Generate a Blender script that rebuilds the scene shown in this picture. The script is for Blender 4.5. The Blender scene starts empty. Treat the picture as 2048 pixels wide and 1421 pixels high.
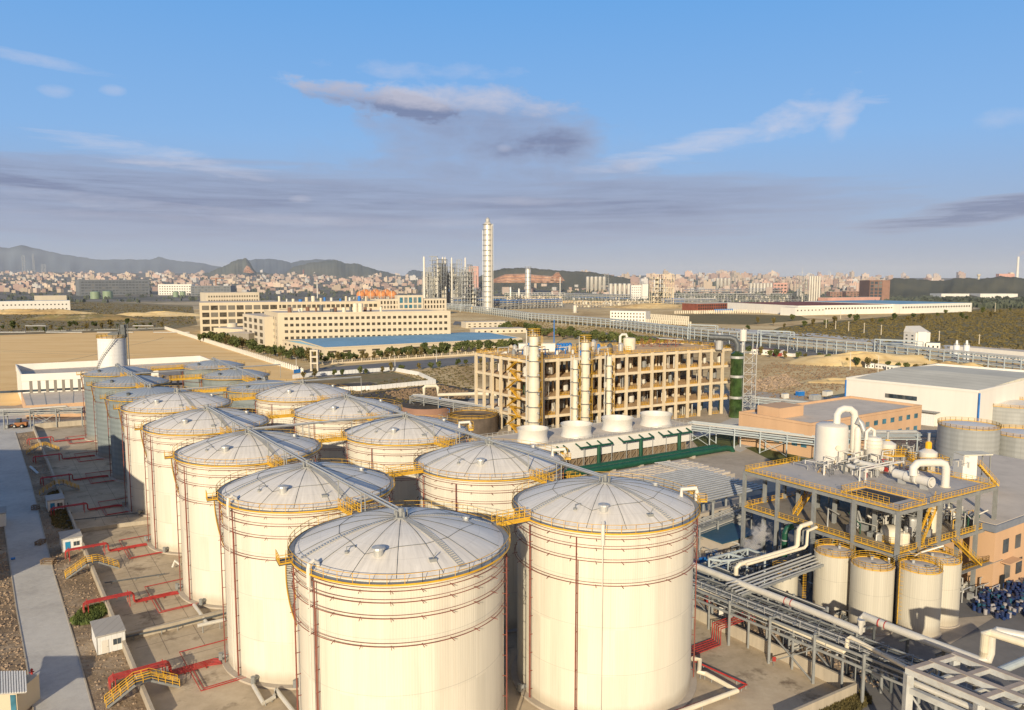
import bpy, math, random
from math import sin, cos, pi, radians as rad, atan2, sqrt, hypot
random.seed(7)
R0 = random.Random(11)
COL = bpy.context.scene.collection
# ---------------------------------------------------------------- camera constants (metres)
FPX, PIT, ZC = 1504.92, rad(5.6949), 57.353
_c, _s = cos(PIT), sin(PIT)
def P(px, py, z=0.0):
    """where the line of sight through a photo point meets the level z"""
    u = (px-1024)/FPX; v = (py-710.5)/FPX
    t = (z-ZC)/(-_s - v*_c)
    return (u*t, (_c - v*_s)*t, z)
def HT(px, py, ty):
    """height of an upright whose foot is at (px,py) and whose top is at row ty"""
    Y = P(px, py)[1]; v = (ty-710.5)/FPX
    return ZC - Y*(_s+v*_c)/(_c-v*_s)
def YP(px, py, Y):
    """point at distance Y on the line of sight"""
    u = (px-1024)/FPX; v = (py-710.5)/FPX
    t = Y/(_c - v*_s)
    return (u*t, Y, ZC + (-_s - v*_c)*t)
# site axes
VA = rad(33.0)
V = (cos(VA), sin(VA)); U = (-sin(VA), cos(VA))
def add(p, q): return (p[0]+q[0], p[1]+q[1], p[2]+(q[2] if len(q) > 2 else 0))
def off(p, a, b, dz=0):
    return (p[0]+V[0]*a+U[0]*b, p[1]+V[1]*a+U[1]*b, (p[2] if len(p) > 2 else 0)+dz)
def lerp(p, q, t):
    p = (*p, 0)[:3]; q = (*q, 0)[:3]
    return tuple(p[i]+(q[i]-p[i])*t for i in range(3))
def dist(p, q): return sqrt(sum((p[i]-q[i])**2 for i in range(min(len(p), len(q)))))
def v3(p, z=None):
    return (p[0], p[1], (p[2] if len(p) > 2 else 0) if z is None else z)

# ---------------------------------------------------------------- mesh builder
class MB:
    def __init__(self): self.v = []; self.f = []
    def quad(self, a, b, c, d):
        n = len(self.v); self.v += [a, b, c, d]; self.f.append((n, n+1, n+2, n+3)); return self
    def poly(self, pts):
        n = len(self.v); self.v += [tuple(p) for p in pts]; self.f.append(tuple(range(n, n+len(pts)))); return self
    def hexa(self, b, t):
        """b: four bottom points counter-clockwise, t: the four above them"""
        n = len(self.v); self.v += [tuple(p) for p in b]+[tuple(p) for p in t]
        for q in ((3, 2, 1, 0), (4, 5, 6, 7), (0, 1, 5, 4), (1, 2, 6, 5), (2, 3, 7, 6), (3, 0, 4, 7)):
            self.f.append(tuple(n+i for i in q))
        return self
    def box(self, c, sx, sy, sz, rz=0.0):
        """c = centre of the base"""
        cr, sr = cos(rz), sin(rz)
        def k(x, y, z): return (c[0]+x*cr-y*sr, c[1]+x*sr+y*cr, c[2]+z)
        x, y = sx/2, sy/2
        return self.hexa([k(-x,-y,0),k(x,-y,0),k(x,y,0),k(-x,y,0)], [k(-x,-y,sz),k(x,-y,sz),k(x,y,sz),k(-x,y,sz)])
    def prism(self, pts, z0, z1):
        n = len(pts); s = sum(pts[i][0]*pts[(i+1) % n][1]-pts[(i+1) % n][0]*pts[i][1] for i in range(n))
        if s < 0: pts = pts[::-1]
        m = len(self.v)
        self.v += [(p[0], p[1], z0) for p in pts]+[(p[0], p[1], z1) for p in pts]
        self.f.append(tuple(m+i for i in range(n))[::-1]); self.f.append(tuple(m+n+i for i in range(n)))
        for i in range(n):
            j = (i+1) % n; self.f.append((m+i, m+j, m+n+j, m+n+i))
        return self
    def bar(self, p, q, w, h=None):
        """square section member from p to q, w wide, h high"""
        h = h or w
        d = [q[i]-p[i] for i in range(3)]; L = sqrt(sum(x*x for x in d)) or 1e-6
        d = [x/L for x in d]
        if abs(d[2]) > 0.999: s_ = (1, 0, 0)
        else:
            l = hypot(d[0], d[1]); s_ = (d[1]/l, -d[0]/l, 0)
        u_ = (s_[1]*d[2]-s_[2]*d[1], s_[2]*d[0]-s_[0]*d[2], s_[0]*d[1]-s_[1]*d[0])
        def k(o, a, b): return tuple(o[i]+s_[i]*a+u_[i]*b for i in range(3))
        w2, h2 = w/2, h/2
        return self.hexa([k(p,-w2,-h2),k(p,w2,-h2),k(p,w2,h2),k(p,-w2,h2)][::-1], [k(q,-w2,-h2),k(q,w2,-h2),k(q,w2,h2),k(q,-w2,h2)][::-1])
    def ring(self, c, d, r, n):
        if abs(d[2]) > 0.95: a = (1, 0, 0)
        else: a = (0, 0, 1)
        s_ = (a[1]*d[2]-a[2]*d[1], a[2]*d[0]-a[0]*d[2], a[0]*d[1]-a[1]*d[0])
        l = sqrt(sum(x*x for x in s_)); s_ = [x/l for x in s_]
        t = (d[1]*s_[2]-d[2]*s_[1], d[2]*s_[0]-d[0]*s_[2], d[0]*s_[1]-d[1]*s_[0])
        return [tuple(c[i]+r*(cos(2*pi*k/n)*s_[i]+sin(2*pi*k/n)*t[i]) for i in range(3)) for k in range(n)]
    def tube(self, pts, r, n=8, cap=True, closed=False):
        """pipe along a polyline, mitred at its bends"""
        pts = [tuple(p) for p in pts]; N = len(pts); base = len(self.v)
        def nrm(a):
            l = sqrt(sum(x*x for x in a)) or 1e-9
            return tuple(x/l for x in a)
        ds = []
        for i in range(N):
            if closed: a, b = pts[i-1], pts[(i+1) % N]
            else: a, b = pts[max(0, i-1)], pts[min(N-1, i+1)]
            ds.append(nrm(tuple(b[k]-a[k] for k in range(3))))
        ref = None
        for i in range(N):
            d = ds[i]
            if ref is None:
                a = (0, 0, 1) if abs(d[2]) < 0.9 else (1, 0, 0)
            else: a = ref
            s_ = (a[1]*d[2]-a[2]*d[1], a[2]*d[0]-a[0]*d[2], a[0]*d[1]-a[1]*d[0])
            if sum(x*x for x in s_) < 1e-8:
                a = (1, 0, 0) if abs(d[0]) < .9 else (0, 1, 0)
                s_ = (a[1]*d[2]-a[2]*d[1], a[2]*d[0]-a[0]*d[2], a[0]*d[1]-a[1]*d[0])
            s_ = nrm(s_); t = (d[1]*s_[2]-d[2]*s_[1], d[2]*s_[0]-d[0]*s_[2], d[0]*s_[1]-d[1]*s_[0]); ref = t
            # keep the frame: a is close to t
            for k in range(n):
                an = 2*pi*k/n
                self.v.append(tuple(pts[i][m]+r*(cos(an)*s_[m]+sin(an)*t[m]) for m in range(3)))
        M = N if closed else N-1
        for i in range(M):
            a, b = base+i*n, base+((i+1) % N)*n
            for k in range(n):
                k2 = (k+1) % n; self.f.append((a+k, a+k2, b+k2, b+k))
        if cap and not closed:
            self.f.append(tuple(base+k for k in range(n))[::-1]); self.f.append(tuple(base+(N-1)*n+k for k in range(n)))
        return self
    def lathe(self, prof, c=(0, 0, 0), n=24, cap0=True, cap1=True, a0=0.0):
        """prof: list of (radius, z)"""
        base = len(self.v)
        for r, z in prof:
            for k in range(n):
                an = a0+2*pi*k/n; self.v.append((c[0]+r*cos(an), c[1]+r*sin(an), c[2]+z))
        for i in range(len(prof)-1):
            a, b = base+i*n, base+(i+1)*n
            for k in range(n):
                k2 = (k+1) % n; self.f.append((a+k, a+k2, b+k2, b+k))
        if cap0: self.f.append(tuple(base+k for k in range(n))[::-1])
        if cap1: self.f.append(tuple(base+(len(prof)-1)*n+k for k in range(n)))
        return self
    def cyl(self, c, r, h, n=16, r2=None):
        return self.lathe([(r, 0), (r if r2 is None else r2, h)], c, n)
    def rail(self, pts, h=1.05, step=1.8, t=.05, bars=2, closed=False, toe=True):
        """guard rail along a polyline: posts and bars"""
        ps = list(pts)+([pts[0]] if closed else [])
        for a, b in zip(ps[:-1], ps[1:]):
            L = dist(a, b); n = max(1, round(L/step))
            for i in range(n+1):
                q = lerp(a, b, i/n)
                self.bar(q, (q[0], q[1], q[2]+h), t)
            for k in range(bars):
                z = h*(k+1)/bars
                self.bar((a[0], a[1], a[2]+z), (b[0], b[1], b[2]+z), t)
            if toe: self.bar((a[0], a[1], a[2]+.1), (b[0], b[1], b[2]+.1), t*.6, .2)
        return self
    def mesh(self, name, o=(0, 0, 0), mat=None, smooth=False):
        me = bpy.data.meshes.new(name)
        me.from_pydata([(x-o[0], y-o[1], z-o[2]) for x, y, z in self.v], [], self.f)
        if mat: me.materials.append(mat)
        if smooth: me.polygons.foreach_set('use_smooth', [True]*len(me.polygons))
        me.update()
        return me
    def build(self, name, mat, parent=None, smooth=False, loc=None, **props):
        """parts: vertices are in world space, the parent is an unrotated empty / object"""
        w = wloc(parent) if parent else (loc or (0, 0, 0))
        me = self.mesh(name, w, mat, smooth)
        ob = bpy.data.objects.new(name, me); COL.objects.link(ob)
        if parent: ob.parent = parent
        elif loc: ob.location = loc
        if smooth: auto_smooth(me)
        for k, x in props.items(): ob[k] = x
        return ob
def auto_smooth(me):
    # sharp where faces meet at more than 40 degrees
    ek = {}
    for p in me.polygons:
        for e in p.edge_keys: ek.setdefault(e, []).append(p.index)
    ns = [p.normal.copy() for p in me.polygons]
    at = me.attributes.new('sharp_edge', 'BOOLEAN', 'EDGE')
    for e in me.edges:
        fs = ek.get(tuple(sorted(e.vertices)), [])
        if len(fs) == 2 and ns[fs[0]].dot(ns[fs[1]]) < .77: at.data[e.index].value = True
def wloc(o):
    x, y, z = 0, 0, 0
    while o is not None:
        x += o.location[0]; y += o.location[1]; z += o.location[2]; o = o.parent
    return (x, y, z)
def tag(o, label=None, cat=None, group=None, kind=None):
    if label: o['label'] = label
    if cat: o['category'] = cat
    if group: o['group'] = group
    if kind: o['kind'] = kind
    return o
def thing(name, label, cat, loc=(0, 0, 0), group=None):
    o = bpy.data.objects.new(name, None); o.empty_display_size = .5; COL.objects.link(o)
    o.location = loc
    return tag(o, label, cat, group)
def struct(name, mb, mat, smooth=False):
    return tag(mb.build(name, mat, smooth=smooth), kind='structure')
def inst(name, me, parent, loc=(0, 0, 0), rz=0, sc=None):
    o = bpy.data.objects.new(name, me); COL.objects.link(o); o.parent = parent
    o.location = loc; o.rotation_euler = (0, 0, rz)
    if sc: o.scale = sc
    return o
KIDS = {}
def kids(o):
    return [c for c in o.children]
def dup(root, loc, rz=0.0, label=None, parent=None, sc=None):
    c = root.copy(); COL.objects.link(c)
    if parent is not None: c.parent = parent
    else:
        c.location = loc; c.rotation_euler = (0, 0, rz)
        if sc: c.scale = sc
        if label: c['label'] = label
    for ch in kids(root): dup(ch, None, parent=c)
    return c

# ---------------------------------------------------------------- materials
MATS = {}
def nodes(name):
    m = bpy.data.materials.new(name); m.use_nodes = True
    nt = m.node_tree; b = nt.nodes['Principled BSDF']
    return m, nt, b
def L(nt, a, b): nt.links.new(a, b)
def mth(nt, op, a, b=None, c=None):
    n = nt.nodes.new('ShaderNodeMath'); n.operation = op
    for i, x in enumerate((a, b, c)):
        if x is None: continue
        if isinstance(x, (int, float)): n.inputs[i].default_value = x
        else: L(nt, x, n.inputs[i])
    return n.outputs[0]
def ramp(nt, fac, stops, interp='LINEAR'):
    n = nt.nodes.new('ShaderNodeValToRGB'); n.color_ramp.interpolation = interp
    e = n.color_ramp.elements
    while len(e) < len(stops): e.new(.5)
    for el, (p, c) in zip(e, stops):
        el.position = p; el.color = (*c, 1) if len(c) == 3 else c
    L(nt, fac, n.inputs[0]); return n.outputs[0]
def noise(nt, vec, scale, detail=4, rough=.55, dist_=0):
    n = nt.nodes.new('ShaderNodeTexNoise'); n.inputs['Scale'].default_value = scale
    n.inputs['Detail'].default_value = detail; n.inputs['Roughness'].default_value = rough
    n.inputs['Distortion'].default_value = dist_
    if vec is not None: L(nt, vec, n.inputs['Vector'])
    return n.outputs['Fac']
def mixc(nt, fac, a, b, mode='MIX'):
    n = nt.nodes.new('ShaderNodeMix'); n.data_type = 'RGBA'; n.blend_type = mode
    for sock, x in ((n.inputs[0], fac), (n.inputs[6], a), (n.inputs[7], b)):
        if isinstance(x, (int, float)): sock.default_value = x
        elif isinstance(x, tuple): sock.default_value = (*x, 1) if len(x) == 3 else x
        else: L(nt, x, sock)
    return n.outputs[2]
def coord(nt, kind='Object'):
    return nt.nodes.new('ShaderNodeTexCoord').outputs[kind]
def mapping(nt, vec, scale=(1, 1, 1), rot=(0, 0, 0), loc=(0, 0, 0)):
    n = nt.nodes.new('ShaderNodeMapping'); n.inputs['Scale'].default_value = scale
    n.inputs['Rotation'].default_value = rot; n.inputs['Location'].default_value = loc
    L(nt, vec, n.inputs['Vector']); return n.outputs[0]
def geo(nt, out='Position'):
    return nt.nodes.new('ShaderNodeNewGeometry').outputs[out]
def bump(nt, b, h, strength=.3, d=.05):
    n = nt.nodes.new('ShaderNodeBump'); n.inputs['Strength'].default_value = strength; n.inputs['Distance'].default_value = d
    L(nt, h, n.inputs['Height']); L(nt, n.outputs[0], b.inputs['Normal'])
def pm(name, col, rough=.6, metal=0.0, var=.12, scale=.6, dirt=0.0, dirtcol=(.12, .09, .06), streak=False, bmp=0, objrand=0.0):
    """painted / plain surface with uneven tone, optional dirt and vertical streaks"""
    if name in MATS: return MATS[name]
    m, nt, b = nodes(name)
    pos = geo(nt)
    vec = mapping(nt, pos, (1, 1, .12)) if streak else pos
    n1 = noise(nt, vec, scale, 5, .6)
    dark = tuple(x*(1-var) for x in col); light = tuple(min(1, x*(1+var)) for x in col)
    c = ramp(nt, n1, [(.3, dark), (.7, light)])
    if dirt:
        n2 = noise(nt, vec, scale*2.7, 6, .7)
        f = ramp(nt, n2, [(.5, (0, 0, 0)), (.75, (dirt,)*3)])
        c = mixc(nt, f, c, dirtcol)
    if objrand:
        oi = nt.nodes.new('ShaderNodeObjectInfo').outputs['Random']
        k = mth(nt, 'MULTIPLY_ADD', oi, 2*objrand, 1-objrand)
        hs = nt.nodes.new('ShaderNodeHueSaturation'); L(nt, k, hs.inputs['Value']); L(nt, c, hs.inputs['Color']); c = hs.outputs[0]
    L(nt, c, b.inputs['Base Color'])
    b.inputs['Roughness'].default_value = rough; b.inputs['Metallic'].default_value = metal
    if bmp: bump(nt, b, noise(nt, pos, scale*6, 4), bmp)
    MATS[name] = m; return m
M = {}
M['yellow'] = pm('safety_yellow_paint', (.68, .39, .03), .5, 0, .18, .5, .25, (.2, .12, .05))
M['red'] = pm('red_pipe_paint', (.23, .07, .05), .65, 0, .25, .8, .15, (.2, .1, .07))
M['redb'] = pm('bright_red_pipe_paint', (.38, .035, .03), .5, 0, .3, .8, .2, (.2, .08, .05))
M['white'] = pm('white_paint', (.70, .665, .59), .5, 0, .05, .4, .12, (.4, .33, .26))
M['steel'] = pm('grey_painted_steel', (.27, .28, .275), .5, .1, .14, .7, .25, (.13, .09, .06))
M['steeld'] = pm('dark_steel', (.11, .12, .125), .55, .2, .2, .8)
M['steelb'] = pm('pale_blue_grey_steel', (.42, .47, .48), .5, .0, .1, .4)
M['galv'] = pm('galvanised_steel', (.5, .5, .48), .42, .35, .12, .5)
M['insul'] = pm('insulated_pipe_jacket', (.62, .59, .52), .45, .1, .08, .6, .15, (.3, .24, .18))
M['creampipe'] = pm('cream_pipe', (.72, .65, .5), .5, 0, .08, .6, .1, (.3, .22, .15))
M['green'] = pm('green_pipe_paint', (.012, .075, .042), .45, 0, .2, .5)
M['concrete'] = pm('concrete', (.46, .40, .325), .85, 0, .12, .25, .25, (.2, .17, .14), bmp=.1)
M['concwall'] = pm('dike_wall_concrete', (.46, .40, .31), .85, 0, .14, .5, .3, (.24, .2, .15), streak=True)
M['framec'] = pm('bare_frame_concrete', (.70, .58, .40), .85, 0, .10, .2, .3, (.26, .2, .14), streak=True)
M['slab'] = pm('dusty_slab', (.60, .40, .21), .9, 0, .25, .1, .3, (.3, .24, .18))
M['dark'] = pm('dark_opening', (.02, .022, .025), .6, 0, .2, 1)
M['bluept'] = pm('bright_blue_paint', (.02, .17, .5), .45, 0, .15, .6)
M['bluedoor'] = pm('blue_door_paint', (.02, .22, .42), .5, 0, .1, .6)
M['cream'] = pm('cream_render', (.62, .53, .385), .8, 0, .05, .1, .12, (.36, .29, .2), streak=True)
M['creamd'] = pm('pale_cream_render', (.62, .55, .43), .8, 0, .06, .1, .12, (.36, .3, .22), streak=True)
M['orangew'] = pm('orange_tan_render', (.60, .385, .225), .85, 0, .08, .15, .15, (.35, .2, .12), streak=True)
M['flatroof'] = pm('flat_roof_felt', (.60, .525, .43), .9, 0, .1, .12, .3, (.26, .23, .2))
M['whitewall'] = pm('white_cladding', (.76, .73, .66), .6, 0, .04, .2, .08, (.45, .4, .33), streak=True)
M['paintline'] = pm('painted_line', (.75, .74, .7), .7, 0, .1, 1)
M['wood'] = pm('weathered_timber', (.22, .15, .09), .9, 0, .3, .8)
M['rubber'] = pm('tyre_rubber', (.02, .02, .02), .9, 0, .2, 1)
M['orange'] = pm('orange_machine_paint', (.30, .12, .04), .7, 0, .25, 1)
M['orangetank'] = pm('orange_sphere_paint', (.72, .27, .07), .5, 0, .1, .1)
M['brick'] = pm('brown_block_wall', (.3, .17, .12), .85, 0, .15, .1)
M['pink'] = pm('pink_render', (.6, .34, .27), .85, 0, .1, .05)
M['brown'] = pm('brown_cladding', (.2, .11, .075), .7, 0, .15, .1)
M['redroof'] = pm('dark_red_roof', (.22, .07, .045), .8, 0, .2, .1)
def glass_mat(name, col):
    m, nt, b = nodes(name)
    n = noise(nt, geo(nt), .35, 2)
    L(nt, ramp(nt, n, [(.35, tuple(x*.6 for x in col)), (.65, tuple(min(1, x*1.5) for x in col))]), b.inputs['Base Color'])
    oi = nt.nodes.new('ShaderNodeObjectInfo').outputs['Random']; c0 = b.inputs['Base Color'].links[0].from_socket
    L(nt, mixc(nt, ramp(nt, oi, [(.7, (0, 0, 0)), (.9, (.5,)*3)]), c0, (.3, .28, .24)), b.inputs['Base Color'])
    b.inputs['Roughness'].default_value = .12
    b.inputs['Specular IOR Level'].default_value = .6
    return m
M['glass'] = glass_mat('window_glass', (.045, .06, .075))
M['glassb'] = glass_mat('blue_window_glass', (.05, .16, .22))
M['glassw'] = glass_mat('brownish_window_glass', (.075, .065, .05))

def ribbed(name, col, n_ribs, amp=.10, kind='vertical', col2=None, panel=.06):
    """cladding of a round tank: upright ribs (or level sheet bands), uneven panels, stains"""
    m, nt, b = nodes(name)
    o = coord(nt)
    sp = nt.nodes.new('ShaderNodeSeparateXYZ'); L(nt, o, sp.inputs[0])
    ang = mth(nt, 'ARCTAN2', sp.outputs[1], sp.outputs[0])
    if kind == 'vertical':
        w = mth(nt, 'SINE', mth(nt, 'MULTIPLY', ang, n_ribs))
    else:
        w = mth(nt, 'SINE', mth(nt, 'MULTIPLY', sp.outputs[2], n_ribs))
    cb = nt.nodes.new('ShaderNodeCombineXYZ')
    L(nt, mth(nt, 'MULTIPLY', ang, 9.0), cb.inputs[0])
    L(nt, mth(nt, 'MULTIPLY', sp.outputs[2], .06), cb.inputs[1])
    oi = nt.nodes.new('ShaderNodeObjectInfo').outputs['Random']
    L(nt, mth(nt, 'MULTIPLY', oi, 40.0), cb.inputs[2])
    # panels: stepped tone in wide upright strips
    strip = mth(nt, 'FLOOR', mth(nt, 'MULTIPLY', ang, 7.0))
    wn = nt.nodes.new('ShaderNodeTexWhiteNoise'); wn.noise_dimensions = '2D'
    cb2 = nt.nodes.new('ShaderNodeCombineXYZ'); L(nt, strip, cb2.inputs[0])
    L(nt, mth(nt, 'FLOOR', mth(nt, 'MULTIPLY', sp.outputs[2], .16)), cb2.inputs[1]); L(nt, cb2.outputs[0], wn.inputs[0])
    n1 = noise(nt, cb.outputs[0], 1.0, 5, .65)
    k = mth(nt, 'ADD', mth(nt, 'MULTIPLY', n1, .9), mth(nt, 'MULTIPLY', wn.outputs[0], panel*4))
    c = ramp(nt, k, [(.25, tuple(x*.86 for x in (col2 or col))), (.85, tuple(min(1, x*1.06) for x in col))])
    st = noise(nt, mapping(nt, cb.outputs[0], (5, .8, 1)), 1.0, 6, .7)
    c = mixc(nt, ramp(nt, st, [(.55, (0, 0, 0)), (.8, (.42,)*3)]), c, tuple(x*k_ for x, k_ in zip(col, (.62, .54, .44))))
    c = mixc(nt, mth(nt, 'MULTIPLY_ADD', w, amp*.5, amp*.5), c, tuple(x*.45 for x in col))
    dz = ramp(nt, mth(nt, 'MULTIPLY_ADD', sp.outputs[2], .35, mth(nt, 'MULTIPLY', n1, -.6)), [(0.0, (.45,)*3), (.5, (0, 0, 0))])
    c = mixc(nt, dz, c, (.3, .23, .15))
    # level joint lines
    jl = mth(nt, 'LESS_THAN', mth(nt, 'FRACT', mth(nt, 'MULTIPLY', sp.outputs[2], 1/6.4)), .012)
    c = mixc(nt, mth(nt, 'MULTIPLY', jl, .35), c, tuple(x*.4 for x in col))
    L(nt, c, b.inputs['Base Color']); b.inputs['Roughness'].default_value = .55
    bump(nt, b, w, .18, .03)
    return m
M['tankbeige'] = ribbed('beige_tank_cladding', (.72, .675, .565), 250, .05, panel=.10)
M['tankgrey'] = ribbed('grey_bolted_tank_sheets', (.235, .27, .27), 4.2, .3, 'bands', panel=.09)
M['tankgrey2'] = ribbed('pale_grey_tank_sheets', (.35, .36, .35), 4.2, .2, 'bands', panel=.09)
M['tanksmall'] = ribbed('small_tank_ribbed_cladding', (.60, .56, .46), 60, .14)
M['silowhite'] = ribbed('white_silo_plates', (.8, .79, .76), 4, .04, 'bands', panel=.03)
def dome_mat(name, col, nr, amp):
    m, nt, b = nodes(name)
    o = coord(nt); sp = nt.nodes.new('ShaderNodeSeparateXYZ'); L(nt, o, sp.inputs[0])
    ang = mth(nt, 'ARCTAN2', sp.outputs[1], sp.outputs[0])
    w = mth(nt, 'POWER', mth(nt, 'ABSOLUTE', mth(nt, 'SINE', mth(nt, 'MULTIPLY', ang, nr/2))), .35)
    r = mth(nt, 'SQRT', mth(nt, 'ADD', mth(nt, 'MULTIPLY', sp.outputs[0], sp.outputs[0]), mth(nt, 'MULTIPLY', sp.outputs[1], sp.outputs[1])))
    # rain marks running down from the crown
    cb = nt.nodes.new('ShaderNodeCombineXYZ'); L(nt, mth(nt, 'MULTIPLY', ang, 14.0), cb.inputs[0]); L(nt, mth(nt, 'MULTIPLY', r, .16), cb.inputs[1])
    oi = nt.nodes.new('ShaderNodeObjectInfo').outputs['Random']; L(nt, mth(nt, 'MULTIPLY', oi, 30.0), cb.inputs[2])
    n1 = noise(nt, cb.outputs[0], 1.4, 6, .7)
    n2 = noise(nt, o, .25, 4)
    c = ramp(nt, mth(nt, 'MULTIPLY_ADD', n1, .7, mth(nt, 'MULTIPLY', n2, .3)), [(.3, tuple(x*.78 for x in col)), (.68, tuple(min(1, x*1.12) for x in col))])
    crown = ramp(nt, r, [(0.0, (.35,)*3), (1, (0, 0, 0))])
    c = mixc(nt, mth(nt, 'MULTIPLY', mth(nt, 'SUBTRACT', 1.0, w), amp), c, tuple(x*.35 for x in col))
    # sheet joints: faint rings
    j = mth(nt, 'LESS_THAN', mth(nt, 'FRACT', mth(nt, 'MULTIPLY', r, .42)), .045)
    c = mixc(nt, mth(nt, 'MULTIPLY', j, .14), c, tuple(x*.4 for x in col))
    L(nt, c, b.inputs['Base Color']); b.inputs['Roughness'].default_value = .5; b.inputs['Metallic'].default_value = .15
    bump(nt, b, mth(nt, 'ADD', w, n1), .15, .05)
    return m
M['dome'] = dome_mat('aluminium_dome_sheets', (.86, .80, .70), 72, .16)
M['domegrey'] = dome_mat('grey_ribbed_dome', (.46, .49, .50), 44, .75)
# ---------------------------------------------------------------- ground materials
def ground_mat(name, stops, scale, scale2, fine=None, bmp=.25, spec=.9, rot=0, stretch=(1, 1, 1)):
    m, nt, b = nodes(name)
    pos = mapping(nt, geo(nt), stretch, (0, 0, rot))
    n1 = noise(nt, pos, scale, 8, .62, .4); n2 = noise(nt, pos, scale2, 6, .7)
    k = mth(nt, 'MULTIPLY_ADD', n1, .62, mth(nt, 'MULTIPLY', n2, .38))
    c = ramp(nt, k, stops)
    if fine:
        n3 = noise(nt, pos, fine[0], 5, .7)
        c = mixc(nt, ramp(nt, n3, [(fine[1], (0, 0, 0)), (fine[1]+.12, (1, 1, 1))]), c, fine[2])
    L(nt, c, b.inputs['Base Color']); b.inputs['Roughness'].default_value = spec
    if bmp: bump(nt, b, n2, bmp, .4)
    return m
M['earth'] = ground_mat('sandy_site_earth', [(.33, (.30, .19, .07)), (.45, (.54, .37, .16)), (.55, (.70, .52, .25)), (.68, (.80, .64, .38))], .012, .12, (.06, .60, (.13, .12, .055)))
M['farland'] = ground_mat('distant_land', [(.35, (.16, .13, .05)), (.47, (.44, .34, .19)), (.56, (.58, .46, .28)), (.66, (.18, .16, .07))], .004, .03)
M['sand'] = ground_mat('graded_orange_sand', [(.34, (.78, .48, .17)), (.5, (.92, .60, .24)), (.66, (.95, .67, .31))], .03, .25, (.05, .66, (.42, .27, .16)), .15, stretch=(.35, 1.6, 1))
M['scrub'] = ground_mat('dry_scrub', [(.36, (.12, .095, .03)), (.46, (.22, .16, .055)), (.54, (.15, .125, .04)), (.64, (.34, .24, .10))], .02, .16, (.35, .58, (.06, .065, .02)), .6)
M['scrubl'] = ground_mat('stony_scrub', [(.36, (.14, .11, .045)), (.46, (.27, .19, .085)), (.54, (.18, .155, .06)), (.63, (.52, .40, .26))], .02, .12, (.2, .62, (.45, .40, .33)), .6)
M['gravel'] = ground_mat('stony_verge', [(.34, (.16, .11, .065)), (.5, (.30, .215, .13)), (.62, (.46, .36, .25))], .1, .9, (1.6, .62, (.48, .42, .35)), .8)
M['grassm'] = ground_mat('short_lawn', [(.35, (.05, .065, .015)), (.6, (.12, .13, .03))], .2, 1.5, None, .5)
M['road'] = ground_mat('pale_concrete_road', [(.34, (.40, .38, .35)), (.5, (.53, .51, .465)), (.66, (.61, .59, .54))], .08, .8, (.35, .66, (.28, .25, .21)), .1)
M['yard'] = ground_mat('concrete_yard', [(.32, (.30, .25, .19)), (.5, (.44, .37, .28)), (.66, (.54, .46, .35))], .05, .5, (.25, .64, (.22, .185, .14)), .1)
M['pad'] = ground_mat('stained_tank_pad', [(.33, (.26, .20, .13)), (.45, (.43, .345, .235)), (.55, (.53, .43, .30)), (.68, (.64, .54, .39))], .035, .35, (.14, .57, (.22, .165, .11)), .1)
M['asphalt'] = ground_mat('asphalt_and_shade_tone', [(.34, (.13, .125, .12)), (.6, (.20, .19, .18))], .05, .6, None, .1)  # old asphalt on the avenues; elsewhere its dark tone paints shade
M['darkdirt'] = ground_mat('dark_brown_ground', [(.34, (.03, .025, .02)), (.5, (.07, .055, .04)), (.66, (.14, .11, .08))], .1, .9, None, .5)  # dark brown tones varying at random
def roof_lines(name, col, sc, rot, amp=.25):
    m, nt, b = nodes(name)
    pos = mapping(nt, geo(nt), (1, 1, 1), (0, 0, rot)); sp = nt.nodes.new('ShaderNodeSeparateXYZ'); L(nt, pos, sp.inputs[0])
    f = mth(nt, 'FRACT', mth(nt, 'MULTIPLY', sp.outputs[0], sc)); w = mth(nt, 'LESS_THAN', f, .1)
    n1 = noise(nt, geo(nt), .05, 6, .65)
    c = ramp(nt, n1, [(.3, tuple(x*.85 for x in col)), (.7, tuple(x*1.1 for x in col))])
    c = mixc(nt, mth(nt, 'MULTIPLY', w, amp), c, tuple(x*.4 for x in col))
    L(nt, c, b.inputs['Base Color']); b.inputs['Roughness'].default_value = .5
    b.inputs['Roughness'].default_value = .85; b.inputs['Specular IOR Level'].default_value = .2
    bump(nt, b, f, .2, .05)
    return m
M['blueroof'] = roof_lines('blue_sheet_roof', (.22, .40, .54), .3, -VA, .12)
M['greyroof'] = roof_lines('pale_grey_sheet_roof', (.66, .62, .50), .16, -VA, .3)
M['sheetw'] = roof_lines('corrugated_white_panel', (.74, .74, .72), 1.6, 0, .25)
M['sheetg'] = roof_lines('grey_cabin_roof', (.44, .42, .39), .8, 0, .3)
# foliage
def leaf_mat(name, a, b_):
    m, nt, b = nodes(name)
    n1 = noise(nt, geo(nt), .5, 4, .7); oi = nt.nodes.new('ShaderNodeObjectInfo').outputs['Random']
    c = ramp(nt, mth(nt, 'ADD', mth(nt, 'MULTIPLY', n1, .8), mth(nt, 'MULTIPLY', oi, .2)), [(.35, a), (.7, b_)])
    L(nt, c, b.inputs['Base Color']); b.inputs['Roughness'].default_value = .8
    return m
M['leaf'] = leaf_mat('tree_leaves', (.035, .055, .015), (.15, .16, .045))
M['leafy'] = leaf_mat('dry_leaves', (.09, .075, .025), (.20, .15, .045))
M['leaff'] = leaf_mat('far_tree_leaves', (.05, .065, .05), (.10, .115, .07))
M['trunk'] = pm('tree_bark', (.12, .085, .055), .9, 0, .2, 1)
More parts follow.
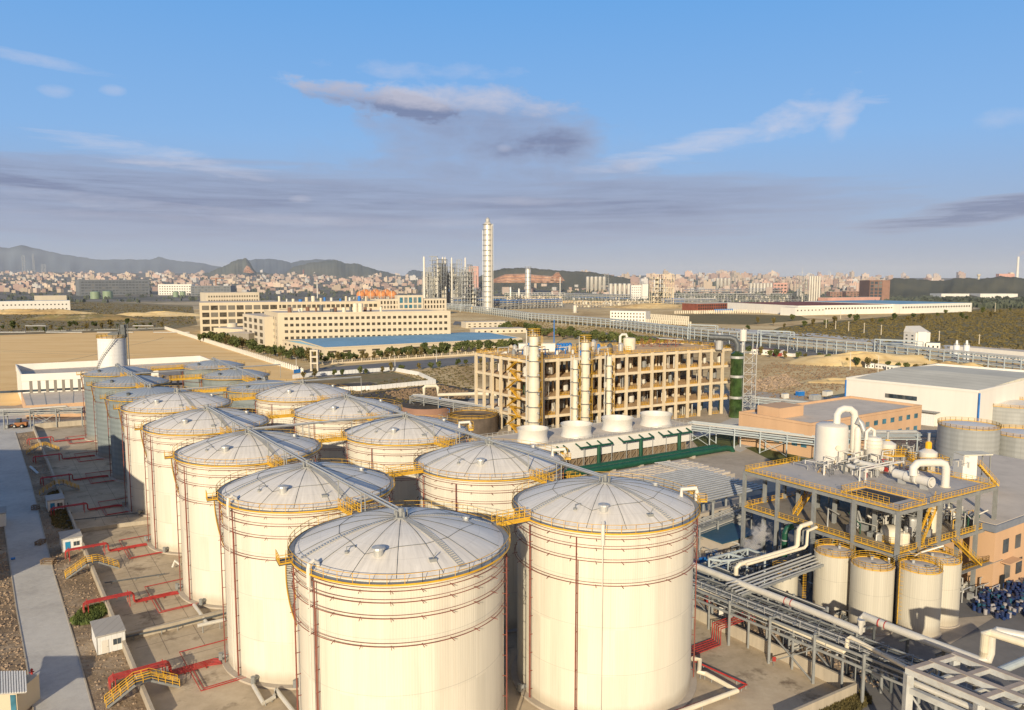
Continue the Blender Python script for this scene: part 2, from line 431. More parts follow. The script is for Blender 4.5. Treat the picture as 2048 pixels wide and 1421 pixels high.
# ---------------------------------------------------------------- camera, sun, sky
sc = bpy.context.scene
cam = bpy.data.cameras.new('camera'); co = bpy.data.objects.new('camera', cam); COL.objects.link(co)
co.location = (0, 0, ZC); co.rotation_euler = (pi/2-PIT, 0, 0)
cam.sensor_width = 36; cam.lens = FPX/2048*36; cam.clip_start = 1; cam.clip_end = 80000
sc.camera = co
SAZ, SEL = rad(11.5), rad(18.5)         # the light travels towards +Y, a little to the right
sun = bpy.data.lights.new('sun', 'SUN'); so = bpy.data.objects.new('sun', sun); COL.objects.link(so)
sun.energy = 5.0; sun.angle = rad(.6); sun.color = (1.0, .86, .64)
so.rotation_euler = (pi/2-SEL, 0, -SAZ)
w = bpy.data.worlds.new('World'); sc.world = w; w.use_nodes = True
nt = w.node_tree; bg = nt.nodes['Background']
sky = nt.nodes.new('ShaderNodeTexSky'); sky.sky_type = 'NISHITA'; sky.sun_disc = False
sky.sun_elevation = SEL; sky.sun_rotation = pi+SAZ; sky.altitude = 60; sky.air_density = 1.0; sky.dust_density = 1.0; sky.ozone_density = 1.5
tc = nt.nodes.new('ShaderNodeTexCoord').outputs['Generated']
sp = nt.nodes.new('ShaderNodeSeparateXYZ'); L(nt, tc, sp.inputs[0])
az = mth(nt, 'MULTIPLY', mth(nt, 'ARCTAN2', sp.outputs[0], sp.outputs[1]), 180/pi)      # degrees, + to the east
el = mth(nt, 'MULTIPLY', mth(nt, 'ARCSINE', sp.outputs[2]), 180/pi)
cbn = nt.nodes.new('ShaderNodeCombineXYZ'); L(nt, mth(nt, 'MULTIPLY', az, .045), cbn.inputs[0]); L(nt, mth(nt, 'MULTIPLY', el, .16), cbn.inputs[1])
cv = cbn.outputs[0]
nA = noise(nt, cv, 2.2, 9, .6, .25); nB = noise(nt, mapping(nt, cv, (1, 1.8, 1), loc=(3.1, 7.7, 0)), 3.3, 10, .68, .5)
nC = noise(nt, mapping(nt, cv, (.45, 2.6, 1), loc=(1.3, 2.7, 4)), 2.6, 8, .6, .3)
def blob(a0, e0, wa, we, tilt=0.0, soft=.55, nz=None, namp=.9):
    """cloud patch centred at azimuth a0, elevation e0"""
    da = mth(nt, 'SUBTRACT', az, a0); de = mth(nt, 'SUBTRACT', el, e0)
    if tilt: de = mth(nt, 'SUBTRACT', de, mth(nt, 'MULTIPLY', da, tilt))
    q = mth(nt, 'ADD', mth(nt, 'POWER', mth(nt, 'ABSOLUTE', mth(nt, 'DIVIDE', da, wa)), 2.0), mth(nt, 'POWER', mth(nt, 'ABSOLUTE', mth(nt, 'DIVIDE', de, we)), 2.0))
    q = mth(nt, 'SUBTRACT', 1.0, q)
    q = mth(nt, 'ADD', q, mth(nt, 'MULTIPLY', mth(nt, 'SUBTRACT', nz or nA, .5), 4.0*namp))
    q = mth(nt, 'DIVIDE', q, soft*2)
    n = nt.nodes.new('ShaderNodeClamp'); L(nt, q, n.inputs[0]); return n.outputs[0]
def azel(px, py):
    u = (px-1024)/FPX; v = (py-710.5)/FPX
    d = (u, _c-v*_s, -_s-v*_c); l = sqrt(d[0]**2+d[1]**2+d[2]**2)
    return math.degrees(atan2(d[0], d[1])), math.degrees(math.asin(d[2]/l))
def sky_blob(x, y, w_, h_, **k):
    a, e = azel(x, y); a2, _ = azel(x+w_, y); _, e2 = azel(x, y-h_)
    return blob(a, e, abs(a2-a), abs(e2-e), **k)
def mx(*a):
    r = a[0]
    for b_ in a[1:]: r = mth(nt, 'MAXIMUM', r, b_)
    return r
nE = noise(nt, mapping(nt, cv, (2.2, 1.35, 1), loc=(2.2, 4.1, 9)), 2.3, 12, .62, .15)
nF = noise(nt, mapping(nt, cv, (.7, 3.0, 1), loc=(8.2, 3.1, 5)), 3.0, 12, .64, .3)
SKYDARK = mx(sky_blob(420, 405, 1200, 92, nz=nF, namp=.45, soft=.6), sky_blob(1180, 415, 680, 80, nz=nF, namp=.45, soft=.6), sky_blob(60, 365, 620, 52, nz=nF, namp=.75, soft=.6), sky_blob(975, 268, 275, 92, nz=nE, namp=.45, soft=.75, tilt=-.04), sky_blob(1070, 290, 150, 62, nz=nE, namp=.5, soft=.5), sky_blob(1000, 345, 330, 44, nz=nE, namp=.6, soft=.9), sky_blob(800, 215, 190, 34, nz=nE, namp=1.2, soft=.5, tilt=-.15), sky_blob(1960, 425, 330, 30, nz=nF, namp=.9, soft=.45, tilt=.12))
SKYSOFT = mx(sky_blob(500, 475, 1500, 75, nz=nC, namp=.5, soft=1.6), sky_blob(1300, 500, 1500, 60, nz=nC, namp=.4, soft=2.0), sky_blob(960, 300, 420, 80, nz=nE, namp=.8, soft=1.6))
SKYWHITE = mx(sky_blob(330, 315, 230, 26, nz=nB, namp=1.5, soft=.9, tilt=-.12), sky_blob(1410, 290, 300, 26, nz=nB, namp=1.5, soft=1.0, tilt=.2), sky_blob(1590, 230, 100, 40, nz=nE, namp=1.6, soft=.9, tilt=.3), sky_blob(1690, 215, 42, 58, nz=nE, namp=1.4, soft=.8, tilt=.7),
               sky_blob(80, 122, 170, 14, nz=nB, namp=.9, soft=1.1, tilt=-.1), sky_blob(110, 182, 40, 16, nz=nE, namp=1.0, soft=1.1), sky_blob(225, 182, 26, 12, nz=nE, namp=1.0, soft=1.3), sky_blob(770, 190, 190, 22, nz=nE, namp=1.6, soft=.8, tilt=-.08), sky_blob(1010, 205, 170, 26, nz=nE, namp=1.6, soft=.9, tilt=-.12), sky_blob(860, 140, 200, 18, nz=nE, namp=1.5, soft=1.6),
               sky_blob(600, 398, 26, 9, nz=nE, namp=.5, soft=1.0), sky_blob(1010, 296, 18, 9, nz=nE, namp=.8, soft=1.2), sky_blob(2000, 240, 90, 22, nz=nE, namp=1.2, soft=1.6), sky_blob(230, 405, 300, 16, nz=nB, namp=1.2, soft=1.2, tilt=-.06), sky_blob(1000, 402, 200, 10, nz=nB, namp=.9, soft=1.6), sky_blob(600, 440, 500, 12, nz=nB, namp=1.0, soft=1.6))
skyc = sky.outputs[0]
# Nishita brought to the photo's tone: deep blue aloft, pale grey blue at the horizon
grade = ramp(nt, mth(nt, 'DIVIDE', el, 90.0), [(0.0, (2.8, 3.3, 4.45)), (.035, (2.5, 3.25, 4.85)), (.11, (1.95, 3.65, 6.4)), (.22, (1.15, 3.1, 6.4)), (.40, (.45, 1.2, 2.9)), (1.0, (.4, .8, 1.7))])
tint = mixc(nt, .92, skyc, grade)
back = mth(nt, 'MULTIPLY', mth(nt, 'MAXIMUM', mth(nt, 'MULTIPLY', sp.outputs[1], -1.0), 0.0), mth(nt, 'MAXIMUM', mth(nt, 'SUBTRACT', 1.0, mth(nt, 'DIVIDE', el, 70.0)), 0.0))
tint = mixc(nt, back, tint, (6.6, 4.6, 2.7))      # bright warm sky around the low sun behind the camera
c1 = mixc(nt, mth(nt, 'MULTIPLY', SKYSOFT, .6), tint, (2.6, 3.05, 4.3))
dkc = ramp(nt, mth(nt, 'MULTIPLY_ADD', nE, .3, mth(nt, 'MULTIPLY', nF, .7)), [(.38, (1.75, 2.1, 3.3)), (.52, (1.6, 1.93, 3.1)), (.66, (2.1, 2.4, 3.55))])
c2 = mixc(nt, mth(nt, 'MULTIPLY', SKYDARK, .93), c1, dkc)
# sunlit rims where the dark bank thins out
rim = mth(nt, 'MULTIPLY', mth(nt, 'MULTIPLY', SKYDARK, mth(nt, 'SUBTRACT', 1.0, SKYDARK)), .9)
c2 = mixc(nt, rim, c2, (3.9, 4.05, 5.0))
c3 = mixc(nt, mth(nt, 'MULTIPLY', SKYWHITE, .55), c2, (5.4, 5.3, 6.0))
L(nt, c3, bg.inputs['Color']); bg.inputs['Strength'].default_value = .125
sc.view_settings.view_transform = 'Standard'; sc.view_settings.look = 'None'; sc.view_settings.exposure = 0
sc.cycles.volume_bounces = 2; sc.cycles.max_bounces = 5; sc.cycles.diffuse_bounces = 2; sc.cycles.glossy_bounces = 2; sc.cycles.transparent_max_bounces = 8
# ---------------------------------------------------------------- ground, roads
def patch(name, pts, mat, z, px=True):
    m = MB(); q = [(P(*p)[0], P(*p)[1]) if px else p for p in pts]
    a = sum(q[i][0]*q[(i+1) % len(q)][1]-q[(i+1) % len(q)][0]*q[i][1] for i in range(len(q)))
    if a < 0: q = q[::-1]
    m.poly([(x, y, z) for x, y in q]); return struct(name, m, mat)
g = MB(); g.poly([(45000*cos(i*pi/24), 45000*sin(i*pi/24), -.06) for i in range(48)]); struct('ground_far', g, M['farland'])
g = MB(); g.poly([(-900, -400, 0), (900, -400, 0), (1300, 1500, 0), (-1500, 1500, 0)]); struct('ground', g, M['earth'])
patch('field_right', [(1470, 690), (1560, 655), (1640, 645), (1960, 618), (2500, 600), (2700, 660), (2300, 705), (1850, 690), (1640, 672)], M['scrub'], .02)
patch('field_right_far', [(1290, 632), (1420, 628), (1600, 632), (1620, 640), (1500, 650), (1300, 645)], M['scrub'], .02)
patch('field_left', [(-400, 605), (150, 600), (385, 612), (395, 650), (330, 662), (0, 672), (-400, 680)], M['scrubl'], .02)
patch('sand_yard', [(-900, 690), (0, 671), (335, 661), (600, 746), (640, 800), (300, 860), (-900, 860)], M['sand'], .03)
patch('site_ground', [(-500, 812), (30, 812), (90, 800), (520, 765), (700, 800), (930, 790), (960, 800), (1480, 780), (1700, 800), (2400, 800), (2400, 1500), (-500, 1500)], M['yard'], .04)
def gl(pts, z): return [(p[0], p[1], z) for p in pts]
# the road along the left side and its verges
A_ = P(60, 1400); row = (-.5735, .8192)
def along(p, t, z=0): return (p[0]+row[0]*t, p[1]+row[1]*t, z)
rl, rr = P(55, 1333), P(146, 1278)
patch('verge_left', [(rl[0]-3, rl[1]-60), along(rl, -60)[:2], along(rl, 190)[:2], (along(rl, 190)[0]-25, along(rl, 190)[1]), (rl[0]-40, rl[1]-10)], M['gravel'], .05, False)
dk = P(240, 1268)
r0, r1 = P(185, 1421), P(107, 1148)
roadr = [P(198, 1460), P(185, 1421), P(146, 1278), P(107, 1148), P(60, 960), P(30, 865)]
roadl = [P(70, 1460), P(68, 1421), P(55, 1333), P(34, 1220), P(8, 1044), P(-70, 865)]
patch('road', [(p[0], p[1]) for p in roadr]+[(p[0], p[1]) for p in roadl[::-1]], M['road'], .07, False)
patch('road_cross', [(-500, 835), (150, 815), (170, 850), (30, 868), (-70, 868), (-500, 900)], M['road'], .065)
patch('verge', [(198, 1460), (146, 1278), (107, 1148), (60, 960), (33, 868), (66, 858), (133, 1022), (240, 1268), (310, 1460)], M['gravel'], .06)
# joints across the road slabs
jm = MB()
for i in range(42):
    t = i*4.6-4
    a, b = along(P(185, 1421), t), along(P(68, 1421), t)
    def onr(side, y):
        for p, q in zip(side[:-1], side[1:]):
            if p[1] <= y <= q[1]: return lerp(p, q, (y-p[1])/(q[1]-p[1]))
    pr = onr(roadr, a[1])
    if pr is None: continue
    # joint runs square to the road
    k = (pr[0]-.8192*7.4, pr[1]-.5735*7.4)
    pl = onr(roadl, k[1])
    if pl is None: continue
    jm.bar((pr[0], pr[1], .076), (pl[0], pl[1], .076), .09, .008)
struct('road_joint_lines', jm, pm('pale_joint_sealant', (.5, .49, .47), .8, 0, .2, 1))
# concrete pad inside the dike
D_L0, D_L1 = P(299, 1421), P(67, 859)
patch('tank_pad', [(310, 1450), (240, 1268), (133, 1022), (67, 859), (110, 830), (600, 780), (960, 905), (1190, 1090), (1390, 1228), (1550, 1307), (1706, 1385), (1590, 1450)], M['pad'], .08)
jp = MB()
for i in range(-2, 26):
    a = along(P(240, 1268), i*7.0); e = (a[0]+.8192*62, a[1]+.5735*62); jp.bar((a[0]+1, a[1]+.7, .088), (e[0], e[1], .088), .07, .008)
for i in range(1, 4):
    a = along(P(240, 1268), -12); a = (a[0]+.8192*i*5.2, a[1]+.5735*i*5.2); e = along(a, 168); jp.bar((a[0], a[1], .09), (e[0], e[1], .09), .06, .008)
struct('pad_joint_lines', jp, pm('dark_joint', (.16, .12, .09), .9, 0, .2, 1))
patch('road_right', [(1640, 1421), (1700, 1360), (1745, 1290), (1830, 1240), (1900, 1290), (2048, 1200), (2300, 1180), (2300, 1500), (1760, 1480)], M['asphalt'], .07)  # dark asphalt puts the shade over this road into its colour
patch('verge_right', [(1390, 1180), (1560, 1160), (1700, 1290), (1775, 1370), (1790, 1421), (1600, 1440), (1712, 1376), (1395, 1235)], M['gravel'], .06)
patch('shade_toned_ground', [(1420, 1010), (1660, 960), (1990, 1080), (2000, 1230), (1640, 1260), (1430, 1150)], M['asphalt'], .055)  # dark patch stands in for shade lying on the ground here
patch('lawn', [(1380, 876), (1450, 868), (1500, 880), (1470, 893), (1400, 900)], M['grassm'], .09)
patch('lawn_strip', [(1490, 896), (1560, 890), (1640, 920), (1560, 930)], M['grassm'], .09)
patch('works_lane', [(1480, 830), (1540, 818), (1600, 850), (1480, 905), (1385, 870)], M['road'], .06)
patch('avenue', [(600, 745), (640, 757), (1000, 722), (1080, 712), (1080, 704), (960, 712), (620, 738)], M['asphalt'], .06)
patch('avenue_far', [(905, 650), (1080, 664), (1400, 690), (1800, 735), (2200, 790), (2250, 775), (1800, 718), (1400, 680), (1080, 656), (910, 643)], M['asphalt'], .05)
patch('country_road', [(1430, 662), (1640, 674), (1800, 692), (2100, 712), (2100, 704), (1800, 684), (1640, 668), (1440, 656)], M['road'], .05)
# earth mounds with their own relief
def mound(name, c, rx, ry, h, mat, rz=0, seed=1, n=26, label=None):
    r = random.Random(seed); m = MB(); N = 10; base = 0
    ph = [r.uniform(0, 6) for _ in range(6)]
    def hh(a, t):
        b = (1-t*t)
        return h*b*(1+.35*sin(3*a+ph[0])*t+.25*sin(5*a+ph[1])*t+.2*sin(9*t+ph[2]+2*a))
    for j in range(N+1):
        t = j/N
        for k in range(n):
            a = 2*pi*k/n; x, y = rx*t*cos(a)*(1+.15*sin(2*a+ph[3])), ry*t*sin(a)*(1+.15*sin(3*a+ph[4]))
            m.v.append((c[0]+x*cos(rz)-y*sin(rz), c[1]+x*sin(rz)+y*cos(rz), max(0, hh(a, t))-(.3 if j == N else 0)))
    for j in range(N):
        for k in range(n):
            k2 = (k+1) % n; m.f.append((j*n+k, (j+1)*n+k, (j+1)*n+k2, j*n+k2))
    ob = m.build(name, mat, smooth=False); me = ob.data
    me.polygons.foreach_set('use_smooth', [True]*len(me.polygons))
    return tag(ob, kind='structure')
mound('earth_mound', P(1735, 728), 62, 20, 7, M['earth'], seed=3)
mound('earth_mound', P(1900, 742), 30, 12, 5, M['earth'], seed=4)
mound('sand_mound', P(1690, 764), 26, 10, 2.0, M['earth'], seed=5)
mound('spoil_mound', P(180, 640), 90, 22, 7, M['scrubl'], seed=6)
mound('spoil_mound', P(60, 628), 110, 30, 7, M['earth'], seed=7)
mound('spoil_mound', P(320, 632), 90, 26, 6, M['earth'], seed=9)
mound('gravel_mound', P(1310, 616), 130, 40, 8, M['earth'], seed=8)
mound('gravel_mound', P(1160, 606), 80, 40, 5, M['sand'], seed=10)

# ---------------------------------------------------------------- hills on the skyline
def hills(name, outline, Y, depth, mat, foot=0.0, seed=1, rough=1.0):
    """a ridge whose crest follows the outline (px,py pairs) at distance Y, sloping down to the plain in front and behind"""
    r = random.Random(seed); m = MB()
    xs = []; n = 170
    x0, x1 = outline[0][0], outline[-1][0]
    def crest(px):
        for (a, ya), (b, yb) in zip(outline[:-1], outline[1:]):
            if a <= px <= b: return ya+(yb-ya)*(px-a)/(b-a)
        return outline[-1][1]
    rows = 12
    ph = [r.uniform(0, 6.28) for _ in range(10)]
    def nz(x, t): return sin(x*.031+ph[0]+t*3)*.5+sin(x*.073+ph[1]-t*5)*.3+sin(x*.17+ph[2]+t*8)*.2
    for i in range(n+1):
        px = x0+(x1-x0)*i/n; wob = (sin(px*.21+ph[3])+sin(px*.47+ph[4])*.6+sin(px*.93+ph[5])*.4)*.5*rough
        c = YP(px, crest(px)+wob, Y); top = max(2.0, c[2])
        for j in range(rows+1):
            t = j/rows
            hgt = top*(1-t)**1.35*(1+(.22*nz(px, t)*sin(pi*t)*rough)) - (6 if j == rows else 0)
            yy = Y-depth*t*(1+.12*nz(px*1.3, 1))
            m.v.append((c[0]*yy/Y, yy, hgt))
        m.v.append((c[0]*1.1, Y+depth*.6, -5))
    w_ = rows+2
    for i in range(n):
        for j in range(rows):
            a, b = i*w_+j, (i+1)*w_+j; m.f.append((a, b, b+1, a+1))
        a, b = i*w_, (i+1)*w_; m.f.append((a, a+rows+1, b+rows+1, b))
    ob = m.build(name, mat); ob.data.polygons.foreach_set('use_smooth', [True]*len(ob.data.polygons))
    return tag(ob, kind='structure')
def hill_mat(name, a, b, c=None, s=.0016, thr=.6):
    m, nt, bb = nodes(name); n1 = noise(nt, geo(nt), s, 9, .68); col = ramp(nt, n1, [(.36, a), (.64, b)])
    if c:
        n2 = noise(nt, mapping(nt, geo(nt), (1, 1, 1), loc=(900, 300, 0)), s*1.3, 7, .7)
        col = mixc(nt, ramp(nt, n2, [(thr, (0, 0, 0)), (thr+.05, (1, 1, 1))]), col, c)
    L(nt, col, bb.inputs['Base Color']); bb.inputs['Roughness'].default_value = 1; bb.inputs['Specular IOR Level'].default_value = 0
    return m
H1 = hill_mat('hazy_blue_green_hill', (.085, .12, .165), (.11, .14, .165)); H2 = hill_mat('green_hill', (.085, .11, .11), (.16, .155, .115), (.3, .25, .19), .0022, .66)  # bluish haze of distance is mixed into these hill colours
H3 = hill_mat('haze_pale_hill', (.28, .35, .45), (.30, .37, .46)); H4 = hill_mat('quarried_hill', (.085, .09, .07), (.13, .125, .085), s=.004)  # far hill colour is paled by painted haze
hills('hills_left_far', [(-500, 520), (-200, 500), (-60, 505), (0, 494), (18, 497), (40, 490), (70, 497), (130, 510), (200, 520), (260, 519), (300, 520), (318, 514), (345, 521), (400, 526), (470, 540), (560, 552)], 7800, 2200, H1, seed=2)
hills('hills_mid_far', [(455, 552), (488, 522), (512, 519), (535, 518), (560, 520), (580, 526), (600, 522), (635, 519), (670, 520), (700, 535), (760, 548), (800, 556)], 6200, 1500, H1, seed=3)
hills('hill_rocky_peak', [(398, 552), (440, 536), (470, 522), (480, 518), (492, 517), (499, 524), (505, 536), (515, 545), (560, 549), (620, 552)], 4700, 700, H2, seed=4, rough=1.6)
hills('hill_mid', [(560, 555), (585, 535), (620, 526), (672, 520), (690, 527), (716, 528), (745, 538), (775, 545), (800, 552), (830, 556)], 4900, 1000, H2, seed=5)
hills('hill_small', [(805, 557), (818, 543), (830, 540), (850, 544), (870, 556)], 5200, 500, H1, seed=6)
hills('hill_quarry', [(950, 556), (985, 542), (1010, 537), (1055, 536), (1100, 540), (1140, 543), (1180, 544), (1215, 550), (1260, 558)], 3300, 500, H4, seed=7)
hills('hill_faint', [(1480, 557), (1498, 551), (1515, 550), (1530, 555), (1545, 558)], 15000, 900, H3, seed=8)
hills('hills_right', [(1760, 563), (1790, 557), (1830, 558), (1860, 561), (1885, 562), (1910, 557), (1935, 556), (1960, 559), (2000, 553), (2020, 554), (2048, 557), (2150, 556), (2400, 570)], 2600, 500, H4, seed=9, rough=1.4)
# bare cut faces of the quarry
def cutface(name, pts, Y, mat, seed=1):
    r = random.Random(seed); m = MB(); n = 30; rows = 6
    for i in range(n+1):
        t = i/n
        def pick(side):
            k = t*(len(side)-1); a = int(min(k, len(side)-2)); return side[a][0]+(side[a+1][0]-side[a][0])*(k-a), side[a][1]+(side[a+1][1]-side[a][1])*(k-a)
        (tx, ty), (bx, by) = pick(pts[0]), pick(pts[1])
        for j in range(rows+1):
            s_ = j/rows; px, py = tx+(bx-tx)*s_, ty+(by-ty)*s_
            m.v.append(YP(px, py, Y-40*s_-(8 if j % 2 else 0)-r.uniform(0, 6)))
    for i in range(n):
        for j in range(rows):
            a, b = i*(rows+1)+j, (i+1)*(rows+1)+j; m.f.append((a, b, b+1, a+1))
    return tag(m.build(name, mat), kind='structure')
CF = ground_mat('raw_orange_quarry_face', [(.36, (.26, .15, .10)), (.5, (.48, .27, .17)), (.62, (.56, .38, .26))], .012, .06, None, .6)
cutface('quarry_face', ([(985, 559), (1010, 549), (1050, 548), (1080, 551), (1110, 553), (1125, 560)], [(985, 566), (1010, 566), (1050, 566), (1080, 566), (1100, 566), (1125, 566)]), 2700, CF, 2)
cutface('quarry_face', ([(1105, 552), (1112, 545), (1118, 545), (1122, 552)], [(1100, 560), (1110, 562), (1118, 562), (1130, 562)]), 2705, CF, 3)
cutface('quarry_face', ([(489, 537), (494, 531), (499, 534), (506, 543)], [(486, 545), (494, 546), (502, 547), (509, 546)]), 3980, CF, 4)
# ---------------------------------------------------------------- the sixteen big storage tanks
S = 13.0
TP = {'A': (-1.04, 6.857), 'B': (1.021, 8.08), 'C': (-2.425, 8.754), 'D': (-3.813, 10.747), 'E': (-5.219, 12.733), 'F': (-6.61, 14.71),
      'G': (-8.219, 16.938), 'H': (-9.687, 19.026), 'I': (-11.148, 21.128), 'J': (-.304, 10.016), 'K': (-1.714, 11.99), 'L': (-3.102, 13.994),
      'M': (-4.49, 15.998), 'N': (-6.02, 18.138), 'O': (-7.573, 20.454), 'P': (-9.095, 22.79)}
TP = {k: (x*S, y*S) for k, (x, y) in TP.items()}
TR, TH, TD = 12.5, 25.66, 2.89
GR, GH, GD = 11.0, 23.56, 2.08
def pol(r, a, z=0, c=(0, 0)): return (c[0]+r*cos(rad(a)), c[1]+r*sin(rad(a)), z)
def arc(r, a0, a1, z, n, z1=None, c=(0, 0)):
    return [pol(r, a0+(a1-a0)*i/n, z+((z1-z)*i/n if z1 is not None else 0), c) for i in range(n+1)]
def domez(r, R, H, D): return H+D*(1-(r/R)**2)
def roof_walk(t, R, H, D, a, name='roof_stair', w=.8):
    """stepped walkway lying on the dome from rim to crown at angle a"""
    m = MB(); n = 34
    ca, sa = cos(rad(a)), sin(rad(a))
    for i in range(n):
        r_ = R*.97-(R*.97-.9)*i/n; z = domez(r_, R, H, D)
        m.box((r_*ca, r_*sa, z+.03), .16, w, .1, rad(a))
    for s_ in (-w/2, w/2):
        pts = [(r_*ca-s_*sa, r_*sa+s_*ca, domez(r_, R, H, D)+.1) for r_ in [R*.97-(R*.97-.9)*i/8 for i in range(9)]]
        m.tube(pts, .035, 4)
    return m.build(name, M['galv'], t)
def make_tank(kind):
    grey = kind == 'grey'
    R, H, D = (GR, GH, GD) if grey else (TR, TH, TD)
    t = thing('storage_tank', 'x', 'storage tank')
    m = MB().lathe([(R+.12, 0), (R+.12, .25), (R, .26), (R, H), (R-.1, H+.02)], n=128, cap0=False, cap1=False)
    m.build('shell', M['tankgrey' if grey else 'tankbeige'], t, smooth=True)
    m = MB().lathe([(R+.9, 0), (R+.9, .3), (R+.2, .32)], n=96, cap0=False); m.build('foundation', M['concrete'], t)
    prof = [(R*(1-i/18), domez(R*(1-i/18), R, H, D)) for i in range(18)]+[(.02, H+D)]
    MB().lathe(prof, n=144, cap0=False).build('roof', M['domegrey' if grey else 'dome'], t, smooth=True)
    # curb angle and gutter walkway
    m = MB().lathe([(R-.02, H-.22), (R+.75, H-.22), (R+.75, H-.12), (R-.02, H-.12)], n=96, cap0=False, cap1=False)
    m.build('rim_walkway', M['steel'], t)
    MB().lathe([(R+.752, H-.26), (R+.84, H-.26), (R+.84, H-.06), (R+.752, H-.06)], n=96, cap0=False, cap1=False).build('rim_edge', M['yellow'], t)
    m = MB().rail([pol(R+.78, a, H-.12) for a in range(0, 360, 8)], 1.12, 3, .05, 2, closed=True, toe=False)
    m.build('railing', M['yellow'], t)
    if not grey:
        # anchor cables on the dome: radial lines and a polygon
        m = MB(); angs = [12+24*i for i in range(15)]
        for a in angs: m.tube([pol(r_, a, domez(r_, R, H, D)+.05) for r_ in (R*.98, R*.8, R*.6, R*.4, R*.2, 1.0)], .035, 4)
        ring = [pol(R*(.60 if i % 5 else .72), a, domez(R*(.60 if i % 5 else .72), R, H, D)+.06) for i, a in enumerate(angs)]
        m.tube(ring, .035, 4, closed=True)
        m.build('roof_cables', M['steeld'], t)
        for a, r_, k in ((262, .70, 1.0), (20, .66, .6)):
            v = MB(); c = pol(R*r_, a, domez(R*r_, R, H, D)-.15)
            v.lathe([(.55*k, 0), (.55*k, .75*k), (.8*k, .8*k), (.75*k, 1.0*k), (.1, 1.2*k)], c, 14); v.build('roof_vent', M['galv'], t)
        v = MB(); c = pol(R*.82, 298, domez(R*.82, R, H, D)-.1); v.box(c, .8, .6, .35, .4); v.bar(add(c, (0, 0, .3)), add(c, (.4, .1, 1.0)), .08); v.build('roof_hatch', M['steel'], t)
        v = MB(); c = pol(R*.74, 238, domez(R*.74, R, H, D)); v.tube([c, add(c, (0, 0, .7)), add(c, (.7, .5, .75)), add(c, (.9, .9, .2))], .07, 6); v.cyl(add(c, (.0, 0, 0)), .25, .25, 10); v.build('gauge_pipe', M['steel'], t)
    else:
        v = MB(); c = pol(R*.72, 250, domez(R*.72, R, H, D)-.1); v.lathe([(.5, 0), (.5, .6), (.7, .7), (.1, .9)], c, 12); v.build('roof_vent', M['steeld'], t)
    # crown nozzle: valves where the feed pipe meets the roof
    m = MB(); m.cyl((0, 0, H+D-.1), .9, .3, 16); m.cyl((0, 0, H+D+.2), .35, 1.0, 10)
    for i in range(5):
        a = i*72+20; q = pol(.75, a, H+D+.15); m.cyl(q, .14, .7, 8); m.bar(q, add(q, (0, 0, 1.0)), .05)
    m.build('crown_nozzle', M['steel'], t)
    # spray rings
    cols = M['red'] if not grey else M['red']
    zs = (H-1.0, H-2.25, H-4.0, H-7.1) if not grey else (H-5.2,)
    for z in zs:
        m = MB()
        m.tube([pol(R+.42, a, z) for a in range(0, 360, 5)], .05, 5, closed=True)
        if not grey: m.tube([pol(R+.30, a, z+.32) for a in range(0, 360, 5)], .035, 4, closed=True)
        for a in range(3, 360, 15):
            m.bar(pol(R, a, z-.05), pol(R+.75, a+.6, z-.18), .06)
        m.build('spray_ring', cols, t)
    ris = {'left': (209, 232), 'right': (213, 247), 'grey': (207, 212)}[kind]
    for a in ris+((352,) if not grey else ()):
        m = MB(); m.tube([pol(R+.5, a, .4), pol(R+.5, a, H-1.0)], .085, 6)
        m.tube([pol(R+.5, a+1.0, .4), pol(R+.5, a+1.0, H-4.0)], .05, 5)
        for k in range(9): m.bar(pol(R, a, 1.5+k*2.6), pol(R+.6, a, 1.5+k*2.6), .07)
        m.build('riser_pipe', M['red'] , t)
    # stairs winding round the shell
    if kind != 'right':
        a0, z0, a1, z1 = (203, H-.3, 139, 1.0)
    else: a0, z0, a1, z1 = (100, H-.3, 40, 1.0)
    m = MB(); n = 90
    for i in range(n):
        f = i/n; a = a0+(a1-a0)*f; z = z0+(z1-z0)*f
        m.hexa([pol(R+.15, a-.55, z), pol(R+1.0, a-.55, z), pol(R+1.0, a+.55, z), pol(R+.15, a+.55, z)], [pol(R+.15, a-.55, z+.06), pol(R+1.0, a-.55, z+.06), pol(R+1.0, a+.55, z+.06), pol(R+.15, a+.55, z+.06)])
    m.build('stair_treads', M['steel'], t)
    m = MB(); pts = arc(R+1.05, a0, a1, z0, 44, z1)
    m.rail(pts, 1.0, 5, .05, 2, toe=False)
    m.tube(arc(R+1.05, a0, a1, z0-.15, 40, z1-.15), .09, 4); m.tube(arc(R+.2, a0, a1, z0-.15, 40, z1-.15), .07, 4)
    m.build('stair_railing', M['yellow'], t)
    # landing at the head of the stairs
    m = MB(); aL = a0+4
    m.hexa([pol(R+.6, aL-5, H-.34), pol(R+2.2, aL-5, H-.34), pol(R+2.2, aL+4, H-.34), pol(R+.6, aL+4, H-.34)], [pol(R+.6, aL-5, H-.22), pol(R+2.2, aL-5, H-.22), pol(R+2.2, aL+4, H-.22), pol(R+.6, aL+4, H-.22)])
    m.build('landing', M['steeld'], t)
    MB().rail([pol(R+.7, aL+4, H-.2), pol(R+2.15, aL+4, H-.2), pol(R+2.15, aL-5, H-.2)], 1.05, .9, .06, 3).build('landing_railing', M['yellow'], t)
    roof_walk(t, R, H, D, a0+9 if kind != 'right' else 208, w=.6)
    if kind == 'left': roof_walk(t, R, H, D, -48, w=.8)
    if kind == 'left': roof_walk(t, R, H, D, 28, w=.5)
    if kind == 'right': roof_walk(t, R, H, D, -50, w=.8)
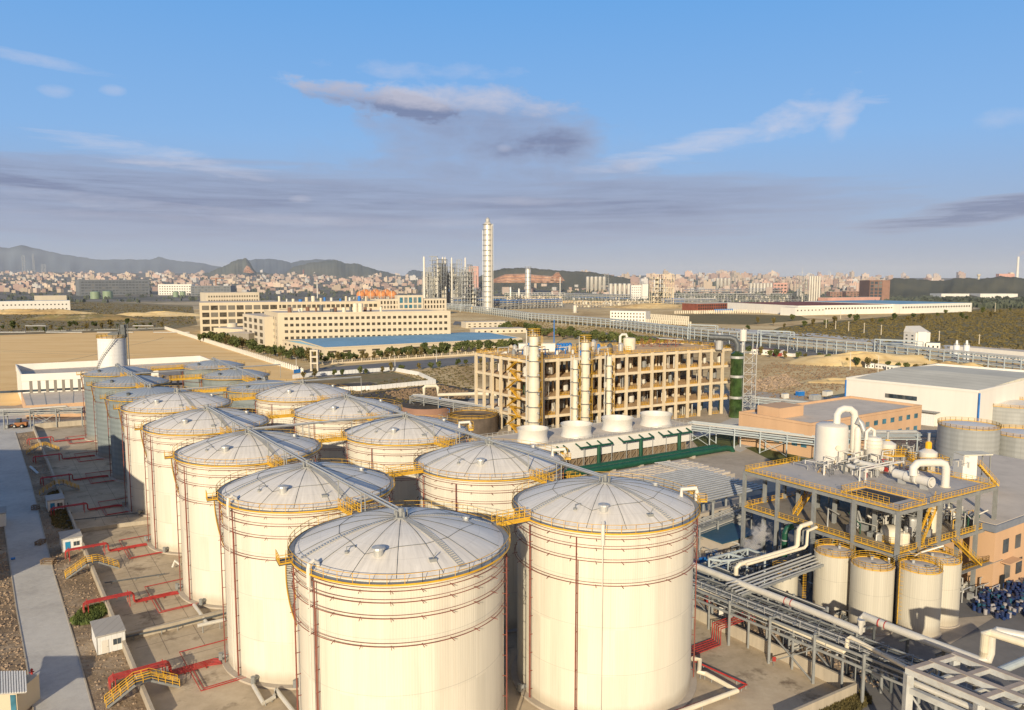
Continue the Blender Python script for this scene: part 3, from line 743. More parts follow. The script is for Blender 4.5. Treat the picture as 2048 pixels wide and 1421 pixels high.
    if not grey:
        # overflow pipe with its bend at the rim
        aw = {'left': 229.5, 'right': 262}[kind]
        m = MB(); m.tube([pol(R-.5, aw, H+.3), pol(R-.4, aw, H+.75), pol(R+.1, aw, H+1.1), pol(R+.65, aw, H+.85), pol(R+.75, aw, H+.3), pol(R+.75, aw, H-1.6)], .25, 10)
        m.tube([pol(R+.75, aw, H-1.6), pol(R+.75, aw, 1.2)], .07, 8)
        m.build('overflow_pipe', M['white'], t)
        # second goose-neck on the far side
        a2 = {'left': 60, 'right': 5}[kind]
        m = MB(); m.tube([pol(R-1.3, a2, H+.3), pol(R-1.3, a2, H+1.6), pol(R+.9, a2, H+1.7), pol(R+1.0, a2, H+1.2), pol(R+1.0, a2, H-2)], .3, 10); m.build('goose_neck_pipe', M['white'], t)
        for a in (a2-9, a2+9): MB().rail([pol(R+.7, a-2, H+.4), pol(R+1.8, a-2, H+.4), pol(R+1.8, a+2, H+.4), pol(R+.7, a+2, H+.4)], 1.0, 1, .06, 2).build('rim_gate', M['yellow'], t)
        # outlet valves and manholes at the foot
        for a in (248, 275, 205): MB().tube([pol(R-.2, a, 1.0), pol(R+1.1, a, 1.0)], .3, 10).cyl(pol(R+1.0, a, .5), .35, 1.0, 8).build('outlet_valve', M['steel'], t)
    return t
def label_tank(o, s, g): o['label'] = s; o['group'] = g
groups = {'left': 'cream storage tanks of the outer row', 'right': 'cream storage tanks of the inner row', 'grey': 'grey bolted steel storage tanks'}
tl = {
 'A': ('left', 'largest cream storage tank in the foreground, its base cut by the bottom edge'),
 'C': ('left', 'cream domed tank directly behind the foreground tank, white pipe at its foot'),
 'D': ('left', 'third cream domed tank of the outer row, counted from the foreground'),
 'E': ('left', 'fourth cream domed tank of the outer row, casting its shade on the hidden last one'),
 'F': ('left', 'cream tank at the far end of the outer row, touching the grey tanks in view'),
 'B': ('right', 'cream domed tank beside the foreground tank, nearest of the inner row'),
 'J': ('right', 'second cream domed tank of the inner row, half of its shell in shade'),
 'K': ('right', 'third cream domed tank of the inner row, in front of the blue pump'),
 'L': ('right', 'fourth cream domed tank of the inner row, with a thin feed pipe over its crown'),
 'M': ('right', 'smallest looking cream tank, farthest of the inner row beside the grey domes'),
 'G': ('grey', 'grey tank with dark ribbed dome next to the cream tanks of the outer row'),
 'H': ('grey', 'middle grey tank of the outer row, crossed by a feed pipe, between two grey tanks'),
 'I': ('grey', 'farthest grey tank of the outer row, in front of the white silo'),
 'N': ('grey', 'grey tank with ribbed dome of the inner row, next to the cream tanks'),
 'O': ('grey', 'middle grey tank of the inner row, with a pipe ending above its rim'),
 'P': ('grey', 'farthest grey tank of the inner row, in front of the white parapet')}
protos = {}; TANK = {}
for k, (kind, lab) in tl.items():
    if kind not in protos: o = protos[kind] = make_tank(kind)
    else: o = dup(protos[kind], (0, 0, 0))
    o.location = (TP[k][0], TP[k][1], .08); o['label'] = lab; o['group'] = groups[kind]; TANK[k] = o
    for ch in kids(o):      # fittings differ from tank to tank
        n_ = ch.name.split('.')[0]
        if (n_ == 'overflow_pipe' and k in 'DEFJKLM') or (n_ == 'goose_neck_pipe' and k not in 'BJK') or (n_ == 'gauge_pipe' and k in 'ELM') or (n_ == 'roof_hatch' and k in 'DJ') or (n_ == 'rim_gate' and k not in 'BJK'): bpy.data.objects.remove(ch)
def rim(k): return (GR, GH, GD) if k in 'GHINOP' else (TR, TH, TD)
# access bridges between neighbouring rims
def bridge(a, b, label, n=0):
    pa, pb = TP[a], TP[b]; d = hypot(pb[0]-pa[0], pb[1]-pa[1]); u = ((pb[0]-pa[0])/d, (pb[1]-pa[1])/d)
    ra, ha, _ = rim(a); rb, hb, _ = rim(b)
    p = (pa[0]+u[0]*(ra+.5), pa[1]+u[1]*(ra+.5), ha+.02); q = (pb[0]-u[0]*(rb+.5), pb[1]-u[1]*(rb+.5), hb+.02)
    c = lerp(p, q, .5); t = thing('access_bridge', label, 'footbridge', c, 'yellow footbridges between the tank rims')
    s_ = (-u[1]*.65, u[0]*.65, 0)
    MB().bar(p, q, 1.3, .1).build('deck', M['steel'], t)
    m = MB()
    for k in (1, -1):
        e = (s_[0]*k, s_[1]*k, 0); m.bar(add(add(p, e), (0, 0, -.15)), add(add(q, e), (0, 0, -.15)), .12, .35)
    m.build('side_girder', M['yellow'], t)
    for k in (1, -1):
        e = (s_[0]*k, s_[1]*k, 0); MB().rail([add(add(p, e), (0, 0, .05)), add(add(q, e), (0, 0, .05))], 1.2, .9, .06, 3).build('railing', M['yellow'], t)
nm = {'A': 'the foreground tank', 'B': 'the nearest inner tank', 'C': 'the second outer tank', 'D': 'the third outer tank', 'E': 'the fourth outer tank', 'F': 'the last cream outer tank', 'G': 'the near grey outer tank',
      'H': 'the middle grey outer tank', 'I': 'the far grey outer tank', 'J': 'the second inner tank', 'K': 'the third inner tank', 'L': 'the fourth inner tank', 'M': 'the last cream inner tank', 'N': 'the near grey inner tank', 'O': 'the middle grey inner tank', 'P': 'the far grey inner tank'}
for a, b in ('AB', 'CJ', 'DK', 'EL', 'FM', 'GN', 'HO', 'IP', 'AC', 'CD', 'DE', 'EF', 'FG', 'GH', 'HI', 'BJ', 'JK', 'KL', 'LM', 'MN', 'NO', 'OP'):
    bridge(a, b, 'yellow railed footbridge from %s to %s' % (nm[a], nm[b]))
# feed pipe runs over the crowns
def crown(k, dz=.9): r, h, d = rim(k); return (TP[k][0], TP[k][1], h+d+dz)
def piperun(label, pts, extra=(), w=.6):
    c = pts[len(pts)//2]; t = thing('feed_pipe_run', label, 'pipe run', c, 'feed pipe runs over the tank crowns')
    m = MB()
    for e in (-w/2, w/2):
        for a, b in zip(pts[:-1], pts[1:]):
            l = hypot(b[0]-a[0], b[1]-a[1]); s_ = (-(b[1]-a[1])/l*e, (b[0]-a[0])/l*e, 0)
            m.tube([add(a, s_), add(b, s_)], .11, 6)
    m.build('pipe', M['galv'], t)
    m = MB()
    for a, b in zip(pts[:-1], pts[1:]):
        n = max(2, int(dist(a, b)/3)); m.bar(add(a, (0, 0, -.22)), add(b, (0, 0, -.22)), .5, .12)
        for i in range(n+1):
            q = lerp(a, b, i/n); m.bar(add(q, (0, 0, -.3)), add(q, (0, 0, .0)), .1)
    m.build('pipe_tray', M['steel'], t)
    for q, z in extra: MB().bar(q, (q[0], q[1], z), .14).build('support_post', M['steel'], t)
    return t
def posts(a, b):
    """posts carrying the run down to the rims in the gap"""
    out = []
    pa, pb = crown(a), crown(b); d = dist(pa, pb)
    for f, k in (((rim(a)[0]-2.4)/d, a), ((rim(a)[0]-1.2)/d, a), (1-(rim(b)[0]-.8)/d, b)):
        q = lerp(pa, pb, f); r, h, D = rim(k); out.append((q, h+.2))
    return out
for seq, lab in (('AC', 'from the foreground tank to the one behind it'), ('CD', 'from the second to the third outer tank'), ('DE', 'from the third to the fourth outer tank'), ('BJ', 'from the nearest to the second inner tank'),
                 ('JK', 'from the second to the third inner tank'), ('KL', 'from the third to the fourth inner tank'), ('DK', 'across from the third outer tank to the third inner tank'), ('GH', 'between the near and middle grey outer tanks'), ('HI', 'between the middle and far grey outer tanks'), ('NO', 'between the near and middle grey inner tanks'), ('OP', 'between the middle and far grey inner tanks')):
    a, b = seq; piperun('grey double feed pipe %s' % lab, [crown(a), crown(b)], posts(a, b))
for a, b, x in (('F', 'M', 17), ('H', 'O', 16)):
    pa, pb = crown(a), crown(b); l = hypot(pb[0]-pa[0], pb[1]-pa[1]); e = (pb[0]+(pb[0]-pa[0])/l*x, pb[1]+(pb[1]-pa[1])/l*x, pb[2])
    piperun('grey feed pipe reaching past %s, its end bent down' % nm[b], [pa, pb, e], [(e, e[2]-5), (lerp(pa, pb, .5), rim(a)[1]-.2)], .35)
# ---------------------------------------------------------------- dike, manifolds, cabins along the outer row
WH = 1.5
def wall(label, pts, h, w_, mat, name='dike_wall', cat='wall', group=None, z=0.0):
    c = pts[0]; m = MB()
    for a, b in zip(pts[:-1], pts[1:]):
        m.bar((a[0], a[1], z+h/2), (b[0], b[1], z+h/2), w_, h)
    o = m.build(name, mat, loc=(c[0], c[1], 0)); return tag(o, label, cat, group)
WL0, WL1 = P(310, 1450), P(67, 859)
wdir = ((WL1[0]-WL0[0])/dist(WL0, WL1), (WL1[1]-WL0[1])/dist(WL0, WL1)); wn = (wdir[1], -wdir[0])     # wn points to the tanks
wall('long low concrete wall between the rubble verge and the tanks on the left', [WL0, WL1], WH, .45, M['concwall'])
wall('low concrete wall closing the far end of the tank pad', [(WL1[0]+wn[0]*.5, WL1[1]+wn[1]*.5, 0), P(200, 848)], WH+.6, .4, M['concwall'])
wall('low cross wall on the pad beside the big white cabin', [(P(250, 1283)), P(470, 1228)], 1.2, .5, M['concwall'])
wall('thin cross wall on the pad beside the middle cabins', [P(160, 1066), P(330, 1044)], 1.0, .35, M['concwall'])
DR = [P(1300, 1195), P(1714, 1393), P(1560, 1462)]
wall('pale concrete wall right of the cream tanks, turning at its corner', DR, 2.0, .4, M['concwall'])
def onwall(py):
    """point on the long wall line that shows at photo row py"""
    lo, hi = WL0, WL1
    for _ in range(40):
        mid = lerp(lo, hi, .5); v = 710.5+FPX*((mid[1]*_s+(WH-ZC)*_c)/(mid[1]*_c-(WH-ZC)*_s))*-1
        if v > py: lo = mid
        else: hi = mid
    return mid
def wp(c, a, b, z): return (c[0]+wn[0]*a+wdir[0]*b, c[1]+wn[1]*a+wdir[1]*b, z)   # a: towards the tanks, b: along the wall
def stair_over(c, label, h=2.3, reach=4.6):
    t = thing('crossover_stair', label, 'steps', (c[0], c[1], 0), 'yellow crossover steps over the dike wall')
    m = MB(); m.hexa([wp(c, -1, -.7, h-.1), wp(c, 1, -.7, h-.1), wp(c, 1, .7, h-.1), wp(c, -1, .7, h-.1)], [wp(c, -1, -.7, h), wp(c, 1, -.7, h), wp(c, 1, .7, h), wp(c, -1, .7, h)]); m.build('platform', M['steeld'], t)
    for s_ in (-1, 1):
        m = MB(); n = 9
        for i in range(n):
            f = (i+.5)/n; a = s_*(1+(reach-1)*f); z = h*(1-f)
            m.hexa([wp(c, a-.16, -.65, z), wp(c, a+.16, -.65, z), wp(c, a+.16, .65, z), wp(c, a-.16, .65, z)], [wp(c, a-.16, -.65, z+.06), wp(c, a+.16, -.65, z+.06), wp(c, a+.16, .65, z+.06), wp(c, a-.16, .65, z+.06)])
        for e in (-.7, .7): m.bar(wp(c, s_, e, h-.1), wp(c, s_*reach, e, .1), .08, .3)
        m.build('flight', M['steel'], t)
    for e in (-.7, .7):
        m = MB(); pts = [wp(c, -reach, e, .15), wp(c, -1, e, h), wp(c, 1, e, h), wp(c, reach, e, .15)]
        m.rail(pts, 1.15, 1.15, .075, 3, toe=False); m.build('railing', M['yellow'], t)
for py, lab in ((1372, 'yellow steps over the wall at the bottom edge, nearest the foreground tank'), (1132, 'yellow steps over the wall between two white cabins'), (975, 'yellow steps over the wall behind the smallest white cabin'), (897, 'farthest yellow steps over the wall, lying in shade')):
    stair_over(onwall(py), lab)
def manifold(c, tank, label, n=4, reach=None):
    t = thing('fire_water_manifold', label, 'pipes', (c[0], c[1], 0), 'red pipe manifolds crossing the dike wall')
    tx, ty = TP[tank]; a_t = (tx-c[0])*wn[0]+(ty-c[1])*wn[1]; L_ = a_t-rim(tank)[0]-1.2
    b_t = (tx-c[0])*wdir[0]+(ty-c[1])*wdir[1]; b_t = max(-6, min(6, b_t*.4))
    for i in range(n):
        b = (i-(n-1)/2)*.42; m = MB()
        m.tube([wp(c, -3.6, b, 1.0), wp(c, -3.6, b, 1.8), wp(c, -3.2, b, 2.1), wp(c, 3.8, b, 2.1), wp(c, 4.2, b, 1.8), wp(c, 4.2, b, .55), wp(c, 4.6, b, .35), wp(c, L_*.86+i*.3, b, .35), wp(c, L_+.3, b+b_t*.5, .35)], .085, 7)
        m.build('pipe', M['redb'], t)
    m = MB()
    for a in (-3.0, -1.2, 1.4, 3.4): m.bar(wp(c, a, -1.1, 1.97), wp(c, a, 1.1, 1.97), .1)
    for a in (6, 9, 12): m.bar(wp(c, a, -1.1, .18), wp(c, a, 1.1, .18), .12)
    for b in (-1.1, 1.1): m.bar(wp(c, -3.0, b, 0), wp(c, -3.0, b, 2.3), .1); m.bar(wp(c, 3.4, b, 0), wp(c, 3.4, b, 2.3), .1)
    m.build('pipe_support', M['redb'], t)
    m = MB()
    for i in range(n): b = (i-(n-1)/2)*.42; m.lathe([(.16, 0), (.2, .2), (.2, .4), (.1, .6)], wp(c, -3.6, b, .5), 8)
    m.build('valve_row', M['red'], t)
    # branch line round the foot of the tank, along the pad
    m = MB(); a0 = L_*.62; s_ = 7.5
    m.tube([wp(c, a0, -.5, .35), wp(c, a0, -s_, .35), wp(c, L_+4, -s_, .35)], .085, 6); m.tube([wp(c, a0+.5, -.9, .35), wp(c, a0+.5, -s_+.5, .35), wp(c, L_+4, -s_+.5, .35)], .07, 6)
    m.tube([wp(c, a0, .5, .35), wp(c, a0, s_*.8, .35), wp(c, L_+4, s_*.8, .35)], .085, 6)
    m.build('branch_line', M['redb'], t)
for py, tk, lab in ((1350, 'C', 'red pipes crossing the wall right behind the nearest yellow steps'), (1203, 'D', 'bright red pipes crossing the wall behind the big white cabin, over green weeds'), (1100, 'E', 'bright red pipes crossing the wall beside the second white cabin'),
                    (1017, 'F', 'bright red pipes crossing the wall between the two smaller white cabins'), (957, 'G', 'red pipes crossing the wall to the nearest grey tank'), (915, 'H', 'shaded red pipes crossing the wall to the middle grey tank'), (880, 'I', 'farthest red pipes over the wall, leading to the last grey tank')):
    manifold(onwall(py), tk, lab, 5 if py == 1350 else 4)
# drain lines on the pad at the feet of the tanks
def line(name, label, cat, pts, r, mat, n=8, group=None, legs=0):
    c = (pts[0][0], pts[0][1], 0); t = thing(name, label, cat, c, group); MB().tube(pts, r, n).build('pipe', mat, t, smooth=False)
    if legs:
        m = MB()
        for a, b in zip(pts[:-1], pts[1:]):
            if abs(a[2]-b[2]) < .3 and a[2] > .25:
                k = max(1, int(dist(a, b)/legs))
                for i in range(k+1):
                    q = lerp(a, b, (i+.3)/(k+.6)); m.bar((q[0], q[1], 0), (q[0], q[1], q[2]), .12)
        if m.v: m.build('support', M['steel'], t)
    return t
line('drain_pipe', 'pale insulated pipe zigzagging from the second tank foot at the bottom edge', 'pipe', [P(507, 1372, .6), P(527, 1407, .6), P(548, 1395, .6), P(552, 1380, .6), P(600, 1440, .6)], .3, M['insul'], 10, legs=4)
line('drain_pipe', 'pale insulated pipe leaving the foot of the third outer tank', 'pipe', [P(388, 1210, .7), P(400, 1226, .7), P(415, 1248, .6)], .28, M['insul'], 10, legs=3)
line('drain_pipe', 'thick white pipe stubs lying along the cross wall', 'pipe', [P(395, 1252, 1.5), P(450, 1240, 1.5)], .32, M['insul'], 10, legs=3)
line('cross_pipe', 'dark pipe running along the near cross wall', 'pipe', [P(250, 1275, .9), P(340, 1256, .9), P(470, 1222, .9)], .16, M['steeld'], 7, legs=4)
line('cross_pipe', 'dark pipe running along the thin far cross wall', 'pipe', [P(133, 1042, .7), P(330, 1020, .7)], .13, M['steeld'], 7, legs=5)
line('cross_pipe', 'dark pipe crossing the pad near the yellow steps between cabins', 'pipe', [P(209, 1166, .5), P(330, 1148, .5)], .12, M['steeld'], 7, legs=5)
line('drain_pipe', 'white bent pipe beside the foot of the fourth outer tank', 'pipe', [P(345, 1135, .4), P(350, 1122, 1.6), P(360, 1130, 1.2)], .22, M['white'], 8)
line('drain_pipe', 'long cream pipe bending on the pad right of the inner tank', 'pipe', [P(1385, 1318, 2.2), P(1400, 1320, 1.8), P(1398, 1345, 1.0), P(1412, 1348, .9), P(1474, 1382, .9), P(1330, 1436, .9)], .34, M['creampipe'], 12, legs=6)
line('fire_water_pipe', 'red pipe loop on the pad around the long cream pipe', 'pipe', [P(1388, 1322, .6), P(1494, 1370, .6), P(1480, 1377, .6), P(1300, 1440, .6)], .13, M['redb'], 8, legs=5)
t = thing('fire_water_manifold', 'red pipes standing over the pale wall right of the cream tanks', 'pipes', P(1440, 1262), 'red pipe manifolds crossing the dike wall')
for i in range(5):
    q = P(1424+i*4.2, 1283+i*3.0); e = (q[0]+V[0]*8, q[1]+V[1]*8)
    MB().tube([(q[0]-V[0]*8, q[1]-V[1]*8, .4), (q[0], q[1], .4), (q[0], q[1], 3.0), (e[0], e[1], 3.0), (e[0], e[1], 2.0)], .09, 7).build('pipe', M['redb'], t)
# white site cabins
def cabin(fl, wid, dep, h, label, door='blue', big=False):
    """fl: ground point under the front left corner"""
    t = thing('site_cabin', label, 'cabin', (fl[0], fl[1], 0), 'white site cabins along the dike wall')
    def k(a, b, z): return (fl[0]+wn[0]*a+wdir[0]*b, fl[1]+wn[1]*a+wdir[1]*b, z)
    MB().hexa([k(0,0,.15),k(wid,0,.15),k(wid,dep,.15),k(0,dep,.15)], [k(0,0,h),k(wid,0,h),k(wid,dep,h),k(0,dep,h)]).build('wall', M['sheetw'], t)
    MB().hexa([k(-.15,-.15,h+.003),k(wid+.15,-.15,h+.003),k(wid+.15,dep+.15,h+.003),k(-.15,dep+.15,h+.003)], [k(-.15,-.15,h+.15),k(wid+.15,-.15,h+.15),k(wid+.15,dep+.15,h+.15),k(-.15,dep+.15,h+.15)]).build('roof', M['sheetg'], t)
    MB().hexa([k(.1,.1,0),k(wid-.1,.1,0),k(wid-.1,dep-.1,0),k(.1,dep-.1,0)], [k(.1,.1,.147),k(wid-.1,.1,.147),k(wid-.1,dep-.1,.147),k(.1,dep-.1,.147)]).build('base', M['steeld'], t)
    def face(a0, a1, z0, z1, d=.05): return MB().hexa([k(a0,-d,z0),k(a1,-d,z0),k(a1,-.002,z0),k(a0,-.002,z0)], [k(a0,-d,z1),k(a1,-d,z1),k(a1,-.002,z1),k(a0,-.002,z1)])
    dx = wid*.16
    d = face(dx, dx+.95, .2, 2.25, .06).build('door', M['bluedoor'] if door == 'blue' else M['white'], t)
    MB().box(k(dx+.8, -.1, 1.15), .1, .06, .06).build('handle', M['steel'], d)
    wx = wid*.55; f = face(wx, wx+1.25, 1.1, 2.15, .05).build('window_frame', M['white'], t)
    for q in (0, 1): face(wx+.07+q*.58, wx+.6+q*.58, 1.18, 2.08, .07).build('pane', M['glass'], f)
    m = MB()
    for a in (0, wid): m.bar(k(a, -.03, .16), k(a, -.03, h), .1)
    m.bar(k(0, -.03, h-.08), k(wid, -.03, h-.08), .1); m.build('corner_trim', M['galv'], t)
cabin(P(195, 1313), 3.9, 6.3, 3.0, 'largest white cabin with a white door, beside the low wall nearest the road', 'white', True)
cabin(P(125, 1107), 3.7, 5.6, 2.9, 'middle white cabin with a blue door between the yellow steps and red pipes')
cabin(P(96, 1026), 3.6, 5.6, 2.9, 'smallest looking white cabin with a blue door, behind the other two')
# open shed with corrugated roof in the bottom left corner
c = P(0, 1440); t = thing('roadside_shed', 'cream shed with corrugated sheet roof at the bottom left corner', 'shed', c)
h = 4.2; q = [P(-60, 1345, h), P(50, 1343, h), P(52, 1385, h-.5), P(-60, 1392, h-.5)]
MB().hexa([add(x, (0, 0, -.12)) for x in q[::-1]][::-1], q).build('roof', M['sheetg'], t)
m = MB()
for i in range(22):
    f = i/21; m.bar(add(lerp(q[0], q[1], f), (0, 0, .05)), add(lerp(q[3], q[2], f), (0, 0, .05)), .18, .12)
m.build('roof_rib', M['sheetw'], t)
b0, b1 = q[3], lerp(q[3], q[2], .80)
MB().hexa([(b0[0], b0[1]+.3, 0), (b1[0], b1[1]+.3, 0), (b1[0], b1[1]+5, 0), (b0[0], b0[1]+5, 0)], [(b0[0], b0[1]+.3, h-.65), (b1[0], b1[1]+.3, h-.65), (b1[0], b1[1]+5, h-.65), (b0[0], b0[1]+5, h-.65)]).build('wall', M['cream'], t)
MB().hexa([(b1[0]-1.6, b1[1]+.2, .6), (b1[0]-.1, b1[1]+.2, .6), (b1[0]-.1, b1[1]+.28, .6), (b1[0]-1.6, b1[1]+.28, .6)], [(b1[0]-1.6, b1[1]+.2, h-.9), (b1[0]-.1, b1[1]+.2, h-.9), (b1[0]-.1, b1[1]+.28, h-.9), (b1[0]-1.6, b1[1]+.28, h-.9)]).build('window', M['glassb'], t)
# small white wall by the left edge of the road
c = P(-14, 1050); t = thing('gate_hut', 'white hut cut by the left edge beside the road', 'hut', c)
MB().box(c, 5.2, 6, 3.1, VA).build('wall', M['whitewall'], t); MB().box((c[0], c[1], 3.103), 5.6, 6.4, .2, VA).build('roof', M['sheetg'], t)
# hydrant
c = P(64, 1352); t = thing('fire_hydrant', 'small red hydrant standing at the left edge of the road', 'hydrant', c)
MB().lathe([(.22, 0), (.22, .1), (.14, .15), (.14, .8), (.2, .85), (.18, 1.0), (.05, 1.12)], c, 12).build('body', M['redb'], t)
for a in (0, 120, 240): MB().tube([pol(.1, a, .62, c), pol(.34, a, .62, c)], .09, 8).build('outlet', M['redb'], t)
MB().tube([P(64, 1360, 0), P(68, 1362, .5)], .1, 6).build('hose_box', M['redb'], t)
# crates and oddments on the verge
def crate(px, py, sx, sy, sz, rz, label, mat='wood'):
    c = P(px, py); t = thing('timber_crate', label, 'crate', c)
    m = MB(); k = 5
    for i in range(k):
        m.box((c[0], c[1]+(i-(k-1)/2)*sy/k, sz-.06), sx, sy/k*.8, .06, 0)
    m.build('top_boards', M['wood'], t)
    m = MB()
    for x in (-1, 1):
        for y in (-1, 1): m.box((c[0]+x*sx*.45, c[1]+y*sy*.42, 0), .12, .12, sz-.065)
    for z in (.15, sz*.55):
        for x in (-1, 1): m.box((c[0]+x*sx*.47, c[1], z), .05, sy*.9, .15)
        for y in (-1, 1): m.box((c[0], c[1]+y*sy*.45, z), sx*.9, .05, .15)
    m.build('frame', M['wood'], t)
crate(97, 1128, 2.6, 1.5, 1.0, 0, 'low grey timber crate beside the pale road below the middle cabin'); crate(81, 1089, 1.3, 2.2, .9, 0, 'small pale crate at the road edge left of the middle cabin'); crate(71, 1020, 1.5, 1.2, 1.2, 0, 'brown crate by the road beside the farthest cabin')
line('spare_pipe', 'loose grey pipe lying on the stony verge in the shade', 'pipe', [P(61, 934, .3), P(77, 948, .3)], .35, M['steelb'], 10)
line('spare_pipe', 'dark cable drum stub lying on the road near the blue crate', 'pipe', [P(22, 1118, .3), P(30, 1117, .3)], .25, M['bluept'], 8)
# weeds and rubble
def scatter(name, label, cat, polyp, n, size, mat, seed, z=.1, kind='stuff', h=.6):
    r = random.Random(seed); m = MB(); xs = [p[0] for p in polyp]; ys = [p[1] for p in polyp]
    def inside(x, y):
        k = False; j = len(polyp)-1
        for i in range(len(polyp)):
            a, b = polyp[i], polyp[j]
            if (a[1] > y) != (b[1] > y) and x < (b[0]-a[0])*(y-a[1])/(b[1]-a[1])+a[0]: k = not k
            j = i
        return k
    c_ = 0; tries = 0
    while c_ < n and tries < n*30:
        tries += 1
        x, y = r.uniform(min(xs), max(xs)), r.uniform(min(ys), max(ys))
        if not inside(x, y): continue
        c_ += 1; s_ = size*r.uniform(.4, 1.5); a = r.uniform(0, 6.3)
        if h > 0:
            for _ in range(3):
                dx, dy = r.uniform(-s_, s_)*.5, r.uniform(-s_, s_)*.5; a = r.uniform(0, 6.3); hh = h*r.uniform(.5, 1.4)
                m.poly([(x+dx-cos(a)*s_*.4, y+dy-sin(a)*s_*.4, z), (x+dx+cos(a)*s_*.4, y+dy+sin(a)*s_*.4, z), (x+dx+cos(a)*s_*.3+r.uniform(-.2, .2), y+dy+sin(a)*s_*.3, z+hh)])
                m.poly([(x+dx-cos(a)*s_*.5, y+dy-sin(a)*s_*.5, z+hh*.3), (x+dx+cos(a)*s_*.4, y+dy+sin(a)*s_*.4, z+hh*.5), (x+dx+r.uniform(-.3, .3), y+dy+s_*.4, z+hh*.8)])
        else:
            k = r.randint(4, 6); rs = [r.uniform(.6, 1.1) for _ in range(k)]
            b = [(x+s_*rs[i]*cos(i*2*pi/k+a), y+s_*rs[i]*sin(i*2*pi/k+a), z-.1) for i in range(k)]; tp = [(x+(p[0]-x)*.6, y+(p[1]-y)*.6, z+s_*r.uniform(.3, .8)) for p in b]
            nb = len(m.v); m.v += b+tp; m.f.append(tuple(nb+k+i for i in range(k)))
            for i in range(k): m.f.append((nb+i, nb+(i+1) % k, nb+k+(i+1) % k, nb+k+i))
    return tag(m.build(name, mat), label, cat, None, kind)
def pp(*a): return [P(*p)[:2] for p in a]
M['weed'] = leaf_mat('green_weeds', (.06, .09, .02), (.16, .19, .04))
M['rock'] = pm('pale_rubble', (.34, .25, .17), .9, 0, .3, 1.2)
scatter('weeds', 'green weeds growing against the wall below the red pipes', 'weeds', pp((142, 1245), (165, 1222), (205, 1212), (215, 1228), (180, 1250), (150, 1252)), 900, .5, M['weed'], 1)
scatter('weeds', 'green and yellow weeds beside the farthest cabin', 'weeds', pp((95, 990), (118, 982), (150, 1050), (140, 1062), (105, 1055)), 500, .5, M['leafy'], 2)
scatter('weeds', 'dry weeds at the foot of the pale corner wall at the bottom', 'weeds', pp((1620, 1438), (1712, 1388), (1745, 1400), (1700, 1440)), 900, .5, M['leafy'], 3)
scatter('rubble', 'stones and rubble scattered along the verge by the wall', 'rubble', pp((205, 1450), (150, 1278), (110, 1148), (66, 960), (40, 870), (62, 866), (128, 1022), (232, 1268), (290, 1430)), 1400, .2, M['rock'], 4, .04, h=0)
scatter('rubble', 'stones and broken earth along the left side of the road', 'rubble', pp((-10, 1421), (64, 1421), (50, 1330), (28, 1220), (5, 1060), (-20, 1060)), 700, .24, M['rock'], 5, .04, h=0)
scatter('rubble', 'stones on the shaded ground under the pipe rack', 'rubble', pp((1400, 1185), (1560, 1165), (1700, 1300), (1770, 1380), (1712, 1372), (1395, 1230)), 900, .25, M['rock'], 6, .04, h=0)
# ---------------------------------------------------------------- left background: silo, white parapet building, low orange building, rack, loader
def parallel(a, b, c): return (b[0]+c[0]-a[0], b[1]+c[1]-a[1], a[2])
def shell_box(t, q, z0, z1, wmat, rmat=None, par=0.0, pw=.4, wname='wall', rname='roof'):
    """q: four corners; walls, a roof slab, an optional parapet"""
    q = [(p[0], p[1]) for p in q]; a = sum(q[i][0]*q[(i+1) % 4][1]-q[(i+1) % 4][0]*q[i][1] for i in range(4))
    if a < 0: q = q[::-1]
    m = MB(); m.prism(q, z0, z1); m.build(wname, wmat, t)
    if rmat:
        cx, cy = sum(p[0] for p in q)/4, sum(p[1] for p in q)/4
        k = .985
        MB().prism([(cx+(p[0]-cx)*k, cy+(p[1]-cy)*k) for p in q], z1+.003, z1+.06).build(rname, rmat, t)
    if par:
        m = MB()
        for i in range(4):
            a_, b_ = q[i], q[(i+1) % 4]; l = hypot(b_[0]-a_[0], b_[1]-a_[1]); ux, uy = (b_[0]-a_[0])/l, (b_[1]-a_[1])/l; nx, ny = uy, -ux
            # inner band, butted at the ends
            a2 = (a_[0]+ux*(0 if i % 2 else pw), a_[1]+uy*(0 if i % 2 else pw)); b2 = (b_[0]-ux*(0 if i % 2 else pw), b_[1]-uy*(0 if i % 2 else pw))
            m.prism([a2, b2, (b2[0]-nx*pw, b2[1]-ny*pw), (a2[0]-nx*pw, a2[1]-ny*pw)], z1+.07, z1+par)
        m.build('parapet', wmat, t)
    return q
WCOUNT = {}
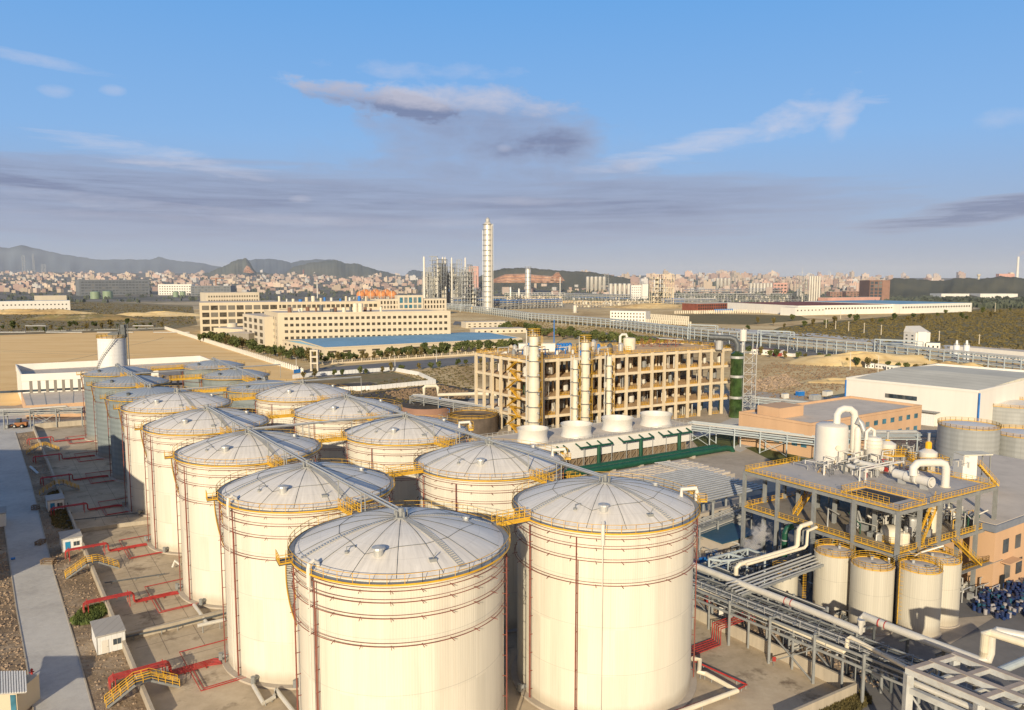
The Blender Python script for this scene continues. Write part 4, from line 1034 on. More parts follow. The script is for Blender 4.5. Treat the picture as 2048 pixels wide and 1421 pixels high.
def windows(t, p, q, z0, rows, rh, cols, ww, wh, mat, u0=.03, u1=.97, name='window', d=.12, skip=(), limit=100, frame=None):
    """openings on the wall line p-q (seen from outside p is on the left); shared meshes, each a part"""
    l = hypot(q[0]-p[0], q[1]-p[1]); ux, uy = (q[0]-p[0])/l, (q[1]-p[1])/l; nx, ny = uy, -ux
    me = MB(); me.hexa([(-ww/2, -d, 0), (ww/2, -d, 0), (ww/2, .0, 0), (-ww/2, .0, 0)], [(-ww/2, -d, wh), (ww/2, -d, wh), (ww/2, .0, wh), (-ww/2, .0, wh)])
    mesh = me.mesh(name, mat=mat); rest = MB(); wl = wloc(t); rz = atan2(uy, ux)
    for r in range(rows):
        for c in range(cols):
            if (r, c) in skip: continue
            f = u0+(u1-u0)*((c+.5)/cols); x, y, z = p[0]+ux*l*f+nx*.02, p[1]+uy*l*f+ny*.02, z0+r*rh
            k = WCOUNT.get((t.name, name), 0)
            if k < limit:
                inst(name, mesh, t, (x-wl[0], y-wl[1], z-wl[2]), rz); WCOUNT[(t.name, name)] = k+1
            else: rest.box((x+nx*d/2, y+ny*d/2, z), ww, d, wh, rz)
    if rest.v: rest.build('window_rows', mat, t)['kind'] = 'stuff'
# white building with parapet
H = 14.8; q = [P(43, 749, H), P(455, 733, H), P(400, 712, H)]; q.append(P(32, 729, H))
t = thing('white_factory_hall', 'long white hall with high parapet and shaded flat roof behind the grey tanks', 'factory hall', (q[0][0], q[0][1], 0))
fl, fr, br, bl = q
shell_box(t, q, 0, H-3.2, M['whitewall'], M['flatroof'])
m = MB()
for a, b in ((fl, fr), (fr, br), (br, bl), (bl, fl)): m.bar((a[0], a[1], H-1.6), (b[0], b[1], H-1.6), .5, 3.19)
m.build('parapet', M['whitewall'], t)
windows(t, fl, fr, 1.0, 1, 1, 26, 1.1, H-2.5, pm('grey_pilaster', (.22, .2, .17), .8), .02, .98, 'vertical_strip', .15)
windows(t, fl, fr, H-8.2, 1, 1, 3, 62, 1.0, M['glass'], .03, .95, 'window_band', .1)
t2 = lerp(bl, fr, .3); windows
m = MB()
for i in range(7): c = lerp(lerp(fl, bl, .3), lerp(fr, br, .3), .04+i*.03); m.box((c[0], c[1], H-3.1), 1.2, 3, .9)
m.build('roof_duct', M['dark'], t)
# silo
sy = 322; s0 = YP(223.5, 676, sy); sr = 26.2/FPX*sy; sh = s0[2]
t = thing('white_silo', 'tall white silo with yellow railed top and machinery above the grey tanks', 'silo', (s0[0], sy, 0))
MB().lathe([(sr, 0), (sr, sh), (sr-.3, sh+.2)], (s0[0], sy, 0), 48, cap0=False).build('shell', M['silowhite'], t, smooth=True)
MB().rail([pol(sr+.3, a, sh+.1, (s0[0], sy)) for a in range(0, 360, 20)], 1.3, 1.5, .12, 3, closed=True).build('railing', M['yellow'], t)
m = MB()
for i, (dx, dy, sx, sz) in enumerate(((1.5, 0, 3.4, 2.2), (4.2, .5, 2.0, 3.6), (-.6, 1, 2.2, 1.6), (5.2, 0, 1.6, 5.4))): m.box((s0[0]+dx, sy+dy, sh+.2), sx, 2, sz)
for i in range(5): m.bar((s0[0]+3.4+i*.7, sy-1, sh+1), (s0[0]+2.6+i*.9, sy-1, sh+6-i*.4), .18)
m.build('elevator_head', M['steeld'], t)
m = MB(); m.tube([pol(sr+.8, 310-i*6, sh-i*.95, (s0[0], sy)) for i in range(20)], .16, 5); m.tube([pol(sr+.8, 310-i*6, sh-i*.95+1.1, (s0[0], sy)) for i in range(20)], .07, 5)
for i in range(20): m.bar(pol(sr+.1, 310-i*6, sh-i*.95, (s0[0], sy)), pol(sr+1.4, 310-i*6, sh-i*.95, (s0[0], sy)), .25, .1)
m.build('spiral_stair', M['steel'], t)
m = MB()
for a in (0, 1): m.bar((s0[0]+sr+.5+a*.9, sy, 0), (s0[0]+sr+.5+a*.9, sy, sh+6), .3)
m.build('elevator_leg', M['steeld'], t)
m = MB(); m.rail([(s0[0]-sr-3, sy-2, 8), (s0[0]-sr-.5, sy-3, 8)], 2, 1, .15, 3); m.box((s0[0]-sr-1.2, sy, 0), 1.5, 1.5, 9); m.build('scaffold', M['yellow'], t)
# low orange building with a flat roof in front of the hall
t = thing('low_orange_building', 'low tan orange building with wide flat roof beyond the pipe rack', 'building', P(60, 812))
h = 6.0; q = [P(52, 812, h), P(185, 804, h), P(192, 778, h), P(42, 783, h)]
shell_box(t, q, 0, h, M['orangew'], M['flatroof'])
windows(t, q[0], q[1], 2.2, 1, 1, 4, 2.4, 1.8, M['glass'], .1, .9)
m = MB()
for i in range(5): a = lerp(q[0], q[1], .1+i*.2); b = lerp(q[3], q[2], .1+i*.2); m.bar((a[0], a[1], h+.09), (b[0], b[1], h+.09), .3, .05)
m.build('roof_joint', M['steel'], t)
# pipe rack across the left
def rack(name, label, pts, levels, width, bay, npipes, mat, pipemats, group=None, foot=0.0, pr=(.12, .3), seed=0, brace=True, colw=.35, cat='pipe rack', dxy=None, cmat=None):
    """steel pipe bridge along a polyline: portals, longitudinal beams, pipes on every level"""
    r = random.Random(seed); t = thing(name, label, cat, (pts[0][0], pts[0][1], 0), group)
    for a, b in zip(pts[:-1], pts[1:]):
        l = hypot(b[0]-a[0], b[1]-a[1]); ux, uy = (b[0]-a[0])/l, (b[1]-a[1])/l; nx, ny = uy, -ux
        n = max(1, round(l/bay)); top = max(levels)
        for i in range(n+1):
            c = (a[0]+ux*l*i/n, a[1]+uy*l*i/n); m = MB()
            for s_ in (-1, 1): m.bar((c[0]+nx*width/2*s_, c[1]+ny*width/2*s_, foot), (c[0]+nx*width/2*s_, c[1]+ny*width/2*s_, top+.4), colw)
            for z in levels: m.bar((c[0]-nx*width/2, c[1]-ny*width/2, z), (c[0]+nx*width/2, c[1]+ny*width/2, z), colw*.7, colw)
            m.build('portal', cmat or mat, t)
        m = MB()
        for z in levels:
            for s_ in (-1, 1): m.bar((a[0]+nx*width/2*s_, a[1]+ny*width/2*s_, z-.05), (b[0]+nx*width/2*s_, b[1]+ny*width/2*s_, z-.05), colw*.6, colw)
        if brace:
            for i in range(0, n, 3):
                c, d = (a[0]+ux*l*i/n, a[1]+uy*l*i/n), (a[0]+ux*l*(i+1)/n, a[1]+uy*l*(i+1)/n)
                for s_ in (-1, 1):
                    m.bar((c[0]+nx*width/2*s_, c[1]+ny*width/2*s_, foot+.3), (d[0]+nx*width/2*s_, d[1]+ny*width/2*s_, min(levels)-.2), colw*.45); m.bar((d[0]+nx*width/2*s_, d[1]+ny*width/2*s_, foot+.3), (c[0]+nx*width/2*s_, c[1]+ny*width/2*s_, min(levels)-.2), colw*.45)
        m.build('beam', mat, t)
        for z in levels:
            for k in range(npipes):
                e = (-.42+.84*(k+.5)/npipes)*width+r.uniform(-.1, .1); pr_ = r.uniform(*pr)
                m = MB(); m.tube([(a[0]+nx*e, a[1]+ny*e, z+.2+pr_), (b[0]+nx*e, b[1]+ny*e, z+.2+pr_)], pr_, 7)
                m.build('pipe', M[r.choice(pipemats)], t)
    return t
a = P(-260, 868); b = P(168, 852)
rack('pipe_rack', 'grey pipe rack with pipes crossing behind the loader on the left', [a, b], [5.6, 7.0], 3.2, 9, 4, M['steel'], ['galv', 'steel', 'insul', 'galv'], seed=1)
line('bent_pipe', 'white pipe dropping beside the far end of the tank pad', 'pipe', [P(60, 818, 8), P(132, 813, 8), P(152, 826, 5), P(185, 824, 5)], .4, M['insul'], 8)
# wheel loader in the shade
c = P(40, 856); t = thing('wheel_loader', 'dark orange wheel loader parked in the shade on the road', 'loader', c)
MB().box((c[0], c[1], .8), 3.0, 2.2, 1.4, .2).build('body', M['orange'], t); MB().box((c[0]-.3, c[1], 2.203), 1.5, 1.7, 1.5, .2).build('cab', M['glass'], t)
MB().box((c[0]+1.9, c[1]+.3, 1.0), 1.6, 1.9, 1.3, .2).build('engine_cover', M['orange'], t)
m = MB(); m.bar((c[0]-1.2, c[1]-.2, 1.6), (c[0]-3.4, c[1]-.7, .8), .35); m.bar((c[0]-1.2, c[1]+.6, 1.6), (c[0]-3.4, c[1]+.2, .8), .35); m.build('lift_arm', M['orange'], t)
MB().hexa([(c[0]-4.9, c[1]-1.9, .1), (c[0]-3.4, c[1]-1.7, .1), (c[0]-3.4, c[1]+1.2, .1), (c[0]-4.9, c[1]+1.0, .1)], [(c[0]-4.3, c[1]-1.9, 1.4), (c[0]-3.4, c[1]-1.7, 1.5), (c[0]-3.4, c[1]+1.2, 1.5), (c[0]-4.3, c[1]+1.0, 1.4)]).build('bucket', M['steel'], t)
for dx in (-1.3, 1.6):
    for dy in (-1.15, 1.15):
        q = (c[0]+dx, c[1]+dy, .8); w_ = MB().tube([(q[0], q[1]-.3, .8), (q[0], q[1]+.3, .8)], .8, 16).build('wheel', M['rubber'], t); MB().tube([(q[0], q[1]-.32, .8), (q[0], q[1]+.32, .8)], .35, 10).build('rim', M['galv'], w_)
# unused outline for an unseen hall added to shade the road and far pad
q = [(-250, 40, 0), (-165, 62, 0), (-185, 110, 0), (-270, 88, 0)]
# ---------------------------------------------------------------- process building: open concrete frame, four storeys
def zat(p, py):
    """height above p that shows at photo row py"""
    v = (py-710.5)/FPX
    return ZC - p[1]*(_s+v*_c)/(_c-v*_s)
H = 28.0
pN, pR, pL = P(1056, 722, H), P(1468, 697, H), P(952, 707, H)
pB = (pR[0]+pL[0]-pN[0], pR[1]+pL[1]-pN[1], H)
t = thing('process_building', 'long open concrete frame building, four storeys, with distillation columns along its front', 'process building', (pN[0], pN[1], 0))
def bp(i, j, z): return (pN[0]+(pR[0]-pN[0])*i+(pL[0]-pN[0])*j, pN[1]+(pR[1]-pN[1])*i+(pL[1]-pN[1])*j, z)
NB, NS = 16, 6; lv = [.0, 7, 14, 21, 28]
for k in range(1, 5):
    z = lv[k]
    MB().hexa([bp(.003,.006,z-.35), bp(.997,.006,z-.35), bp(.997,.994,z-.35), bp(.003,.994,z-.35)], [bp(.003,.006,z), bp(.997,.006,z), bp(.997,.994,z), bp(.003,.994,z)]).build('floor_slab', M['slab'], t)
    m = MB()
    for a, b in ((bp(0,0,z), bp(1,0,z)), (bp(0,1,z), bp(1,1,z)), (bp(0,0,z), bp(0,1,z)), (bp(1,0,z), bp(1,1,z))): m.bar(add(a, (0,0,-.45)), add(b, (0,0,-.45)), .5, 1.0)
    m.build('edge_beam', M['framec'], t)
    m = MB()
    for i in range(1, NB): m.bar(bp(i/NB, .01, z-.7), bp(i/NB, .99, z-.7), .4, .7)
    m.build('cross_beam', M['framec'], t)
cm = MB(); cm.box((0,0,0), .95, .95, 28.35, VA); cme = cm.mesh('column', mat=M['framec'])
cin = MB(); cin.box((0,0,0), .7, .7, 27.6, VA); cine = cin.mesh('inner_column', mat=M['framec'])
w0 = wloc(t)
for i in range(NB+1):
    for j in range(NS+1):
        p = bp(i/NB, j/NS, 0)
        if i in (0, NB) or j in (0, NS): inst('column', cme, t, (p[0]-w0[0], p[1]-w0[1], 0))
    for j in (.33, .66):
        p = bp(i/NB, j, 0)
        if 0 < i < NB: inst('inner_column', cine, t, (p[0]-w0[0], p[1]-w0[1], 0))
# inner walls, vessels and pipes between the floors
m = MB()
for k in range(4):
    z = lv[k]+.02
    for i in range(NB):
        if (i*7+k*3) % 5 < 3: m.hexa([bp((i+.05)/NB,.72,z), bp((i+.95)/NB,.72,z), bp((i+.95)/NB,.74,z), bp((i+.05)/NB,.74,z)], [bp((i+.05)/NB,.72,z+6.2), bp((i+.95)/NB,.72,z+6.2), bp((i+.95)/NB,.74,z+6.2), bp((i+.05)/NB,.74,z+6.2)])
m.build('inner_wall', pm('tan_inner_wall', (.60, .49, .33), .9, 0, .2, .3), t)  # tan wall colour, varied at random
rr = random.Random(5)
for k in range(4):
    for i in range(NB):
        z = lv[k]+.01; u_ = rr.random()
        if u_ < .55:
            q = bp((i+rr.uniform(.3, .7))/NB, rr.uniform(.12, .3), z); r_ = rr.uniform(.7, 1.3)
            MB().lathe([(r_*.3, 0), (r_, .6), (r_, rr.uniform(2.5, 4)), (r_*.3, rr.uniform(4.2, 5.2))], q, 12).build('vessel', M[rr.choice(['insul', 'insul', 'insul', 'creampipe', 'creampipe', 'steel'])], t)
        elif u_ < .85:
            m = MB()
            for _ in range(5):
                x = (i+rr.uniform(.15, .85))/NB; y = rr.uniform(.06, .4); m.tube([bp(x, y, z), bp(x, y, z+6.3)], rr.uniform(.12, .3), 6)
            m.build('pipe_riser', M[rr.choice(['insul', 'galv', 'white', 'insul', 'green', 'steel'])], t)
        if rr.random() < .5: MB().rail([bp((i+.08)/NB, .03, z), bp((i+.92)/NB, .03, z)], 1.1, 1.5, .09, 2).build('railing', M['yellow'], t)
# yellow stair tower at the near corner, beside the big column
m = MB()
for k in range(8):
    z = k*3.4; a, b = (bp(.0, .10, z), bp(.0, .26, z+3.4)) if k % 2 == 0 else (bp(.0, .26, z), bp(.0, .10, z+3.4))
    a, b = add(a, (-1.6*V[0]*(1+k % 2), -1.6*V[1]*(1+k % 2), 0)), add(b, (-1.6*V[0]*(1+k % 2), -1.6*V[1]*(1+k % 2), 0)); m.bar(a, b, .7, .15); m.rail([add(a, (.6, 0, 0)), add(b, (.6, 0, 0))], 1.1, 1.6, .06, 2)
    m.bar(bp(-.012, .08, z+3.4), bp(-.012, .28, z+3.4), 1.6, .1)
m.build('stair_tower', M['yellow'], t)
MB().rail([bp(0,.0,28.4), bp(1,0,28.4), bp(1,1,28.4), bp(0,1,28.4)], 1.1, 2.2, .09, 2, closed=True).build('roof_railing', M['yellow'], t)
MB().hexa([bp(-.002,.80,.0), bp(.0,.80,0), bp(.0,1,0), bp(-.002,1,0)], [bp(-.002,.80,6.6), bp(.0,.80,6.6), bp(.0,1,6.6), bp(-.002,1,6.6)]).build('ground_wall', M['creamd'], t)
# roof equipment
for i in range(46):
    x, y = rr.uniform(.03, .52), rr.uniform(.15, .9); q = bp(x, y, 28.05); s_ = rr.uniform(.8, 2.2); kk = rr.random(); mt = M[rr.choice(['galv', 'steel', 'insul', 'white', 'steeld', 'bluept', 'insul'])]
    if kk < .4: MB().lathe([(s_*.5, 0), (s_*.6, .3), (s_*.6, s_*1.6), (s_*.2, s_*2)], q, 12).build('roof_vessel', mt, t)
    elif kk < .7: MB().tube([q, add(q, (0,0,2.2)), add(q, (V[0]*5, V[1]*5, 2.2)), add(q, (V[0]*5, V[1]*5, 0))], .25, 7).build('roof_pipe', mt, t)
    else: MB().rail([q, add(q, (V[0]*4, V[1]*4, 0)), add(q, (V[0]*4+U[0]*3, V[1]*4+U[1]*3, 0))], 2.2, 1.3, .12, 3).build('roof_platform', M['yellow'], t)
# things standing on the roof
def std(name, label, cat, c, parts, group=None):
    t_ = thing(name, label, cat, c, group)
    for nme, mb, mt in parts: mb.build(nme, mt, t_)
    return t_
def vessel(r, h, c, dome=.35, n=24): return MB().lathe([(r*.98, 0), (r, .1), (r, h-r*dome), (r*.86, h-r*dome*.45), (r*.5, h-r*.08), (.05, h)], c, n)
q = bp(.60, .5, 28.03)
std('roof_tank', 'cream rooftop tank with a bent white pipe on the process building', 'tank', q, [('shell', vessel(2.6, 5.2, q, .2), M['creampipe']), ('pipe', MB().tube([add(q, (-4, -.5, 0)), add(q, (-4, -.5, 5.6)), add(q, (-3.2, -.4, 6.4)), add(q, (-1.5, 0, 6.4)), add(q, (-1.0, 0, 5.2))], .55, 10), M['white'])])
for i in range(5):
    q = bp(.33+i*.014, .80, 28.03); std('water_tank', 'bright blue rooftop water tank in a row of five', 'tank', q, [('shell', MB().lathe([(.8, 0), (.9, .2), (.9, 2.6), (.3, 3.1)], q, 12), M['bluept'])], 'bright blue water tanks in a row on the process building roof')
q = bp(.14, .62, 28.03)
std('blue_pump', 'bright blue pump unit on the process building roof', 'pump', q, [('body', MB().box(q, 3.5, 2, 2.2, .3), M['bluept']), ('motor', MB().cyl(add(q, (1.2, 0, 2.2)), .7, 2.2, 10), M['bluept'])])
q = bp(.24, .85, 28.03)
t2 = thing('white_roof_hut', 'low white sheet hut on the back of the process building roof', 'hut', q); MB().box(q, 15, 3, 3.2, VA-.5).build('wall', M['whitewall'], t2); MB().box(add(q, (0,0,3.203)), 15.4, 3.4, .2, VA-.5).build('roof', M['greyroof'], t2)
q = bp(.80, .60, 28.03)
t2 = thing('roof_shed', 'open shed with dark red trusses and pale sheet roof on the process building', 'shed', q)
m = MB()
for i in range(5):
    a = add(q, (-8+i*3.6, 0, 0)); m.bar(a, add(a, (0, 0, 3.4)), .25); m.bar(add(a, (0, 5, 0)), add(a, (0, 5, 3.4)), .25); m.bar(a, add(a, (3.6, 0, 3.4)), .2); m.bar(add(a, (0,0,3.4)), add(a, (0, 5, 3.4)), .25)
m.build('truss', M['redroof'], t2); MB().hexa([add(q, (-1, -.6, 3.6)), add(q, (10, -.6, 3.0)), add(q, (10, 6, 3.0)), add(q, (-1, 6, 3.6))], [add(q, (-1, -.6, 3.75)), add(q, (10, -.6, 3.15)), add(q, (10, 6, 3.15)), add(q, (-1, 6, 3.75))]).build('roof', M['greyroof'], t2)
# ---------------------------------------------------------------- distillation columns along the front
def column(label, px, by, tops, Y, top_rail=True, platforms=6):
    """tops: list of (row of the step, half width in px) from the top down"""
    t = thing('distillation_column', label, 'distillation column', (YP(px, 700, Y)[0], Y, 0), 'cream distillation columns in front of the concrete frame')
    x = YP(px, 700, Y)[0]; prof = []; zs = []
    for py, hw in tops: zs.append((zat((x, Y), py), hw/FPX*Y))
    prof = [(zs[-1][1]*1.08, 0), (zs[-1][1]*1.08, 1.5), (zs[-1][1], 1.6)]
    for (z, r), nxt in zip(reversed(zs), list(reversed(zs))[1:]+[None]):
        prof.append((r, z))
        if nxt: prof.append((nxt[1], z+.8))
    zt, rt = zs[0]; prof.append((rt*.8, zt+rt*.3)); prof.append((rt*.3, zt+rt*.55))
    MB().lathe(prof, (x, Y, 0), 28).build('shell', M['creampipe'], t, smooth=True)
    rr_ = zs[-1][1]
    for k in range(platforms):
        z = zt*(.12+.86*(k+.5)/platforms); r_ = rr_ if z < zs[-1][0] else rt
        m = MB().lathe([(r_-.05, z), (r_+.9, z), (r_+.9, z+.14), (r_-.05, z+.14)], (x, Y, 0), 20, False, False); m.build('platform', M['steel'], t)
        MB().rail([pol(r_+.85, a, z+.14, (x, Y)) for a in range(-60, 100, 20)], 1.1, 2, .09, 2).build('railing', M['yellow'], t)
    m = MB(); m.bar((x+rr_+.5, Y-.6, 1), (x+rr_+.5, Y-.6, zt), .12); m.bar((x+rr_+1.0, Y-.6, 1), (x+rr_+1.0, Y-.6, zt), .12); m.build('ladder', M['yellow'], t)
    m = MB(); m.tube([(x-.4, Y, zt), (x-.4, Y, zt+2), (x-rr_-.6, Y-.2, zt+2), (x-rr_-.7, Y-.2, 4)], .22, 8); m.build('vapour_pipe', M['insul'], t)
    for k in range(5): MB().tube([(x+rr_*.6, Y-rr_*.7, zt*(.1+.18*k)), (x+rr_*.75, Y-rr_-.15, zt*(.1+.18*k))], .4, 10).build('manhole', M['galv'], t)
    if top_rail: MB().rail([pol(rt+.7, a, zt, (x, Y)) for a in range(0, 360, 24)], 2.4, 2, .12, 3, closed=True).build('top_railing', M['yellow'], t)
column('tallest and thickest cream distillation column, at the near corner of the concrete frame', 1068, 850, [(672, 9.5), (706, 10.5), (764, 11.6)], 264)
column('tall cream distillation column with railed top, right of a slender one', 1171, 840, [(684, 8.5), (722, 9.2)], 277)
column('slender cream column left of the railed tall one', 1151, 840, [(722, 5.3)], 272, False, 5)
column('slender cream column standing apart, rightmost along the concrete frame', 1219, 835, [(716, 5.4)], 285, False, 5)
c = (bp(-.02, .42, 0)[0]-2, bp(-.02, .42, 0)[1], 0)
line('white_riser_pipe', 'tall white pipe standing against the short side of the concrete frame', 'pipe', [YP(998, 800, 300)[:2]+(0,), YP(998, 800, 300)[:2]+(27.5,), add(YP(998, 800, 300)[:2]+(28.2,), (3, 1, 0))], .7, M['white'], 10)
# green scrubber with its duct, and the lattice stack beside it
x, Y = YP(1473, 760, 312)[0], 312; zt = zat((x, Y), 708); r_ = 2.65
t = thing('scrubber_tower', 'green banded scrubber tower at the right end of the concrete frame', 'scrubber', (x, Y, 0))
MB().lathe([(r_*1.05, 0), (r_*1.05, 1), (r_, 1.1), (r_, zt), (r_*.4, zt+1.2)], (x, Y, 0), 24).build('shell', glass_mat('green_resin_shell', (.035, .065, .02)), t, smooth=True)
for f in (.30, .63, .93): MB().lathe([(r_, zt*f), (r_+.2, zt*f), (r_+.2, zt*f+1.0), (r_, zt*f+1.0)], (x, Y, 0), 24, False, False).build('band', M['galv'], t)
MB().tube([(x, Y, zt+.8), (x, Y, zt+4), (x-1, Y+.5, zt+6.0), (x-3, Y+1, zt+6.6), (x-11, Y+3, zt+6.8)], 1.15, 12).build('duct', M['steeld'], t, smooth=True)
MB().lathe([(1.6, 0), (1.6, 5), (.7, 7)], (x-6.5, Y+4, 28.2), 14).build('fan_housing', M['galv'], t)
x2, Y2 = YP(1480, 700, 316)[0]+.6, 316; zt2 = zat((x2, Y2), 648)
t = thing('flue_stack', 'thin flue stack with a pale drum, held by a steel lattice', 'stack', (x2, Y2, 0))
m = MB(); hw = 2.6; zl = zat((x2, Y2), 688)
for a, b in ((-1, -1), (1, -1), (1, 1), (-1, 1)): m.bar((x2+3+a*hw, Y2+b*hw, 0), (x2+3+a*hw, Y2+b*hw, zl), .3)
for k in range(int(zl/4.5)):
    z = k*4.5
    for (a, b), (c_, d) in (((-1,-1),(1,-1)), ((1,-1),(1,1)), ((1,1),(-1,1)), ((-1,1),(-1,-1))):
        m.bar((x2+3+a*hw, Y2+b*hw, z), (x2+3+c_*hw, Y2+d*hw, z+4.5), .16); m.bar((x2+3+a*hw, Y2+b*hw, z+4.5), (x2+3+c_*hw, Y2+d*hw, z+4.5), .2)
m.build('lattice', M['galv'], t)
MB().lathe([(.8, 0), (.8, zl), (.35, zl+1), (.35, zt2-2)], (x2+.6, Y2, 0), 12).build('flue', M['galv'], t); MB().lathe([(1.4, zl+1.2), (1.4, zl+6)], (x2+.6, Y2, 0), 14).build('drum', M['white'], t)
# ---------------------------------------------------------------- cooling tower block with four fan stacks
hC = 8.6
cA, cB = P(1112, 889, hC), P(1383, 851, hC)          # front top edge
cD = P(960, 872, hC); 
ux = (cB[0]-cA[0], cB[1]-cA[1]); l = hypot(*ux); ux = (ux[0]/l, ux[1]/l); uy = (-ux[1], ux[0])
cW = 19.0; ext = 26.0
def cp(a, b, z): return (cA[0]+ux[0]*a+uy[0]*b, cA[1]+ux[1]*a+uy[1]*b, z)
t = thing('cooling_tower_block', 'long low white cooling tower block with four fan stacks on its deck', 'cooling tower', cp(0, 0, 0))
MB().hexa([cp(-ext,0,3.4), cp(l,0,3.4), cp(l,cW,3.4), cp(-ext,cW,3.4)], [cp(-ext,0,hC), cp(l,0,hC), cp(l,cW,hC), cp(-ext,cW,hC)]).build('upper_casing', M['whitewall'], t)
MB().hexa([cp(-ext,-.2,hC+.003), cp(l+.2,-.2,hC+.003), cp(l+.2,cW+.2,hC+.003), cp(-ext,cW+.2,hC+.003)], [cp(-ext,-.2,hC+.15), cp(l+.2,-.2,hC+.15), cp(l+.2,cW+.2,hC+.15), cp(-ext,cW+.2,hC+.15)]).build('deck', M['flatroof'], t)
MB().hexa([cp(-ext+1,1.5,.5), cp(l-1,1.5,.5), cp(l-1,cW-1.5,.5), cp(-ext+1,cW-1.5,.5)], [cp(-ext+1,1.5,3.397), cp(l-1,1.5,3.397), cp(l-1,cW-1.5,3.397), cp(-ext+1,cW-1.5,3.397)]).build('inner_fill', pm('brown_fill_packing', (.20, .145, .09), .9, 0, .3, .6), t)
MB().hexa([cp(-ext-1,-2,0), cp(l+1,-2,0), cp(l+1,cW+1,0), cp(-ext-1,cW+1,0)], [cp(-ext-1,-2,.5), cp(l+1,-2,.5), cp(l+1,cW+1,.5), cp(-ext-1,cW+1,.5)]).build('basin', M['concrete'], t)
m = MB(); nb = 34
for i in range(nb+1):
    a = -ext+(l+ext)*i/nb; m.bar(cp(a, .15, .5), cp(a, .15, 3.4), .22)
    if i < nb: m.bar(cp(a, .15, .6), cp(a+(l+ext)/nb, .15, 3.3), .14)
m.build('louvre_brace', pm('shade_brown_louvre', (.26, .21, .15), .9), t)  # brace colour darkened so the louvres look shaded
m = MB().rail([cp(-ext,-.1,hC+.15), cp(l+.1,-.1,hC+.15), cp(l+.1,cW,hC+.15), cp(-ext,cW,hC+.15)], 1.1, 1.9, .08, 2); m.build('railing', M['galv'], t)
for i, px in enumerate((1066, 1155, 1238, 1316)):
    py = (884, 874, 861, 852)[i]
    c = P(px, py, hC+.5); R_ = 33.0/FPX*c[1]; c = (c[0], c[1]+R_*.72, hC+.15)
    f = MB().lathe([(R_*1.0, 0), (R_*.94, .8), (R_*.91, 1.7), (R_*.93, 2.7), (R_*1.0, 3.7), (R_*1.01, 3.85), (R_*.96, 3.8), (R_*.89, 2.7), (R_*.87, .5)], c, 40, False, False).build('fan_stack', M['white'], t, smooth=True)
    m = MB()
    for k in range(6): a = k*60+15*i; m.hexa([pol(.5, a-6, 1.0, c), pol(R_*.8, a-2, .9, c), pol(R_*.8, a+5, 1.2, c), pol(.5, a+8, 1.2, c)], [pol(.5, a-6, 1.06, c), pol(R_*.8, a-2, .96, c), pol(R_*.8, a+5, 1.26, c), pol(.5, a+8, 1.26, c)])
    for v_ in range(len(m.v)): m.v[v_] = (m.v[v_][0], m.v[v_][1], m.v[v_][2]+c[2])
    m.build('fan_blades', M['steeld'], f); MB().cyl((c[0], c[1], c[2]), .6, 1.3, 12).build('fan_hub', M['steel'], f)
# green risers with comb headers
def comb(px0, px1, py, label, riser=.5, n=4):
    a = P(px0, py+(0), 6.8); a = cp(*tocp(px0), 0)
    return a
def tocp(px, yy=-2.4):
    # parameter along the block whose point, yy in front of it at z 7.3, shows at column px
    lo, hi = -ext, l+3
    for _ in range(40):
        mid = (lo+hi)/2; q = cp(mid, yy, 7.3); x = 1024+FPX*q[0]/(q[1]*_c-(7.3-ZC)*_s)
        if x < px: lo = mid
        else: hi = mid
    return mid, yy
for k, (x0, x1, xr, n) in enumerate(((1122, 1136, 1110, 2), (1160, 1226, 1198, 4), (1246, 1308, 1282, 4), (1326, 1383, 1359, 4))):
    a0, a1, ar = tocp(x0)[0], tocp(x1)[0], tocp(xr)[0]
    q = cp((a0+a1)/2, -2.4, 0)
    t = thing('green_header', 'green comb shaped water header %s the white cooling block' % ['mostly hidden by the nearest dome beside', 'second from the dome in front of', 'third from the dome in front of', 'at the right end of'][k], 'water header', q, 'green comb headers of the cooling tower')
    MB().tube([cp(a0, -2.4, 7.0), cp(a1, -2.4, 7.0)], .32, 10).build('header', M['green'], t)
    for i in range(n):
        a = a0+(a1-a0)*(i+.03)/(n-1+.06); MB().tube([cp(a, -2.4, 7.2), cp(a, -.1, 7.9)], .24, 8).build('branch', M['green'], t)
    MB().tube([cp(ar, -2.4, 7.0), cp(ar, -2.4, 1.0), cp(ar, -4.5, .9)], .62, 12).build('riser', M['green'], t)
    m = MB(); m.bar(cp(a0+1.5, -2.4, 0), cp(a0+1.5, -2.4, 6.7), .2); m.bar(cp(a1-.5, -2.4, 0), cp(a1-.5, -2.4, 6.7), .2); m.build('support_post', M['steel'], t)
for i, (yy, zz, e0, e1, lab) in enumerate(((-5.0, 1.4, -22, l+5.5, 'thick green water main lying behind another, along the cooling block'), (-8.2, 1.4, -24, l+8, 'thick green water main in front of the other one, between cooling block and sheds'))):
    t = thing('green_water_main', lab, 'pipe', cp(0, yy, 0), 'thick green water mains')
    MB().tube([cp(e0, yy, zz), cp(e1, yy, zz), cp(e1+2, yy-.5, zz-.4), cp(e1+2.4, yy-.6, 0)], .95, 14).build('pipe', M['green'], t, smooth=True)
    m = MB()
    for k in range(7): m.box((*cp(e0+6+k*11, yy, 0)[:2], 0), 1.0, 2.2, .9, VA)
    m.build('saddle', M['concrete'], t)
